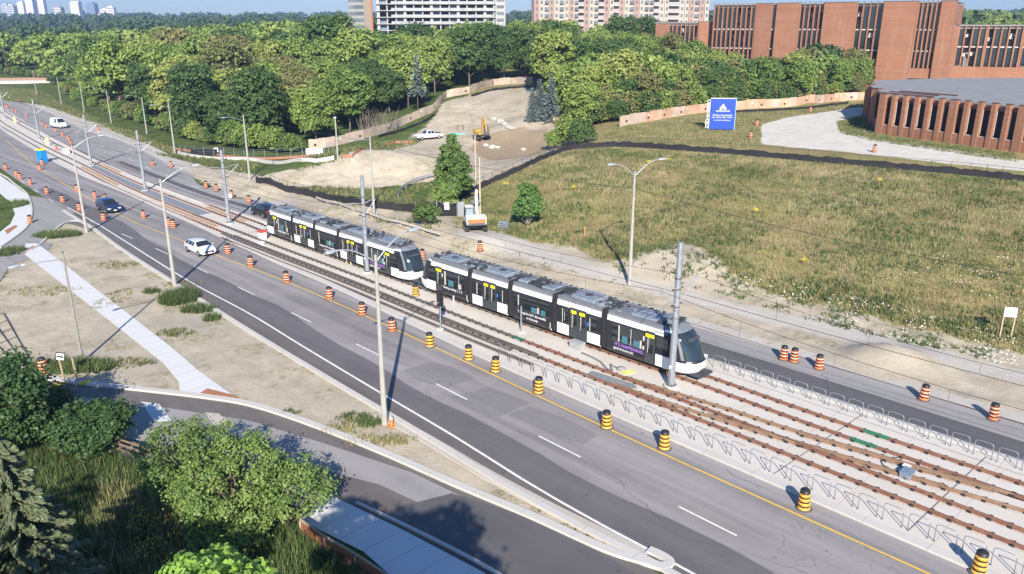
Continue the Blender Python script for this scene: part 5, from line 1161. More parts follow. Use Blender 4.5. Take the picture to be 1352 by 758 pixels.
# blue cabin
bc = thing('portable_toilet', G(57, 214.5) + Vector((0,0,.04)), HD + R(20), 'bright blue cabin with yellow roof on the road edge beside the near track', 'portable cabin')
MB().box((0, 0, 1.15), (1.25, 1.25, 2.2)).build('cabin_body', mat('cabin_blue', (.01,.25,.62), .5, 0, .06), bc, bevel=.05); MB().side([(-.68, 2.25), (-.5, 2.48), (.5, 2.48), (.68, 2.25)], -.68, .68).build('cabin_roof', mat('cabin_yellow', (.85,.70,.05), .5), bc)
MB().box((0, -.64, 1.1), (.8, .03, 1.85)).build('door', mat('cabin_blue_dark', (.01,.19,.5), .5), bc); MB().box((0, 0, .04), (1.3, 1.3, .1)).build('skid', M_EXD, bc)
# cable bundle, pallet, hose beside the front tram
kb = thing('conduit_bundle', G(808, 505) + Vector((0,0,.08)), HD + R(6), 'bundle of grey conduits lying between the rails below the front tram', 'conduit bundle'); 
for k_ in range(7):
    MB().tube([(-1.7 + random.uniform(-.3, .2), -.4 + k_ * .13, .05), (0, -.36 + k_ * .12, .06 + (k_ % 2) * .05), (1.7 + random.uniform(-.4, .3), -.42 + k_ * .13, .05)], .06, 6).build('conduit', mat('grey_conduit', (.17,.18,.19), .6, 0, .2), kb)
yb = thing('yellow_sack', G(829, 493) + Vector((0,0,.07)), .4, 'flat yellow plate on the concrete beside the conduit bundle', 'plate'); MB().box((0,0,.03), (.9,.6,.05)).build('plate_sheet', mat('yellow_plate', (.70,.60,.20), .7, 0, .1), yb, bevel=.01)
gb = thing('grey_hose', G(790, 481) + Vector((0,0,.07)), 0, 'loose grey hose and mesh snaking from the equipment box to the sacks', 'hose')
hs = [G(a_, b_) - gb.location for a_, b_ in ((768,468),(782,474),(793,480),(800,488),(808,492),(806,483),(815,488))]; MB().tube([tuple(v.xy) + (.06,) for v in hs], .07, 6).build('hose_run', mat('grey_conduit', (.17,.18,.19)), gb)
mb = MB(); mb.lathe([(0,0),(.34,.03),(.33,.12),(.2,.2),(0,.22)], 9); o = mb.build('grey_sack', mat('grey_sack_cloth', (.25,.25,.25), .9, 0, .2, 5), None, True); o.location = G(820, 489) + Vector((0,0,.06)); o['label'] = 'dark grey sack beside the yellow plate under the front tram'; o['category'] = 'sack'
hz = thing('black_hose', G(1160, 625) + Vector((0,0,.07)), 0, 'thin black cable looping beside the blue grey point machine', 'cable'); hs = [G(a_, b_) - hz.location for a_, b_ in ((1196,628),(1180,624),(1165,616),(1163,610),(1170,607),(1185,606))]
MB().tube([tuple(v.xy) + (.03,) for v in hs], .03, 6).build('cable_run', M_CABLE, hz)
# steel road plate frame on the hill edge and survey stakes
cr_ = thing('timber_crate', G(665, 302), R(-20), 'small grey slatted stack on the grass right of the white excavator', 'pallet stack')
for k_ in range(4): MB().box((0, 0, .1 + k_ * .22), (1.1, .8, .09)).build('slat_layer', mat('grey_slats', (.24,.27,.30), .8, 0, .2, 4), cr_)
for x in (-.5, .5): MB().box((x, 0, .4), (.08, .7, .8)).build('upright', mat('grey_slats', (.24,.27,.30)), cr_)
st_ = thing('survey_stake', G(772, 311), 0, 'thin orange survey stake at the foot of the hillside', 'stake'); MB().box((0,0,.5), (.07,.07,1.1)).build('stake_post', mat('stake_orange', (.7,.33,.1), .7), st_); MB().box((0,0,1.0), (.09,.09,.14)).build('flag_tape', M_OR, st_)
# pit clutter
for k_, (a_, b_, s_) in enumerate([(651,158,1.3),(660,161,1.5),(666,165,1.3),(671,169,1.1),(676,171,1.2),(641,193,1.0),(650,195.5,1.3),(657,196,1.0),(691,199,1.1)]):
    mb = bmesh.new(); bmesh.ops.create_icosphere(mb, subdivisions=2, radius=s_ * .6); rr = random.Random(k_)
    for v in mb.verts: v.co *= rr.uniform(.8, 1.15); v.co.z *= .6
    me = bpy.data.meshes.new('boulder'); mb.to_mesh(me); mb.free(); me.materials.append(mat('pale_rubble', (.42,.40,.36), .9, 0, .1, 2)); o = link(bpy.data.objects.new('boulder', me)); o.location = G(a_, b_) + Vector((0,0,.2)); o['label'] = f'pale lump of rubble near the yellow excavator, {ORD[k_]} in the scatter'; o['category'] = 'rubble'; o['group'] = 'pale rubble in the excavation pit'
pk = thing('pipe_section', G(608, 172), 0, 'grey concrete pipe section standing behind the white pickup', 'pipe'); MB().lathe([(.75,0),(.75,1.1),(.6,1.1),(.6,0)], 18).build('pipe_wall', mat('grey_brown_concrete', (.26,.22,.19), .9), pk); MB().lathe([(.82,.95),(.82,1.12),(.6,1.12)], 18).build('pipe_collar', mat('grey_brown_concrete', (.26,.22,.19)), pk)
tq = thing('pipe_bundle', G(604, 178), R(4), 'turquoise pipes lying on the pale dirt behind the columnar tree', 'pipes')
for k_ in range(3): MB().tube([(-1.8, k_ * .28, .14), (1.8, k_ * .28, .14)], .14, 8).build('pipe', mat('turquoise_plastic', (.10,.50,.42), .5), tq)

# ================================================================== BUILDINGS
def brickmat(name, c1, c2, sc=2.2):
    m, nt, b = newmat(name); tc = nt.nodes.new('ShaderNodeTexCoord'); g = geoco(nt)
    sx = nd(nt, 'ShaderNodeSeparateXYZ'); nt.links.new(tc.outputs['Object'], sx.inputs[0]); cb = nt.nodes.new('ShaderNodeCombineXYZ')
    nt.links.new(math_(nt, 'ADD', sx.outputs[0], sx.outputs[1]), cb.inputs[0]); nt.links.new(sx.outputs[2], cb.inputs[1])
    br = nd(nt, 'ShaderNodeTexBrick', Scale=sc); nt.links.new(cb.outputs[0], br.inputs['Vector']); br.inputs['Color1'].default_value = c4(c1); br.inputs['Color2'].default_value = c4(c2); br.inputs['Mortar'].default_value = (.36,.27,.21,1); br.inputs['Mortar Size'].default_value = .012
    n1 = noise(nt, g, .22, 5, .65); st = nd(nt, 'ShaderNodeMapping'); st.inputs['Scale'].default_value = (.6, .6, .05); nt.links.new(g, st.inputs['Vector']); n2 = noise(nt, st.outputs[0], 1.5, 4, .6)
    lb = nd(nt, 'ShaderNodeMapping'); lb.inputs['Scale'].default_value = (.05, .05, 3.5); nt.links.new(g, lb.inputs['Vector']); n3 = noise(nt, lb.outputs[0], 1.0, 4, .7)
    c0 = mix(nt, ramp(nt, [(.35, .45), (.6, 0)], n3), br.outputs['Color'], tuple(v * .68 for v in c1))
    c = mix(nt, ramp(nt, [(.4, 0), (.8, .55)], n1), c0, tuple(v * .72 for v in c1)); c = mix(nt, ramp(nt, [(.55, 0), (.8, .35)], n2), c, (.42,.30,.23))
    nt.links.new(c, b.inputs['Base Color']); b.inputs['Roughness'].default_value = .9; return m
M_BRK = brickmat('orange_brick', (.28,.118,.062), (.345,.15,.08)); M_BRKD = brickmat('dark_orange_brick', (.24,.10,.056), (.29,.125,.07))
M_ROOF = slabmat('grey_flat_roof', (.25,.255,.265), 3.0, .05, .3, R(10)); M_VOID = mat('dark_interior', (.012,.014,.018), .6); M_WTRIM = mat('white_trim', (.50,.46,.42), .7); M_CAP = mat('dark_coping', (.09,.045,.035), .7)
M_INT = mat('interior_wall', (.20,.19,.18), .9, 0, .5, .8); M_WIN = glassmat('office_glass', (.02,.025,.03), .12)
def frame2(p0, p1):                       # along the facade, outward normal towards the camera
    a = Vector((p0[0], p0[1], 0)); b_ = Vector((p1[0], p1[1], 0)); u = (b_ - a).normalized(); nrm = Vector((u.y, -u.x, 0)); return a, u, nrm, (b_ - a).length
def office_block(label, p0, p1, zb, zt, segs, depth, floors, top_band=.9, base_h=0, name='brick_office_building'):
    a, u, nrm, L = frame2(p0, p1); rz = math.atan2(u.y, u.x); root = thing(name, (a.x, a.y, zb), rz, label, 'building'); H = zt - zb
    MB().box((L / 2, depth / 2 + 2.4, H / 2 - .4), (L - .6, depth, H - .8)).build('rear_mass', M_BRKD, root)
    MB().box((L / 2, depth / 2 + 1.0, H - .25), (L - .3, depth + 3.0, .3)).build('roof', M_ROOF, root)
    for kind, x0, x1, pj in segs:
        w_ = x1 - x0; xc = (x0 + x1) / 2
        if kind == 'b':
            o = MB().box((xc, .9 - pj, H / 2), (w_, 3.4 + 0 * pj, H)).build('brick_pier', M_BRK, root); MB().box((xc, .9 - pj, H + .05), (w_ + .1, 3.5, .14)).build('coping', M_CAP, o); MB().box((xc, -.82 - pj, H - 1.5), (w_ - .05, .03, .06)).build('brick_course', M_BRKD, o)
        elif kind == 'd':
            o = MB().box((xc, 1.4 - pj, H / 2), (w_, 3.4, H)).build('brick_pier', M_BRKD, root); MB().box((xc, 1.4 - pj, H + .05), (w_ + .1, 3.5, .14)).build('coping', M_CAP, o)
        else:
            nf = int(kind[1:]); bay = MB().box((xc, 2.5, H / 2), (w_, .3, H)).build('bay_interior', M_INT, root)
            MB().box((xc, .5, base_h / 2), (w_, 1.6, base_h + .02)).build('spandrel', M_BRK, bay)
            if base_h > 6: MB().box((xc, -.32, 3.4), (w_ - .2, .06, 1.0)).build('recess_shade_strip', M_VOID, bay)  # flat dark strip on the spandrel, painted shade in place of a recess
            fl = [base_h + (H - base_h - .6) * f_ for f_ in floors]
            for z in fl[1:-1]: MB().box((xc, .95, z), (w_, 1.4, .32)).build('floor_slab', M_WTRIM, bay)
            MB().box((xc, .95, H - .75), (w_, 1.4, .5)).build('floor_slab', M_WTRIM, bay)
            for k_ in range(nf + 1):
                x = x0 + w_ * k_ / nf
                if 0 < k_ < nf or True: f__ = MB().box((x if 0 < k_ < nf else x + (.2 if k_ == 0 else -.2), -.1, (H + base_h) / 2), (.36, .5, H - base_h - .01)).build('brick_fin', M_BRK, root); MB().box((x if 0 < k_ < nf else x + (.2 if k_ == 0 else -.2), -.1, H + .05), (.42, .55, .12)).build('fin_cap', M_CAP, f__)
            r_ = random.Random(int(x0 * 10))
            for k_ in range(nf):
                for z0, z1 in zip(fl[:-1], fl[1:]):
                    xa = x0 + w_ * (k_ + .5) / nf; ww = w_ / nf - .3; hh = z1 - z0 - .5; op = r_.random()
                    if op < .8: MB().box((xa, .28, (z0 + z1) / 2 + .02), (ww, .05, hh)).build('window', M_WIN if op < .68 else M_VOID, root)
                    if op > .72: MB().box((xa + r_.uniform(-.2, .2), 1.1, z0 + hh * r_.uniform(.4, .9)), (ww * .7, .2, hh * r_.uniform(.1, .35)), 0, 0, r_.uniform(-.4, .4)).build('loose_insulation', M_WTRIM, root)
    return root
# long three storey block: facade points from the sight lines at its roof level
def at_depth(px, Y): return ((px - 676) / F_PX * (Y * CT - 4 * ST) , Y)
A0 = at_depth(942, 262); A1_ = at_depth(1263, 224); aA, uA, nA, LA = frame2(A0, A1_)
def fx(px):                                # distance along facade for a column of the photograph
    k = (px - 676) / F_PX; lo, hi = -60, 120
    for _ in range(50):
        m_ = (lo + hi) / 2; q_ = aA + uA * m_; d_ = q_.y * CT + 4 * -ST * 0 + q_.y * 0 + (CAMH - 27) * ST
        if q_.x / (q_.y * CT - (27 - CAMH) * ST) < k: lo = m_
        else: hi = m_
    return lo
zt = CAMH + 28 / F_PX * 224 * 1.02
segs = [('w9', fx(943), fx(999), 0), ('d', fx(999), fx(1019), .3), ('w1', fx(1019), fx(1026.5), 0), ('b', fx(1026.5), fx(1056), .2), ('w5', fx(1056), fx(1089), 0), ('b', fx(1089), fx(1131), .4), ('w5', fx(1131), fx(1166), 0), ('b', fx(1168), fx(1212), 1.0), ('w5', fx(1212), fx(1243), 0), ('b', fx(1243), fx(1262.5), .3)]
segs[6] = ('w4', fx(1131), fx(1168), 0)
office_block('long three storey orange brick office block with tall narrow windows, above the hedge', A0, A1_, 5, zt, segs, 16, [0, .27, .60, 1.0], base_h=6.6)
B0 = at_depth(866, 272); B1 = at_depth(944, 266); aA, uA, nA, _ = frame2(B0, B1)
office_block('lower brick office wing at the left end of the long block, behind a tree', B0, B1, 5, CAMH + 3 / F_PX * 270 + .1, [('d', fx(867), fx(884), 0), ('w7', fx(884), fx(924), 0), ('b', fx(924), fx(943), .2)], 14, [0, .5, 1.0], base_h=4.0)
C0 = at_depth(1254, 228); C1 = at_depth(1440, 216); aA, uA, nA, _ = frame2(C0, C1)
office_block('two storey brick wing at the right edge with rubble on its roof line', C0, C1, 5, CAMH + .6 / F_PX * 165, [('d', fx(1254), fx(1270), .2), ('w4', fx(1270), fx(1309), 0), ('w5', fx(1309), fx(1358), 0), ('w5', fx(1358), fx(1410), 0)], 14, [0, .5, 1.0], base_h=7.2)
# low wing with brick pillars and flat roof
zB = 5.15
def pl_(px, py, z): return Vector((*plane(px, py, z), 0))
q0 = pl_(1157, 176, zB); q1_ = pl_(1339, 201, zB); u = (q1_ - q0).normalized(); L = (q1_ - q0).length; rz = math.atan2(u.y, u.x); lw = thing('low_brick_wing', (q0.x, q0.y, zB - .3), rz, 'single storey brick wing with open pillared front and grey flat roof', 'building'); H = 7.0; D = 46
MB().box((L / 2 + 8, -.1, .95), (L + 16, .45, 1.9)).build('base_wall', M_BRK, lw); MB().box((L / 2 + 8, .02, 1.93), (L + 16, .5, .1)).build('sill', M_WTRIM, lw)
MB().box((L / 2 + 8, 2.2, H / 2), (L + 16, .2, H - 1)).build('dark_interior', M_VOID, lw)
MB().box((L / 2 + 8, .55, H - .75), (L + 16, .5, .7)).build('roof_beam', mat('brown_red_beam', (.16,.07,.055), .8, 0, .2), lw)
Mi = Matrix.Rotation(-rz, 3, 'Z'); zr = zB - .3 + H - .35
def loc_(px, py, z): v = Mi @ (Vector((*plane(px, py, z), 0)) - Vector((q0.x, q0.y, 0))); return (v.x, v.y)
rp = [(L + 16, .9), (-.2, .9)] + [loc_(a_, b_, zr) for a_, b_ in ((1147,113),(1158,107),(1250,104),(1352,103.5),(1520,106))]
MB().prism(rp, H - .5, H - .35 + .14).build('flat_roof', M_ROOF, lw)
xs = [1165,1187,1202,1218,1233,1249,1265,1283,1301,1320]
px_l = [1172,1183,1197,1211.5,1227,1243,1259.5,1277,1295,1312.5,1330]
n_p = 11
for k_ in range(n_p + 6):
    x = .6 + (L - 1.2) * k_ / 10.6; big = k_ in (0, 6) or abs(k_ - 11) < .1; w2 = 1.25 if big else .7
    o = MB().box((x, -.05, H / 2), (w2, .8, H)).build('brick_pillar', M_BRK, lw); MB().box((x, -.05, H + .06), (w2 + .12, .75, .14)).build('pillar_cap', M_CAP, o)
    if not big: MB().box((x + w2 / 2 + .05, .1, H / 2 + .6), (.06, .1, H - 3.4)).build('pillar_trim', M_WTRIM, o)
for a_, b_ in ((1151,168),(1143.5,158.5)):
    x, y = loc_(a_, b_, zB - .3); o = MB().box((x, y, H / 2 - .05), (1.3, 1.3, H - .1)).build('brick_pillar', M_BRK, lw); MB().box((x, y, H + .02), (1.4, 1.4, .14)).build('pillar_cap', M_CAP, o)
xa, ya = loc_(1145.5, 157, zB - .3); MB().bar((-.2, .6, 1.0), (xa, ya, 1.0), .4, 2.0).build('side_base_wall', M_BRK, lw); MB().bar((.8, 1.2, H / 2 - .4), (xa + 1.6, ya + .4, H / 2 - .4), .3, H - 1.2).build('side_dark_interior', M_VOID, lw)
for yy, ln in ((3.2, 7.5), (6.5, 6.0), (9.2, 7.5)):
    MB().bar((-3.6, yy, H - .2), (ln, yy, H - .16), .35, .3).build('roof_rib', M_CAP, lw)
x2, y2 = loc_(1152, 108.5, zr); MB().bar((xa + .8, ya + .8, H / 2 - .5), (x2 + .5, y2 - .5, H / 2 - .5), .4, H - 1.4).build('side_wall', M_BRKD, lw)
# pink apartment tower
M_PINK = mat('pink_brick', (.35,.225,.185), .9, 0, .06, .3); M_CREAM = mat('cream_precast', (.42,.37,.32), .9, 0, .06, .3); M_AWIN = mat('apartment_window', (.13,.15,.17), .3, 0, .4, .2); M_BAL = mat('balcony_slab', (.55,.52,.5), .8)
Yp = 385
def X_at(px, Y, z=25): return (px - 676) / F_PX * (Y * CT - (z - CAMH) * ST)
ap = thing('apartment_tower', (X_at(705, Yp), Yp, 8), R(-1.5), 'long pink and cream apartment tower behind the woods', 'building'); LA2 = X_at(935, Yp) - X_at(705, Yp); HA = 44
MB().box((LA2 / 2, 12, HA / 2), (LA2, 20, HA)).build('tower_mass', M_CREAM, ap)
rr = random.Random(4); cols_ = [0]; pat = 'pcwpcwcpwbpcwbpcbpcwpcwwbccbbccpwpc'; n_ = len(pat); cw = LA2 / n_
for k_, ch in enumerate(pat):
    x = (k_ + .5) * cw
    if ch in 'pc': MB().box((x, 1.75, HA / 2 - .2), (cw * (1.0 if ch == 'p' else .8), .9, HA - .4)).build('facade_strip', M_PINK if ch == 'p' else M_CREAM, ap)
    if ch == 'b':
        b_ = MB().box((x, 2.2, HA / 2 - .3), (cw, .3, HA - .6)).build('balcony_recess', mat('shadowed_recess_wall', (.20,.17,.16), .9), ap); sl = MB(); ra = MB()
        for f_ in range(int(HA / 2.9)): sl.box((x, 1.0, f_ * 2.9 + .1), (cw, 2.2, .22)); ra.box((x, -.05, f_ * 2.9 + .75), (cw, .06, 1.0))
        sl.build('balcony_floors', M_BAL, b_); ra.build('balcony_railings', mat('balcony_glass', (.33,.30,.32), .4, 0, .2), b_)
    else:
        wn = MB()
        for f_ in range(int(HA / 2.9)): wn.box((x + cw * .05, 1.35 if ch == 'w' else 1.28, f_ * 2.9 + 1.7), (cw * (.75 if ch == 'w' else .42), .5 if ch == 'w' else .1, 1.45))
        o = wn.build('window_column', M_AWIN, ap)
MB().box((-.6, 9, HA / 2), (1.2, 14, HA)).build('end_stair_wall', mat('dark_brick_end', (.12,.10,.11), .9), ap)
# concrete frame tower under construction
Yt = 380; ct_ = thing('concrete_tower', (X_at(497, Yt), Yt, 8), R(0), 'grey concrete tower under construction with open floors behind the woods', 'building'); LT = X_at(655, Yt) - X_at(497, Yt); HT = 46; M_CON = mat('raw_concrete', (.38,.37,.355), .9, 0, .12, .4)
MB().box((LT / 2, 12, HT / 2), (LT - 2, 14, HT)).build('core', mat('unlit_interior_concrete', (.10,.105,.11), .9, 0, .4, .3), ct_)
for f_ in range(int(HT / 2.85)):
    z = f_ * 2.85 + 1.2; low = z < 14
    MB().box((LT / 2, 7, z), (LT, 16 if not low else 13, .35)).build('floor_slab', M_CON, ct_)
    if not low: MB().box((LT / 2 + 3, -.9, z + .65), (LT - 8, .06, .95)).build('balcony_guard', mat('pale_guard', (.33,.34,.35), .6, 0, .25, .4), ct_)
for k_ in range(14): MB().box((1 + (LT - 2) * k_ / 13, .2, HT / 2), (.55 if k_ % 3 else 1.3, .5, HT)).build('column', M_CON, ct_)
rr = random.Random(9)
for f_ in range(4, 16):
    for k_ in range(0, 13, 2):
        if rr.random() < .6: MB().box((1 + (LT - 2) * (k_ + .5) / 13, 1.6, f_ * 2.85 + 2.5), ((LT) / 13 * .8, .1, 2.1)).build('window_panel', mat('blue_grey_glazing', (.16,.22,.30), .3), ct_)
MB().box((LT + 2, 6, HT / 2), (4.5, 12, HT - 4)).build('side_block', M_CON, ct_)
for f_ in range(3, 16): MB().box((LT + 2, -.05, f_ * 2.85), (3.4, .12, 1.3)).build('window_band', M_AWIN, ct_)
hb = MB().box((-4, 2, HT / 2), (3.2, 3, HT)).build('hoist_tower', mat('hoist_yellow', (.24,.205,.15), .8, 0, .2), ct_); MB().box((-2.2, 1.2, HT / 2), (.9, .9, HT + 1)).build('hoist_mast', mat('hoist_red', (.45,.13,.06), .7), ct_)
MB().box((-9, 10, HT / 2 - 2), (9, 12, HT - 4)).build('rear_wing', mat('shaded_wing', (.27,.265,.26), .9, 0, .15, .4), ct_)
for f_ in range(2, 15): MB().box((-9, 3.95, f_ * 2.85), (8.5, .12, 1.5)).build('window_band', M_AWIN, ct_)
cm = thing('chimney_mast', (X_at(661, 430), 430, 8), 0, 'thin pale mast rising between the two residential towers', 'mast'); MB().tube([(0,0,0),(0,0,36)], [.35,.25], 8).build('mast_shaft', M_CON, cm); MB().tube([(0,0,18),(0,0,18.4)], .5, 8).build('mast_ring', M_CON, cm)
# distant skyline
def tower(px0, px1, top, Y, m1, m2, label, style=0):
    x0, x1 = X_at(px0, Y, 80), X_at(px1, Y, 80); z1 = CAMH + (33 - top) / F_PX * Y * CT; w_ = x1 - x0; r_ = thing('city_tower', ((x0 + x1) / 2, Y, 10), 0, label, 'tower', 'distant skyline towers'); H = z1 - 10
    MB().box((0, 0, H / 2), (w_, w_ * .9, H)).build('tower_body', m1, r_)
    wn = MB(); nfl = max(6, int(H / 7))
    for k_ in range(nfl): wn.box((0, -w_ * .45, (k_ + .5) * H / nfl), (w_ * (.84 if style != 1 else 1.01), .8, H / nfl * .45))
    wn.build('window_bands', m2, r_)
    MB().box((0, 0, H + 1.5), (w_ * (.5 if style != 2 else 1.02), w_ * .5, 5)).build('roof_plant', m2 if style == 2 else m1, r_)
    return r_
M_C1 = mat('tower_cream', (.55,.52,.50), .8); M_C2 = mat('tower_glass', (.16,.22,.30), .4); M_C3 = mat('tower_brown', (.32,.26,.27), .8); M_C4 = mat('tower_white', (.72,.70,.68), .8)
for a_, b_, t_, Y_, m1, m2, lb, sty in ((4,11,8,2900,M_C1,M_C2,'pale distant tower, farthest left on the skyline',0),(10,20,9,2800,M_C1,M_C2,'distant tower with blue glass centre, second on the skyline',0),(25,33,5,2800,M_C4,M_C1,'slim cream distant tower left of the tall white pair',0),(36,46,-14,2700,M_C1,M_C4,'tall white tower cut off by the top edge, left of the pair',0),(46,53,5,2720,M_C2,M_C2,'dark glass tower between the tall white pair',1),(52,60,-12,2700,M_C1,M_C4,'tall white tower cut off by the top edge, right of the pair',0),(69,74,17,2800,M_C2,M_C2,'low blue glass block left of the brown tower',1),(72,82,11,2750,M_C3,M_C4,'brown tower with pale stripe between white pair and white slab',0),(95,106,5,2700,M_C4,M_C1,'white slab tower with a dark cap',2),(105,110,16,2720,M_C2,M_C2,'narrow dark glass wing right of the white slab tower',1),(116,127,6,2700,M_C2,M_C2,'blue glass tower with a curved white top',1),(128,133,19,2650,M_C3,M_C1,'low pinkish block beside the blue glass tower',0),(133,142,14,2650,M_C4,M_C3,'stepped cream block on the skyline',0),(142,151,11,2650,M_C4,M_C3,'cream apartment tower at the right end of the skyline',0),(12,34,23,2300,M_C3,M_C1,'long low pinkish hall in front of the left skyline towers',0)):
    tower(a_, b_, t_, Y_, m1, m2, lb, sty)
for a_, b_, t_, Y_, lb in ((285,316,28.5,1800,'long low white building in the far trees left of centre'),(316,352,25,1750,'low white and pink institutional building behind the distant trees'),(345,362,24.5,1700,'pale distant block with stepped roof left of the concrete tower')):
    x0, x1 = X_at(a_, Y_, 30), X_at(b_, Y_, 30); z1 = CAMH + (33 - t_) / F_PX * Y_; r_ = thing('institution_building', ((x0 + x1) / 2, Y_, 14), 0, lb, 'building'); MB().box((0,0,(z1-14)/2), (x1-x0, 20, z1-14)).build('building_body', M_C4, r_); MB().box((0,-10.1,(z1-14)*.75), ((x1-x0)*.95, .3, 2.2)).build('window_band', M_C3, r_); MB().box(((x1-x0)*.2, 0, z1-14+1.5), ((x1-x0)*.3, 10, 3)).build('roof_plant', M_C3, r_)
# overpass at the far left
br_ = thing('road_bridge', G(-10, 112), R(8), 'pale road overpass at the far left edge with a rust coloured rail', 'bridge'); MB().box((0, 3, 1.2), (60, 8, 1.6)).build('deck', M_KERB, br_); MB().box((0, -1.1, 2.6), (60, .3, 1.1)).build('parapet', mat('rust_parapet', (.32,.2,.14), .8), br_); MB().box((-6, 2, -.8), (3, 5, 4)).build('pier', M_KERB, br_)
# ================================================================== VEGETATION
def leaf_quads(C, Nn, size, rg, asp=1.0, jit=.6):
    n = len(C); nv = Nn + rg.normal(0, jit, (n, 3)); nv /= np.linalg.norm(nv, axis=1, keepdims=True) + 1e-9
    a = np.cross(nv, rg.normal(0, 1, (n, 3))); a /= np.linalg.norm(a, axis=1, keepdims=True) + 1e-9; b_ = np.cross(nv, a)
    s = (size * rg.uniform(.6, 1.35, n))[:, None] if np.ndim(size) == 0 else (size * rg.uniform(.7, 1.3, n))[:, None]
    a = a * s * .5 * asp; b_ = b_ * s * .5
    V = np.stack([C - a - b_ * .35, C - b_ * 1.0 + a * .25, C + a + b_ * .35, C + b_ * 1.0 - a * .25], 1)
    return V.reshape(-1, 3)
def crown_arrays(seed, R0, H, z0, nl, leaf, lobes=14, peak=.55, jit=.7, lobe_r=.42, asp=1.0, rag=.12, taper=0, sp=(.45, .75)):
    rg = np.random.default_rng(seed); C = []; Nn = []; tn = []
    Hh = (H - z0) / 2; cz = z0 + Hh
    lob = []
    for i in range(lobes):
        ph = i * 2.4 + rg.uniform(-.4, .4); zz = -0.75 + 1.6 * (i + .5) / lobes; rr_ = math.sqrt(max(0, 1 - min(1, abs(zz - (peak - .5)) / 1.15) ** 2)) * rg.uniform(*sp)
        lob.append((R0 * rr_ * math.cos(ph), R0 * rr_ * math.sin(ph), cz + Hh * zz * .8, R0 * lobe_r * rg.uniform(.65, 1.3) * (1 if not taper else (1 - taper * max(0, zz + .2))), rg.uniform()))
    lob.append((0, 0, cz + Hh * (.55 if not taper else .7), R0 * lobe_r * (1.1 if not taper else .6), rg.uniform())); w_ = np.array([l[3] ** 2 for l in lob]); w_ /= w_.sum()
    for l, ww in zip(lob, w_):
        n = max(8, int(nl * ww)); d_ = rg.normal(0, 1, (n, 3)); d_ /= np.linalg.norm(d_, axis=1, keepdims=True)
        d_[:, 2] = np.where(d_[:, 2] < -.35, -d_[:, 2], d_[:, 2])
        fq = 1 + .22 * np.sin(d_[:, 0] * 5 + l[4] * 9) * np.sin(d_[:, 1] * 5 + l[4] * 5) + .16 * np.sin(d_[:, 2] * 9 + l[4] * 7 + d_[:, 0] * 7)
        rad = l[3] * fq * (1 - .5 * rg.random(n) ** 2.2) ; rad *= 1 + (rg.random(n) < .06 + rag * .8) * rag * 2 * rg.random(n)
        P_ = np.array(l[:3]) + d_ * rad[:, None] * np.array([1.1, 1.1, .85]); C.append(P_); Nn.append(d_ + np.array([0, 0, .35]))
        t = np.stack([np.clip(l[4] * .6 + rg.random(n) * .4, 0, 1), rg.random(n) * .75 + .12 * rg.random(), np.zeros(n), np.ones(n)], 1); tn.append(t)
    C = np.concatenate(C); Nn = np.concatenate(Nn); tn = np.concatenate(tn); V = leaf_quads(C, Nn, leaf, rg, asp, jit); return V, np.repeat(tn, 4, 0), lob
def crown_mesh(name, m, *a, **k):
    V, t, lob = crown_arrays(*a, **k); return npmesh(name, V, None, m, t), lob
def trunk_mb(H, r0, lob, seed, z0, lean=.2, nb=None):
    r_ = random.Random(seed); mb = MB(); pts = []; k = 7; top = H * .86
    for i in range(k): t = i / (k - 1); pts.append((lean * t * math.sin(seed), lean * t * math.cos(seed * 1.7) + .12 * math.sin(i * 1.9), -.4 + t * (top + .4)))
    mb.tube(pts, [r0 * (1.25 if i == 0 else 1) * (1 - .82 * i / (k - 1)) for i in range(k)], 7)
    for l in (lob if nb is None else lob[:nb]):
        zs = max(z0 * .6, l[2] - 1.6 - .3 * math.hypot(l[0], l[1])); t = max(0, min(1, zs / top)); b0 = (pts[-1][0] * t, pts[-1][1] * t, zs)
        mid = ((b0[0] + l[0]) / 2 + r_.uniform(-.2, .2), (b0[1] + l[1]) / 2 + r_.uniform(-.2, .2), (b0[2] + l[2]) / 2 - .1); mb.tube([b0, mid, (l[0], l[1], l[2])], [r0 * .38, r0 * .24, r0 * .08], 5)
    return mb
def make_tree(name, label, cat, m, seed, R0, H, z0, nl, leaf, r0=.2, bark=None, group=None, **k):
    root = thing(name, (0, 0, 0), 0, label, cat, group); me, lob = crown_mesh('crown', m, seed, R0, H, z0, nl, leaf, **k)
    link(bpy.data.objects.new('crown', me), root); trunk_mb(H, r0, lob, seed, z0).build('trunk', bark or M_BARK, root, True); return root
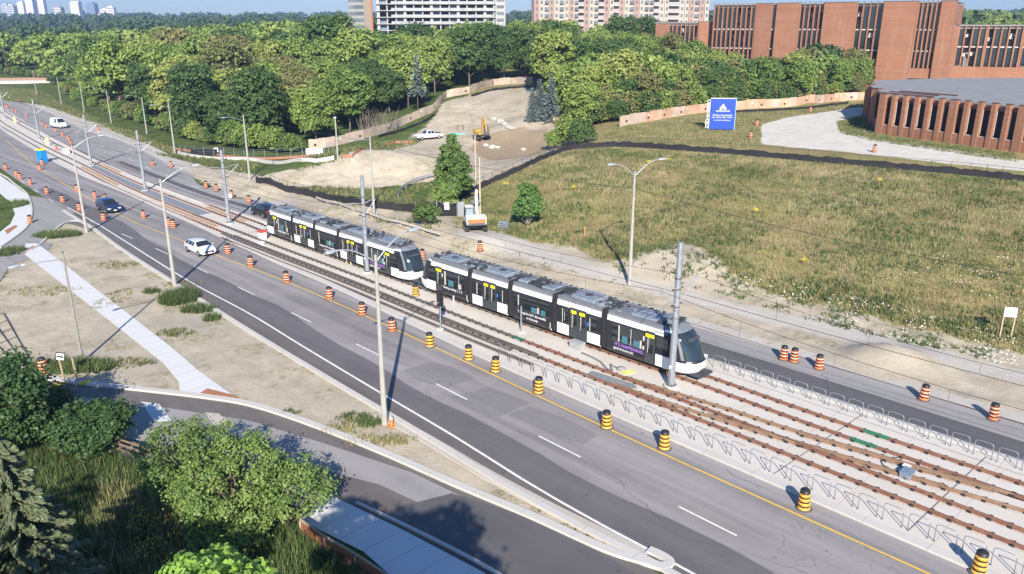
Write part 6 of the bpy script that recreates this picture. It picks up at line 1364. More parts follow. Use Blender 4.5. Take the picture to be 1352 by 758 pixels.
def conifer_arrays(seed, R0, H, z0, whorls, per, leaf, droop=.25, nneedle=16, up=.0):
    rg = np.random.default_rng(seed); C = []; D = []; tn = []
    for i in range(whorls):
        t = (i + .5) / whorls; z = z0 + (H - z0) * t; L = R0 * (1 - t) ** .85 * rg.uniform(.85, 1.1) + .15; nb = max(4, int(per * (1 - .55 * t)))
        for j in range(nb):
            a = 2 * math.pi * (j + rg.random() * .8) / nb + i * .7; Lb = L * rg.uniform(.7, 1.12); n = max(6, int(nneedle * Lb)); u = rg.random(n) ** .75; br = rg.random()
            side_ = (rg.random(n) - .5) * Lb * .42 * (1.1 - u); x = np.cos(a) * u * Lb - np.sin(a) * side_; y = np.sin(a) * u * Lb + np.cos(a) * side_
            zz = z - droop * Lb * u ** 1.3 + up * u * u * Lb + rg.normal(0, .05, n); C.append(np.stack([x, y, zz], 1)); D.append(np.tile([math.cos(a), math.sin(a), -.2], (n, 1)) + np.stack([-np.sin(a) * side_, np.cos(a) * side_, 0 * side_], 1) / (Lb * .4 + .01))
            tn.append(np.stack([np.clip(.25 + .5 * u + .2 * br, 0, 1), .15 + rg.random(n) * .55 + .25 * u, np.zeros(n), np.ones(n)], 1))
    C = np.concatenate(C); D = np.concatenate(D); tn = np.concatenate(tn); D /= np.linalg.norm(D, axis=1, keepdims=True) + 1e-9
    n = len(C); up_ = np.array([0, 0, 1.0]) + rg.normal(0, .5, (n, 3)); s_ = np.cross(D, up_); s_ /= np.linalg.norm(s_, axis=1, keepdims=True) + 1e-9; sz = (leaf * rg.uniform(.7, 1.3, n))[:, None]
    V = np.stack([C - D * sz * .5, C - s_ * sz * .28, C + D * sz * .6, C + s_ * sz * .28], 1).reshape(-1, 3); return V, np.repeat(tn, 4, 0)
def make_conifer(name, label, m, seed, R0, H, z0, whorls, per, leaf, group=None, cat='conifer', r0=.16, bark=None, **k):
    root = thing(name, (0, 0, 0), 0, label, cat, group); V, t = conifer_arrays(seed, R0, H, z0, whorls, per, leaf, **k)
    link(bpy.data.objects.new('crown', npmesh('crown', V, None, m, t)), root); MB().tube([(0,0,-.4),(0,0,H*.5),(0,0,H*.97)], [r0, r0*.6, .02], 7).build('trunk', bark or M_BARK, root, True); return root
def place(o, p, rz=None, s=1.0, sz=None):
    o.location = p; o.rotation_euler = (0, 0, random.uniform(0, 6.28) if rz is None else rz); o.scale = (s, s, s * (sz or 1)); return o
def at_size(px, py, top):                  # base point and height of an upright thing seen from px,py up to row top
    p = G(px, py); return p, height_at(p, top)

# --- woods -----------------------------------------------------------
KINDS = [('broadleaf_tree', 'mid green broadleaf tree in the woods behind the road', M_LEAF, 'mid green trees of the woods'), ('dark_tree', 'dense dark green tree in the woods behind the road', M_LEAF_D, 'dark green trees of the woods'),
         ('yellow_green_tree', 'yellow green tree in the woods behind the road', M_LEAF_Y, 'yellow green trees of the woods'), ('olive_tree', 'dull olive brown tinged tree in the woods behind the road', M_LEAF_O, 'olive tinged trees of the woods')]
protos = {}
for ki, (nm, lb, m_, gp) in enumerate(KINDS):
    protos[ki] = [make_tree(nm, lb, 'tree', m_, 11 + ki * 7 + v, 4.6, (13.5, 14.5, 12.5)[v], 1.6, 9000, .44, .2, None, gp, lobes=(17, 21, 14)[v], lobe_r=.38, rag=.22, jit=.6) for v in range(3 if ki == 0 else 2)]
px_poly = np.array([(-500,90),(-40,94),(0,97),(60,103),(108,134),(150,149),(200,164),(260,186),(330,197),(402,196),(440,182),(500,165),(552,137),(588,120),(640,111),(704,104),(716,140),(738,168),(752,176),(815,160),(925,144),(1000,139),(1140,128),(1146,100),(1146,66),(700,50),(-500,50)], float)
def project(p):
    Z = p[2] - CAMH; d_ = p[1] * CT - Z * ST; return 676 + F_PX * p[0] / d_, 379 - F_PX * (p[1] * ST + Z * CT) / d_
rngw = np.random.default_rng(21); cand = []; pts_w = []
N_TRY = 14000
ys = 125 + 330 * rngw.random(N_TRY) ** 1.25; xs_ = (rngw.random(N_TRY) - .5) * 1.35 * ys * .72 * 2 * .72; zs_ = T(xs_, ys)
pp = np.array([project((x, y, z)) for x, y, z in zip(xs_, ys, zs_)]); ins = sdpoly(pp, px_poly) > 0
bldg = [(A0, A1_, 22), (B0, B1, 20), (C0, C1, 20)]
def near_building(x, y):
    for p0, p1, dep in bldg:
        a, u, nrm, L = frame2(p0, p1); q_ = Vector((x, y, 0)) - a; t = q_.dot(u); dd = -q_.dot(nrm)
        if -5 < t < L + 5 and -4.5 < dd: return True
    return (x > 46 and y > 232)
acc = []
for x, y, z, ok, pxy in zip(xs_, ys, zs_, ins, pp):
    if not ok or near_building(x, y) or pxy[0] < -120 or pxy[0] > 1160: continue
    d_min = 6.6 + (y - 125) * .012
    if any((x - a_) ** 2 + (y - b_) ** 2 < d_min ** 2 for a_, b_, *_ in acc): continue
    acc.append((x, y, z, pxy[0], pxy[1]))
acc.sort(key=lambda a_: a_[1]); n_near = 620
usedk = {}
cnt = {0: 0, 1: 0, 2: 0, 3: 0}; rest = []
for i, (x, y, z, px_, py_) in enumerate(acc):
    nse = math.sin(x * .045 + 1.3) * math.cos(y * .04) + .6 * math.sin(x * .11 + y * .07) + rngw.normal(0, .45)
    ki = 1 if nse < -.5 else (0 if nse < .65 else (2 if nse < 1.05 else 3))
    hedge = px_ > 740 and py_ > 75
    if y > 330 or cnt[ki] >= 240: rest.append((x, y, z, ki)); continue
    cnt[ki] += 1; lst = protos[ki]; v = int(rngw.integers(len(lst))); src = lst[v]
    if (ki, v) not in usedk: o = src; usedk[(ki, v)] = 1
    else: o = copy_tree(src)
    s = rngw.uniform(.74, 1.12) * (1.22 if rngw.random() < .12 else 1)
    if hedge: s *= .62 if px_ > 930 else .8
    if px_ < 420 and y < 190: s *= .86
    if y > 215: s *= 1.42 if px_ < 440 else (1.12 if px_ < 880 else 1.1)
    if 180 < y < 215 and px_ < 880 and not hedge: s *= 1.1
    place(o, (x, y, z), rngw.uniform(0, 6.28), s * 1.05, rngw.uniform(.9, 1.1) )
print('woods', cnt, len(rest), len(acc))
# far woods: one mass
def mass(name, items, label, nq, leaf, R0=4.8, H=13, m=None):
    Vs = []; Ts = []; bank = [crown_arrays(50 + k, R0, H, 2.0, nq, leaf, lobes=9, lobe_r=.46)[:2] for k in range(6)]; r_ = np.random.default_rng(3)
    for x, y, z, s, hue in items:
        V, t = bank[int(r_.integers(6))]; a = r_.uniform(0, 6.28); c_, s_ = math.cos(a), math.sin(a); V2 = V * s; V2 = np.stack([V2[:, 0] * c_ - V2[:, 1] * s_ + x, V2[:, 0] * s_ + V2[:, 1] * c_ + y, V2[:, 2] + z], 1); t2 = t.copy(); t2[:, 0] = np.clip(t2[:, 0] * .5 + hue, 0, 1); Vs.append(V2); Ts.append(t2)
    o = link(bpy.data.objects.new(name, npmesh(name, np.concatenate(Vs), None, m or M_LEAF, np.concatenate(Ts))), None, label, 'woodland', None, 'stuff'); return o
hu = {0: .25, 1: 0.0, 2: .5, 3: .45}
mass('woods', [(x, y, z, rngw.uniform(1.0, 1.3) * (1.35 if x < -.22 * y else 1), hu[ki] + rngw.uniform(-.1, .1)) for x, y, z, ki in rest], 'tree tops of the woods in front of the two residential towers', 900, 1.0)
items = []
for i in range(3400):
    y = 445 + 2600 * rngw.random() ** 1.9; x = (rngw.random() - .5) * 2 * (.72 * y + 60)
    if y < 560 and X_at(480, y) < x < X_at(945, y) and y > 365: continue
    items.append((x, y, 0, (1.0 + (y - 445) / 2200 * 1.3) * rngw.choice([.7, .9, 1.0, 1.1, 1.45]), rngw.uniform(0, .45)))
zz = T(np.array([a_[0] for a_ in items]), np.array([a_[1] for a_ in items])); items = [(a_[0], a_[1], z, a_[3], a_[4]) for a_, z in zip(items, zz)]
mass('distant_forest', items, 'blue green forest stretching to the horizon', 230, 1.7, m=leafmat('distant_leaves', [(.04,.085,.03),(.065,.115,.035),(.10,.14,.05)], .8, .1, 0))
# wooded ridge on the right horizon
items = [];
for i in range(260):
    y = 420 + 240 * rngw.random(); x = X_at(1150 + 330 * rngw.random(), y); items.append((x, y, float(11 + (y - 420) * .035), rngw.uniform(.9, 1.2), rngw.uniform(0, .4)))
mass('wooded_ridge', items, 'wooded ridge above the brick wing at the right edge', 500, 1.3)
for k_, (a_, b_, t_) in enumerate([(1000,24,2),(1060,24,4)]): pass
# --- special trees ----------------------------------------------------
def special(fn, px, py, top, s_h, **k):
    p, H = at_size(px, py, top); o = fn(H); place(o, p - Vector((0,0,.1)), 1.0 + px * .01, 1.0); return o
p, H = at_size(598, 272, 176)
t_ = make_tree('columnar_tree', 'tall columnar green tree between the path and the white excavator', 'tree', leafmat('sunny_leaves', [(.075,.16,.03),(.12,.21,.035),(.17,.25,.045)], .5, .3), 5, 2.5, H * 1.1, .3, 20000, .25, .18, lobes=38, lobe_r=.36, peak=.1, rag=.2, taper=.6); place(t_, p, .3)
p, H = at_size(592, 274, 196); t2_ = make_tree('columnar_tree', 'smaller rounded tree merged with the columnar tree, on its lower left', 'tree', M_LEAF, 8, 1.5, H * .45, .3, 6000, .26, .12, lobes=16, lobe_r=.45, peak=.3); place(t2_, p + Vector((-.3, -1.2, 0)), .3)
p, H = at_size(697, 300, 240); t_ = make_tree('young_tree', 'small egg shaped bright green tree alone on the grassy hillside', 'tree', leafmat('young_leaves', [(.09,.20,.03),(.13,.26,.04),(.18,.30,.05)], .5, .3), 9, 1.55, H * 1.04, .45, 10000, .21, .07, M_DEAD, lobes=24, lobe_r=.42, peak=.3, taper=.35, rag=.2); place(t_, p, .3)
p, H = at_size(562, 298, 268); t_ = make_tree('roadside_shrub', 'round dark green shrub below the gate, left of the white excavator', 'shrub', M_LEAF_D, 12, 1.35, H, .1, 4000, .2, .06, lobes=10, lobe_r=.5); place(t_, p, .3)
for k_, (a_, b_, t_) in enumerate([(712,158,104),(727,160,96),(740,152,92),(703,160,116)]):
    p, H = at_size(a_, b_, t_); o = make_conifer('blue_spruce', ['pale blue spruce right of the sandy pit, second from the left', 'tallest blue spruce in the middle of the cluster by the pit', 'blue spruce at the back right of the cluster by the pit', 'small blue spruce at the left of the cluster by the pit'][k_], M_LEAF_BS, 20 + k_, H * .24, H, .3, 22, 12, .55, 'blue spruces by the sandy pit', nneedle=12); place(o, p)
p, H = at_size(552, 148, 66); o = make_conifer('thin_pine', 'thin grey green conifer with bare lower trunk rising over the faded hoarding', M_LEAF_BS, 31, H * .17, H, H * .28, 17, 8, .6, nneedle=9); place(o, p)
for k_, (a_, b_, t_) in enumerate([(851,90,20),(884,96,36)]):
    p, H = at_size(a_, b_, t_); o = make_tree('pine_tree', ['dark pine rising in front of the right end of the apartment tower','green tree in front of the lower brick wing'][k_], 'tree', (M_LEAF_D, M_LEAF)[k_], 41 + k_, H * .30, H, H * .35, 4500, .5, .2, lobes=14); place(o, p)
# bare birch
p, H = at_size(827, 128, 66); r_ = random.Random(6); mb = MB()
def branch(mb, p0, d_, L, r, lv):
    p1 = p0 + d_ * L * .5 + Vector((r_.uniform(-.05, .05), r_.uniform(-.05, .05), .03)) * L; p2 = p0 + d_ * L; mb.tube([p0, p1, p2], [r, r * .75, r * .45], 5)
    if lv > 0:
        for k_ in range(4 if lv > 1 else 3):
            t = r_.uniform(.35, 1); q_ = p0.lerp(p2, t); dd = (d_ + Vector((r_.uniform(-.8, .8), r_.uniform(-.8, .8), r_.uniform(-.05, .5)))).normalized(); branch(mb, q_, dd, L * r_.uniform(.4, .65), r * .45, lv - 1)
branch(mb, Vector((0, 0, -.3)), Vector((.02, 0, 1)), H * .75, .22, 3)
o = thing('bare_tree', p, 0, 'bare pale barked tree among the green shrubs behind the orange hoarding', 'tree'); mb.build('trunk', M_DEAD, o, True)
# brushy dead thicket by the hoarding
for k_, (a_, b_, w_) in enumerate([(500,176,26),(880,150,18)]):
    p = G(a_, b_ - 3); mb = MB()
    for j in range(70): x = r_.uniform(-4, 4); mb.tube([(x, r_.uniform(-1, 1), 0), (x + r_.uniform(-1.2, 1.2), r_.uniform(-1, 1), r_.uniform(1.5, 4.2)), (x + r_.uniform(-2.2, 2.2), r_.uniform(-1, 1), r_.uniform(2.5, 5.5))], [.05, .03, .012], 4)
    o = mb.build('dry_thicket', mat('grey_twigs', (.20,.17,.14), .9)); o.location = p; o['label'] = ['grey tangle of bare twigs above the left part of the faded hoarding','grey tangle of bare twigs above the orange hoarding'][k_]; o['category'] = 'thicket'
# hedge of shrubs in front of the brick block
hp_ = [make_tree('hedge_shrub', 'leafy mid green shrub of the hedge behind the orange hoarding', 'shrub', (M_LEAF, M_LEAF_D, M_LEAF_O)[k_], 60 + k_, 3.0, 5.6, .1, 3200, .42, .1, None, 'shrubs of the hedge behind the orange hoarding', lobes=11, lobe_r=.5) for k_ in range(3)]
ii_ = 0
for row, (yo, n_) in enumerate(((0, 30), (5, 24), (10, 22), (16, 20), (22, 16))):
    for k_ in range(n_):
        a_ = 758 + (1138 - 758) * (k_ + random.uniform(.2, .8)) / n_; b_ = np.interp(a_, [740,820,925,1000,1143], [180,163,147,141,130]) - 2
        p = G(a_, b_); p.y += yo + random.uniform(0, 3) + 2; p.x += yo * (a_ - 676) / F_PX
        if near_building(p.x, p.y): continue
        p.z = Tz(p.x, p.y); src = hp_[ii_ % 3]; o = src if ii_ < 3 else copy_tree(src); s = random.uniform(.8, 1.2) * (.8, 1.1, 1.4, 1.6, 1.7)[row] * (.8 if a_ > 1105 else 1.0)
        place(o, p, None, s); o['label'] = ['leafy mid green shrub of the hedge behind the orange hoarding','dark green shrub of the hedge behind the orange hoarding','olive green shrub of the hedge behind the orange hoarding'][ii_ % 3]; ii_ += 1
for k_ in range(70):
    a_ = -30 + 760 * (k_ + random.uniform(.1, .9)) / 70
    if 398 < a_ < 712: continue
    b_ = np.interp(a_, [-40,0,60,108,150,200,260,330,402,440,500,552,720,740], [96,99,105,137,152,167,188,199,205,194,178,150,150,168]) - 1.5
    p = G(a_, b_); o = copy_tree(hp_[(0, 1, 0, 2)[k_ % 4]]); place(o, p, None, random.uniform(.55, .95)); o['label'] = ['leafy green undergrowth shrub at the foot of the woods','dark green undergrowth shrub at the foot of the woods','leafy green undergrowth shrub at the foot of the woods','olive undergrowth shrub at the foot of the woods'][k_ % 4]; o['group'] = 'undergrowth shrubs at the foot of the woods'
print('hedge', ii_)
for k_, (a_, b_) in enumerate([(752,192),(768,190),(735,196)]):
    p = G(a_, b_); o = copy_tree(hp_[k_ % 2]); place(o, p, None, .8 - k_ * .1); o['label'] = f'dark shrub at the top corner of the black fence, {ORD[k_]} of the cluster'; o['group'] = 'shrubs at the top corner of the black fence'

# --- near vegetation ---------------------------------------------------
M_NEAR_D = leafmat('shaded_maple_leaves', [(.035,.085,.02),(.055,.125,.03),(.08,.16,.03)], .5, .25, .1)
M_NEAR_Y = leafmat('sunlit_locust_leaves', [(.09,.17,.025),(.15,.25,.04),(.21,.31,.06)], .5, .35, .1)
def near(label, px, py, R0, H, nl, leaf, m_, seed, dx=0, z0=.3, cat='tree', name='maple_tree', lobes=20, lobe_r=.36):
    p = G(px, py); o = make_tree(name, label, cat, m_, seed, R0, H, z0, nl, leaf, .12 + H * .012, None, None, lobes=lobes, lobe_r=lobe_r, jit=.8, rag=.42, sp=(.55, 1.0)); place(o, p, .4); return o
near('big dark green tree at the left edge above the silver spruce', 2, 612, 2.7, 6.6, 20000, .16, M_NEAR_D, 71, lobes=44, lobe_r=.24)
near('dark bushy tree hiding the service road, right of the big left tree', 128, 598, 2.05, 2.9, 17000, .14, M_NEAR_D, 72, lobes=44, lobe_r=.22)
near('low dark bush at the left edge of the service road', 45, 575, 2.2, 3.4, 10000, .14, M_NEAR_D, 77, lobes=30, lobe_r=.25)
near('airy yellow green tree at the head of the sunlit thicket near the service road', 262, 664, 2.4, 4.5, 12000, .115, M_NEAR_Y, 73, name='locust_tree', lobes=46, lobe_r=.19)
near('airy green tree in the middle of the sunlit thicket', 318, 700, 2.7, 4.4, 13000, .115, leafmat('sunlit_ash_leaves', [(.14,.25,.04),(.20,.32,.05),(.28,.37,.07)], .5, .35, .1), 74, name='locust_tree', lobes=60, lobe_r=.17)
near('airy green tree at the right end of the sunlit thicket by the pale sidewalk', 386, 694, 2.0, 3.6, 6500, .11, leafmat('sunlit_ash_leaves2', [(.14,.25,.04),(.20,.32,.05),(.28,.37,.07)], .5, .35, .1), 75, name='locust_tree', lobes=40, lobe_r=.18)
near('low shrub in front of the sunlit thicket', 300, 728, 1.6, 2.0, 9000, .11, M_NEAR_Y, 76, name='low_shrub', cat='shrub')
o = make_conifer('silver_spruce', 'silvery spruce filling the lower left corner', M_LEAF_S, 81, 3.6, 10.2, .4, 34, 15, .15, nneedle=230, droop=.22, up=.10, r0=.2); place(o, (-17.3, 23.6, Tz(-17.3, 23.6)), 0)
# broad leaved tree tops below the camera
M_BIG = leafmat('large_heart_leaves', [(.21,.42,.02),(.30,.54,.03),(.40,.60,.06)], .4, .45, .1)
def big_leaf(label, x, y, top, R0, nl, seed, leaf=.15):
    z = Tz(x, y); H = top - z; o = make_tree('basswood_tree', label, 'tree', M_BIG, seed, R0, H, H - 4.6, nl, leaf, .16, None, None, lobes=16, lobe_r=.34, jit=.55); place(o, (x, y, z), .2); return o
big_leaf('bright large leaved treetop at the bottom edge, left of centre', -6.7, 14.8, 12.2, 1.7, 5200, 91); big_leaf('bright large leaved treetop at the bottom edge, right of the other', -4.7, 14.2, 11.3, 1.3, 3200, 92); big_leaf('sprig of bright large leaves in front of the silver spruce', -10.7, 14.6, 11.5, .8, 420, 93)
o = make_tree('shade_tree', 'tall tree standing just below the camera, its shadow on the service road', 'tree', M_LEAF, 95, 3.3, 17.6, 6.0, 16000, .26, .3, None, None, lobes=18, lobe_r=.42); place(o, (-2.2, 4.6, 0), 0)
o = make_tree('shade_tree', 'tree left of the camera, its shadow beside the silver spruce', 'tree', M_LEAF, 96, 3.8, 12.5, 4, 7000, .3, .3, None, None, lobes=18, lobe_r=.42); place(o, (-13, 12, 0), 0)
o = make_tree('shade_tree', 'tree far left of the camera shading the slope', 'tree', M_LEAF, 97, 4.2, 13, 3, 7000, .3, .3, None, None, lobes=18, lobe_r=.42); place(o, (-22, 14, 0), 0)

# --- grass -------------------------------------------------------------
def tufts(name, poly_px, density, h, label, hue, blades=5, seed=1, w_=.05, spread=.16, jitter_h=.5, clump=None, poly=None, avoid=None, vary=.25):
    rg = np.random.default_rng(seed); pl = np.array(poly if poly is not None else P(poly_px)); lo = pl.min(0); hi = pl.max(0); n = int((hi[0] - lo[0]) * (hi[1] - lo[1]) * density)
    q_ = lo + rg.random((n, 2)) * (hi - lo); keep = sdpoly(q_, pl) > 0
    if clump is not None: f_ = np.sin(q_[:, 0] * clump + 1.1 * np.sin(q_[:, 1] * clump * .8)) * np.sin(q_[:, 1] * clump * 1.2 + 1.3) ; keep &= (f_ + rg.normal(0, .35, n)) > .1
    if avoid is not None: keep &= avoid(q_)
    q_ = q_[keep]; n = len(q_); z = T(q_[:, 0], q_[:, 1]) - .03
    base_h = hue(q_, rg) if callable(hue) else np.full(n, hue)
    C = np.repeat(np.stack([q_[:, 0], q_[:, 1], z], 1), blades, 0); m_ = len(C); C[:, :2] += rg.normal(0, spread, (m_, 2)); hh = h * rg.uniform(1 - jitter_h, 1 + jitter_h, m_)
    a = rg.uniform(0, 6.28, m_); ax = np.stack([np.cos(a), np.sin(a), np.zeros(m_)], 1) * w_ * rg.uniform(.6, 1.5, m_)[:, None]; tip = C + np.stack([rg.normal(0, .25, m_) * hh, rg.normal(0, .25, m_) * hh, hh], 1)
    V = np.stack([C - ax, C + ax, tip], 1).reshape(-1, 3); t = np.stack([np.clip(np.repeat(base_h, blades) + rg.normal(0, vary, m_), 0, 1), np.clip(np.repeat(.5 + .38 * np.sin(q_[:, 0] * .7 + 2.2 * np.sin(q_[:, 1] * .33)) * np.sin(q_[:, 1] * .8 + 1.9 * np.sin(q_[:, 0] * .29)), blades) + rg.normal(0, .2, m_), 0, 1), np.zeros(m_), np.ones(m_)], 1)
    return link(bpy.data.objects.new(name, npmesh(name, V, None, M_GRASS, np.repeat(t, 3, 0), 3)), None, label, 'grass', None, 'stuff')
def hue_meadow(q_, rg):
    s, n = to_sn(q_[:, 0], q_[:, 1]); f_ = .63 + .2 * np.sin(q_[:, 0] * .23 + 2 * np.sin(q_[:, 1] * .11)) + .12 * np.sin(q_[:, 1] * .31 + 1.7 * np.sin(q_[:, 0] * .17)) + .12 * np.sin(q_[:, 0] * .9 + q_[:, 1] * .7 + 2 * np.sin(q_[:, 1] * .4)) + .1 * np.sin(q_[:, 0] * 1.9 - q_[:, 1] * 1.1 + 2 * np.sin(q_[:, 0] * .5)) - .12 * np.clip((30 - n) / 12, 0, 1)
    return np.clip(f_ , 0, 1)
MEADOW = [(600,300),(640,303),(700,318),(760,325),(800,344),(832,341),(858,325),(900,320),(938,332),(965,360),(1040,394),(1120,406),(1180,426),(1260,444),(1352,466),(1560,525),(1560,266),(1352,241),(1200,226),(1100,217),(1000,208),(900,200),(810,195),(747,200),(690,224),(640,248),(604,270)]
tufts('meadow_grass', MEADOW, 11.0, .24, 'tall tan and green meadow grass covering the hillside', hue_meadow, 5, 2, .035, .22, vary=.2)
tufts('meadow_grass', [(600,300),(700,318),(760,325),(850,349),(930,350),(965,362),(1120,406),(1260,444),(1352,466),(1560,525),(1560,470),(1352,425),(1200,385),(1000,345),(900,325),(800,310),(700,296),(640,285)], 7, .38, 'greener weedy grass along the lower edge of the hillside', .12, 5, 3, .05, .15, .5, .55)
tufts('meadow_weeds', MEADOW, 2.2, .42, 'darker leafy weed clumps scattered through the hillside grass', .06, 6, 44, .06, .22, .5, .33)
tufts('meadow_weeds', MEADOW, 1.2, .32, 'russet seed heads standing in the hillside grass', .85, 5, 45, .04, .25, .5, .21)
tufts('plateau_grass', [(760,194),(810,190),(900,194),(1000,202),(1005,190),(1003,166),(1040,153),(1090,147),(1140,140),(1140,136),(1000,147),(925,153),(840,167),(800,178)], 3.0, .3, 'short dry grass around the blue billboard', .5, 5, 4, .05, .2)
tufts('verge_grass', [(1340,214),(1150,186),(1110,176),(1106,163),(1140,155),(1158,178),(1340,203)], 4, .35, 'grass strip at the foot of the low brick wing', .25, 5, 5, .05, .2)
tufts('sand_weeds', [(800,346),(930,352),(965,364),(1040,396),(1120,408),(1180,428),(1260,446),(1352,468),(1352,485),(1180,450),(1040,415),(940,385),(820,360)], 9, .3, 'green weeds on the sandy bank below the hillside', .12, 5, 6, .05, .14, .5, .8)
tufts('sand_weeds', [(640,325),(700,335),(800,365),(840,385),(700,352),(630,335)], 4, .25, 'sparse weeds on the sand beyond the front tram', .25, 4, 7, .04, .12, .5, .9)
tufts('bank_grass', [(200,203),(260,216),(330,228),(345,220),(330,214),(245,207)], 5, .5, 'green weeds between the far road and the pale barrier', .25, 5, 8, .07, .2)
tufts('bank_grass', [(400,248),(440,247),(520,252),(530,262),(560,272),(545,276),(470,268),(400,254)], 5, .5, 'weeds with yellow flowers along the dark fabric fence', .3, 5, 9, .07, .2)
tufts('bank_grass', [(480,278),(560,290),(590,300),(560,312),(500,294),(430,266),(440,262)], 4, .4, 'weeds beside the pale guard rail', .3, 5, 10, .06, .2, .5, .9)
tufts('bank_grass', [(5,133),(60,140),(110,158),(170,182),(230,203),(228,196),(170,174),(110,150),(60,122),(0,115)], 3.5, .6, 'long green and yellow grass strip under the row of far lamps', .3, 5, 11, .09, .3)
tufts('bank_grass', [(408,207),(470,193),(540,184),(560,183),(552,190),(520,198),(460,210),(410,213)], 3, .5, 'rough grass below the faded hoarding', .3, 5, 12, .08, .25)
tufts('bank_grass', [(525,268),(531,257),(550,244),(566,239),(572,244),(552,252),(538,268)], 6, .4, 'grass beside the path', .3, 5, 13, .05, .15)
def patch(px, py, rx, ry, n, h, hue, lb, seed):
    p = G(px, py); pl = [(p.x + rx * math.cos(a) - ry * math.sin(a) * .0, p.y + ry * math.sin(a)) for a in np.linspace(0, 6.28, 14)[:-1]]
    return tufts('weed_patch', None, n, h, lb, hue, 6, seed, .035, .10, .6, None, pl)
for k_, (a_, b_, rx, ry, n, h, hue, lb) in enumerate([(75,311,2.8,1.6,30,.45,.1,'bushy green weed patch on the verge corner by the side street'),(238,395,1.7,2.0,40,.65,.02,'tall green weeds at the foot of the one armed lamp'),(262,410,1.5,.9,30,.5,.05,'green weed clump right of the tall verge weeds'),(280,422,.7,.6,40,.5,0,'small green clump at the right end of the verge weeds'),(200,386,.8,.5,40,.4,0,'small green clump left of the tall verge weeds'),(14,334,1.6,1.6,30,.5,.02,'green weeds by the left edge beside the sidewalk'),
      (12,272,2.4,2.6,20,.5,.1,'green grass inside the curve of the left sidewalk'),(95,487,3.0,1.0,40,.6,.12,'weeds behind the sawhorse sign'),(60,488,1.2,.5,40,.5,.15,'weeds beside the left drum of the service road'),(468,553,1.0,.6,30,.3,.2,'small green tuft left of the two armed lamp'),(487,560,.7,.5,40,.35,.05,'bright tuft at the foot of the two armed lamp'),(384,545,.6,.3,30,.25,.1,'tiny tuft on the verge above the ramp kerb'),(500,582,2.2,.7,28,.22,.6,'dry grass strip along the ramp kerb'),(455,566,1.4,.8,22,.22,.5,'dry grass left of the cone'),
      (160,480,2.6,1.0,16,.22,.35,'thin weeds in front of the service road bend'),(240,375,2,1,10,.2,.4,'sparse weeds near the lamp'),(60,385,3.5,1.5,9,.18,.55,'sparse dry weeds on the left dirt'),(150,395,1.4,3,9,.18,.5,'sparse weeds beside the straight sidewalk'),(150,350,3,1.4,7,.2,.45,'sparse weeds right of the sidewalk head'),(230,440,1.6,.8,20,.25,.2,'weeds on the loose soil heap by the sidewalk')]): patch(a_, b_, rx, ry, n, h, hue, lb, 100 + k_)
def av(q_): return q_[:, 1] < 200
tufts('slope_grass', [(-150,610),(60,580),(150,604),(215,624),(300,660),(345,650),(400,690),(400,706),(470,752),(520,800),(500,1000),(-400,1000)], 26, .6, 'long grass and weeds on the near slope', .05, 5, 30, .03, .12, .5)  # dark green hue puts the tree shade over this slope into the grass colour
tufts('goldenrod', [(130,650),(230,655),(330,715),(330,800),(120,800)], 14, .9, 'tall pale weeds in the sunlit part of the near slope', .5, 5, 31, .05, .1, .4)
# flowers
def flowers(poly_px, dens, size, m_, lb, seed, h=.45, clump=.8):
    rg = np.random.default_rng(seed); pl = np.array(P(poly_px)); lo = pl.min(0); hi = pl.max(0); n = int((hi[0]-lo[0]) * (hi[1]-lo[1]) * dens); q_ = lo + rg.random((n, 2)) * (hi - lo); k = sdpoly(q_, pl) > 0
    f_ = np.sin(q_[:, 0] * clump + 1.1 * np.sin(q_[:, 1] * clump)) * np.sin(q_[:, 1] * clump * 1.2 + 1.3); k &= (f_ + rg.normal(0, .3, n)) > .15; q_ = q_[k]; n = len(q_)
    C = np.stack([q_[:, 0], q_[:, 1], T(q_[:, 0], q_[:, 1]) + h * rg.uniform(.7, 1.2, n)], 1); V = leaf_quads(C, np.tile([0, -.5, 1.0], (n, 1)), size, rg, 1, .3)
    return link(bpy.data.objects.new('wildflowers', npmesh('wildflowers', V, None, m_)), None, lb, 'wildflowers', None, 'stuff')
M_FW = mat('white_petals', (.70,.68,.60), .7); M_FY = mat('yellow_petals', (.62,.50,.03), .7)
flowers([(1150,370),(1260,340),(1352,330),(1500,360),(1500,430),(1352,410),(1250,385),(1170,395)], 3, .10, M_FW, 'white wildflowers scattered over the right part of the hillside', 40)
flowers([(1000,370),(1120,395),(1240,425),(1352,455),(1352,470),(1200,440),(1060,410),(960,378),(900,368),(940,362)], 6, .10, M_FW, 'white wildflowers along the lower edge of the hillside', 41)
flowers([(1060,400),(1160,420),(1300,455),(1352,475),(1352,490),(1180,450),(1060,418)], 12, .09, M_FW, 'white wildflowers on the weedy bank beside the sand track', 42, .25)
flowers([(190,650),(260,670),(330,715),(330,790),(180,790),(170,700)], 60, .055, M_FY, 'yellow flowering weeds on the sunlit near slope', 43, .8, 1.3)
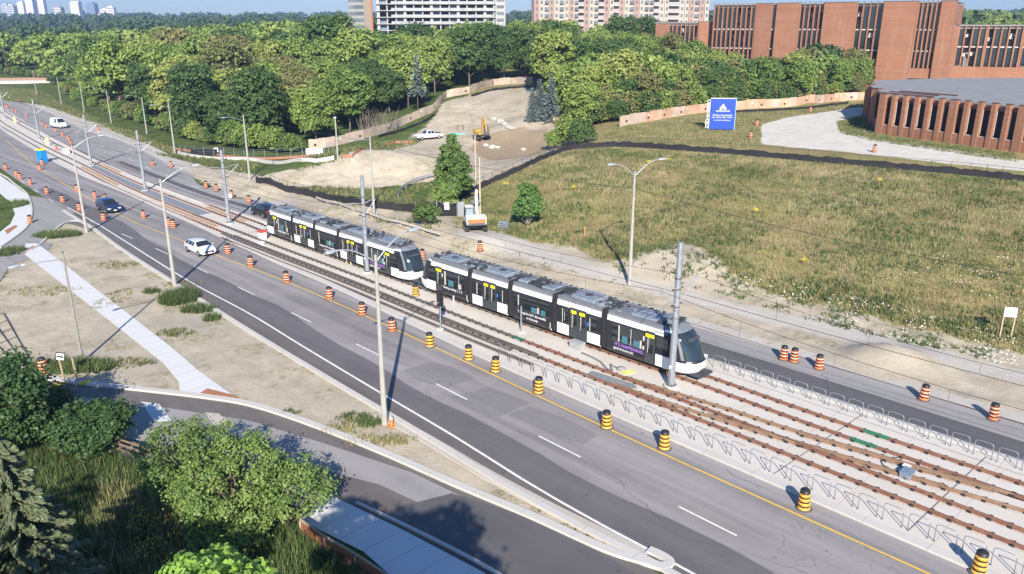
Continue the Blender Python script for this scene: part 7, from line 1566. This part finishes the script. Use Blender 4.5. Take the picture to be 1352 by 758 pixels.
for k_, (a_, b_, s_) in enumerate([(1062,350,.8),(757,252,.7),(857,218,.9),(998,283,.9),(1160,242,.6),(880,215,.9),(668,247,.8)]):
    p = G(a_, b_); mb = MB(); r_ = random.Random(k_); V = leaf_quads(np.array([(r_.gauss(0, s_*.22), r_.gauss(0, s_*.2), .4 + r_.random() * .3) for _ in range(70)]), np.tile([0, -.4, 1.0], (70, 1)), .09, np.random.default_rng(k_), 1, .6)
    o = link(bpy.data.objects.new('goldenrod_clump', npmesh('goldenrod_clump', V, None, M_FY)), None, ['bright yellow flower clump low on the hillside, centre right','yellow flower clump on the upper left of the hillside','yellow flower clump below the billboard, just under the black fence','yellow flower clump in the middle of the hillside, above the sagging cable','small yellow flower clump near the black fence below the gravel','wide yellow flower clump right of the one below the billboard','yellow flower clump beside the fence above the white excavator'][k_], 'flower clump'); o.location = p
# ------------------------------------------------------------------ light, sky, air
EL, AZ = R(30), R(93.5)
d = Vector((math.cos(AZ) * math.cos(EL), math.sin(AZ) * math.cos(EL), -math.sin(EL)))
sl = bpy.data.lights.new('sun', 'SUN'); sl.energy = 5.0; sl.angle = R(.5); sl.color = (1.0, .925, .82)
so_ = bpy.data.objects.new('sun', sl); so_.rotation_euler = d.to_track_quat('-Z', 'Y').to_euler(); COL.objects.link(so_)
w = bpy.data.worlds.new('World'); scene.world = w; w.use_nodes = True; nt = w.node_tree
sk = nt.nodes.new('ShaderNodeTexSky'); sk.sky_type = 'NISHITA'; sk.sun_disc = False; sk.sun_elevation = EL; sk.sun_rotation = math.atan2(-d.x, -d.y)
sk.air_density = 1.2; sk.dust_density = .3; sk.ozone_density = 5.0; sk.altitude = 150
nt.links.new(mix(nt, 1.0, sk.outputs[0], (.70,.84,1.06), 'MULTIPLY'), nt.nodes['Background'].inputs['Color']); nt.nodes['Background'].inputs['Strength'].default_value = .088
scene.view_settings.view_transform = 'Standard'; scene.view_settings.look = 'None'; scene.view_settings.gamma = 1; scene.view_settings.exposure = .88
scene.cycles.max_bounces = 5; scene.cycles.diffuse_bounces = 2; scene.cycles.glossy_bounces = 2; scene.cycles.transmission_bounces = 2; scene.cycles.transparent_max_bounces = 4; scene.cycles.volume_bounces = 0
scene.cycles.use_denoising = True

hm = bpy.data.materials.new('thin_blue_haze'); hm.use_nodes = True; nt = hm.node_tree; nt.nodes.remove(nt.nodes['Principled BSDF'])
pv = nt.nodes.new('ShaderNodeVolumePrincipled'); pv.inputs['Color'].default_value = (.32,.47,.80,1); pv.inputs['Density'].default_value = .0002; pv.inputs['Anisotropy'].default_value = 0
nt.links.new(pv.outputs[0], nt.nodes['Material Output'].inputs['Volume'])
zlo = float(GZ.min()) - 1.5
o = MB().box((0, 2150, (zlo + 200) / 2), (9200, 5900, 200 - zlo)).build('haze', hm, None, kind='stuff'); o['label'] = 'thin blue haze over the whole view'; o['category'] = 'haze'
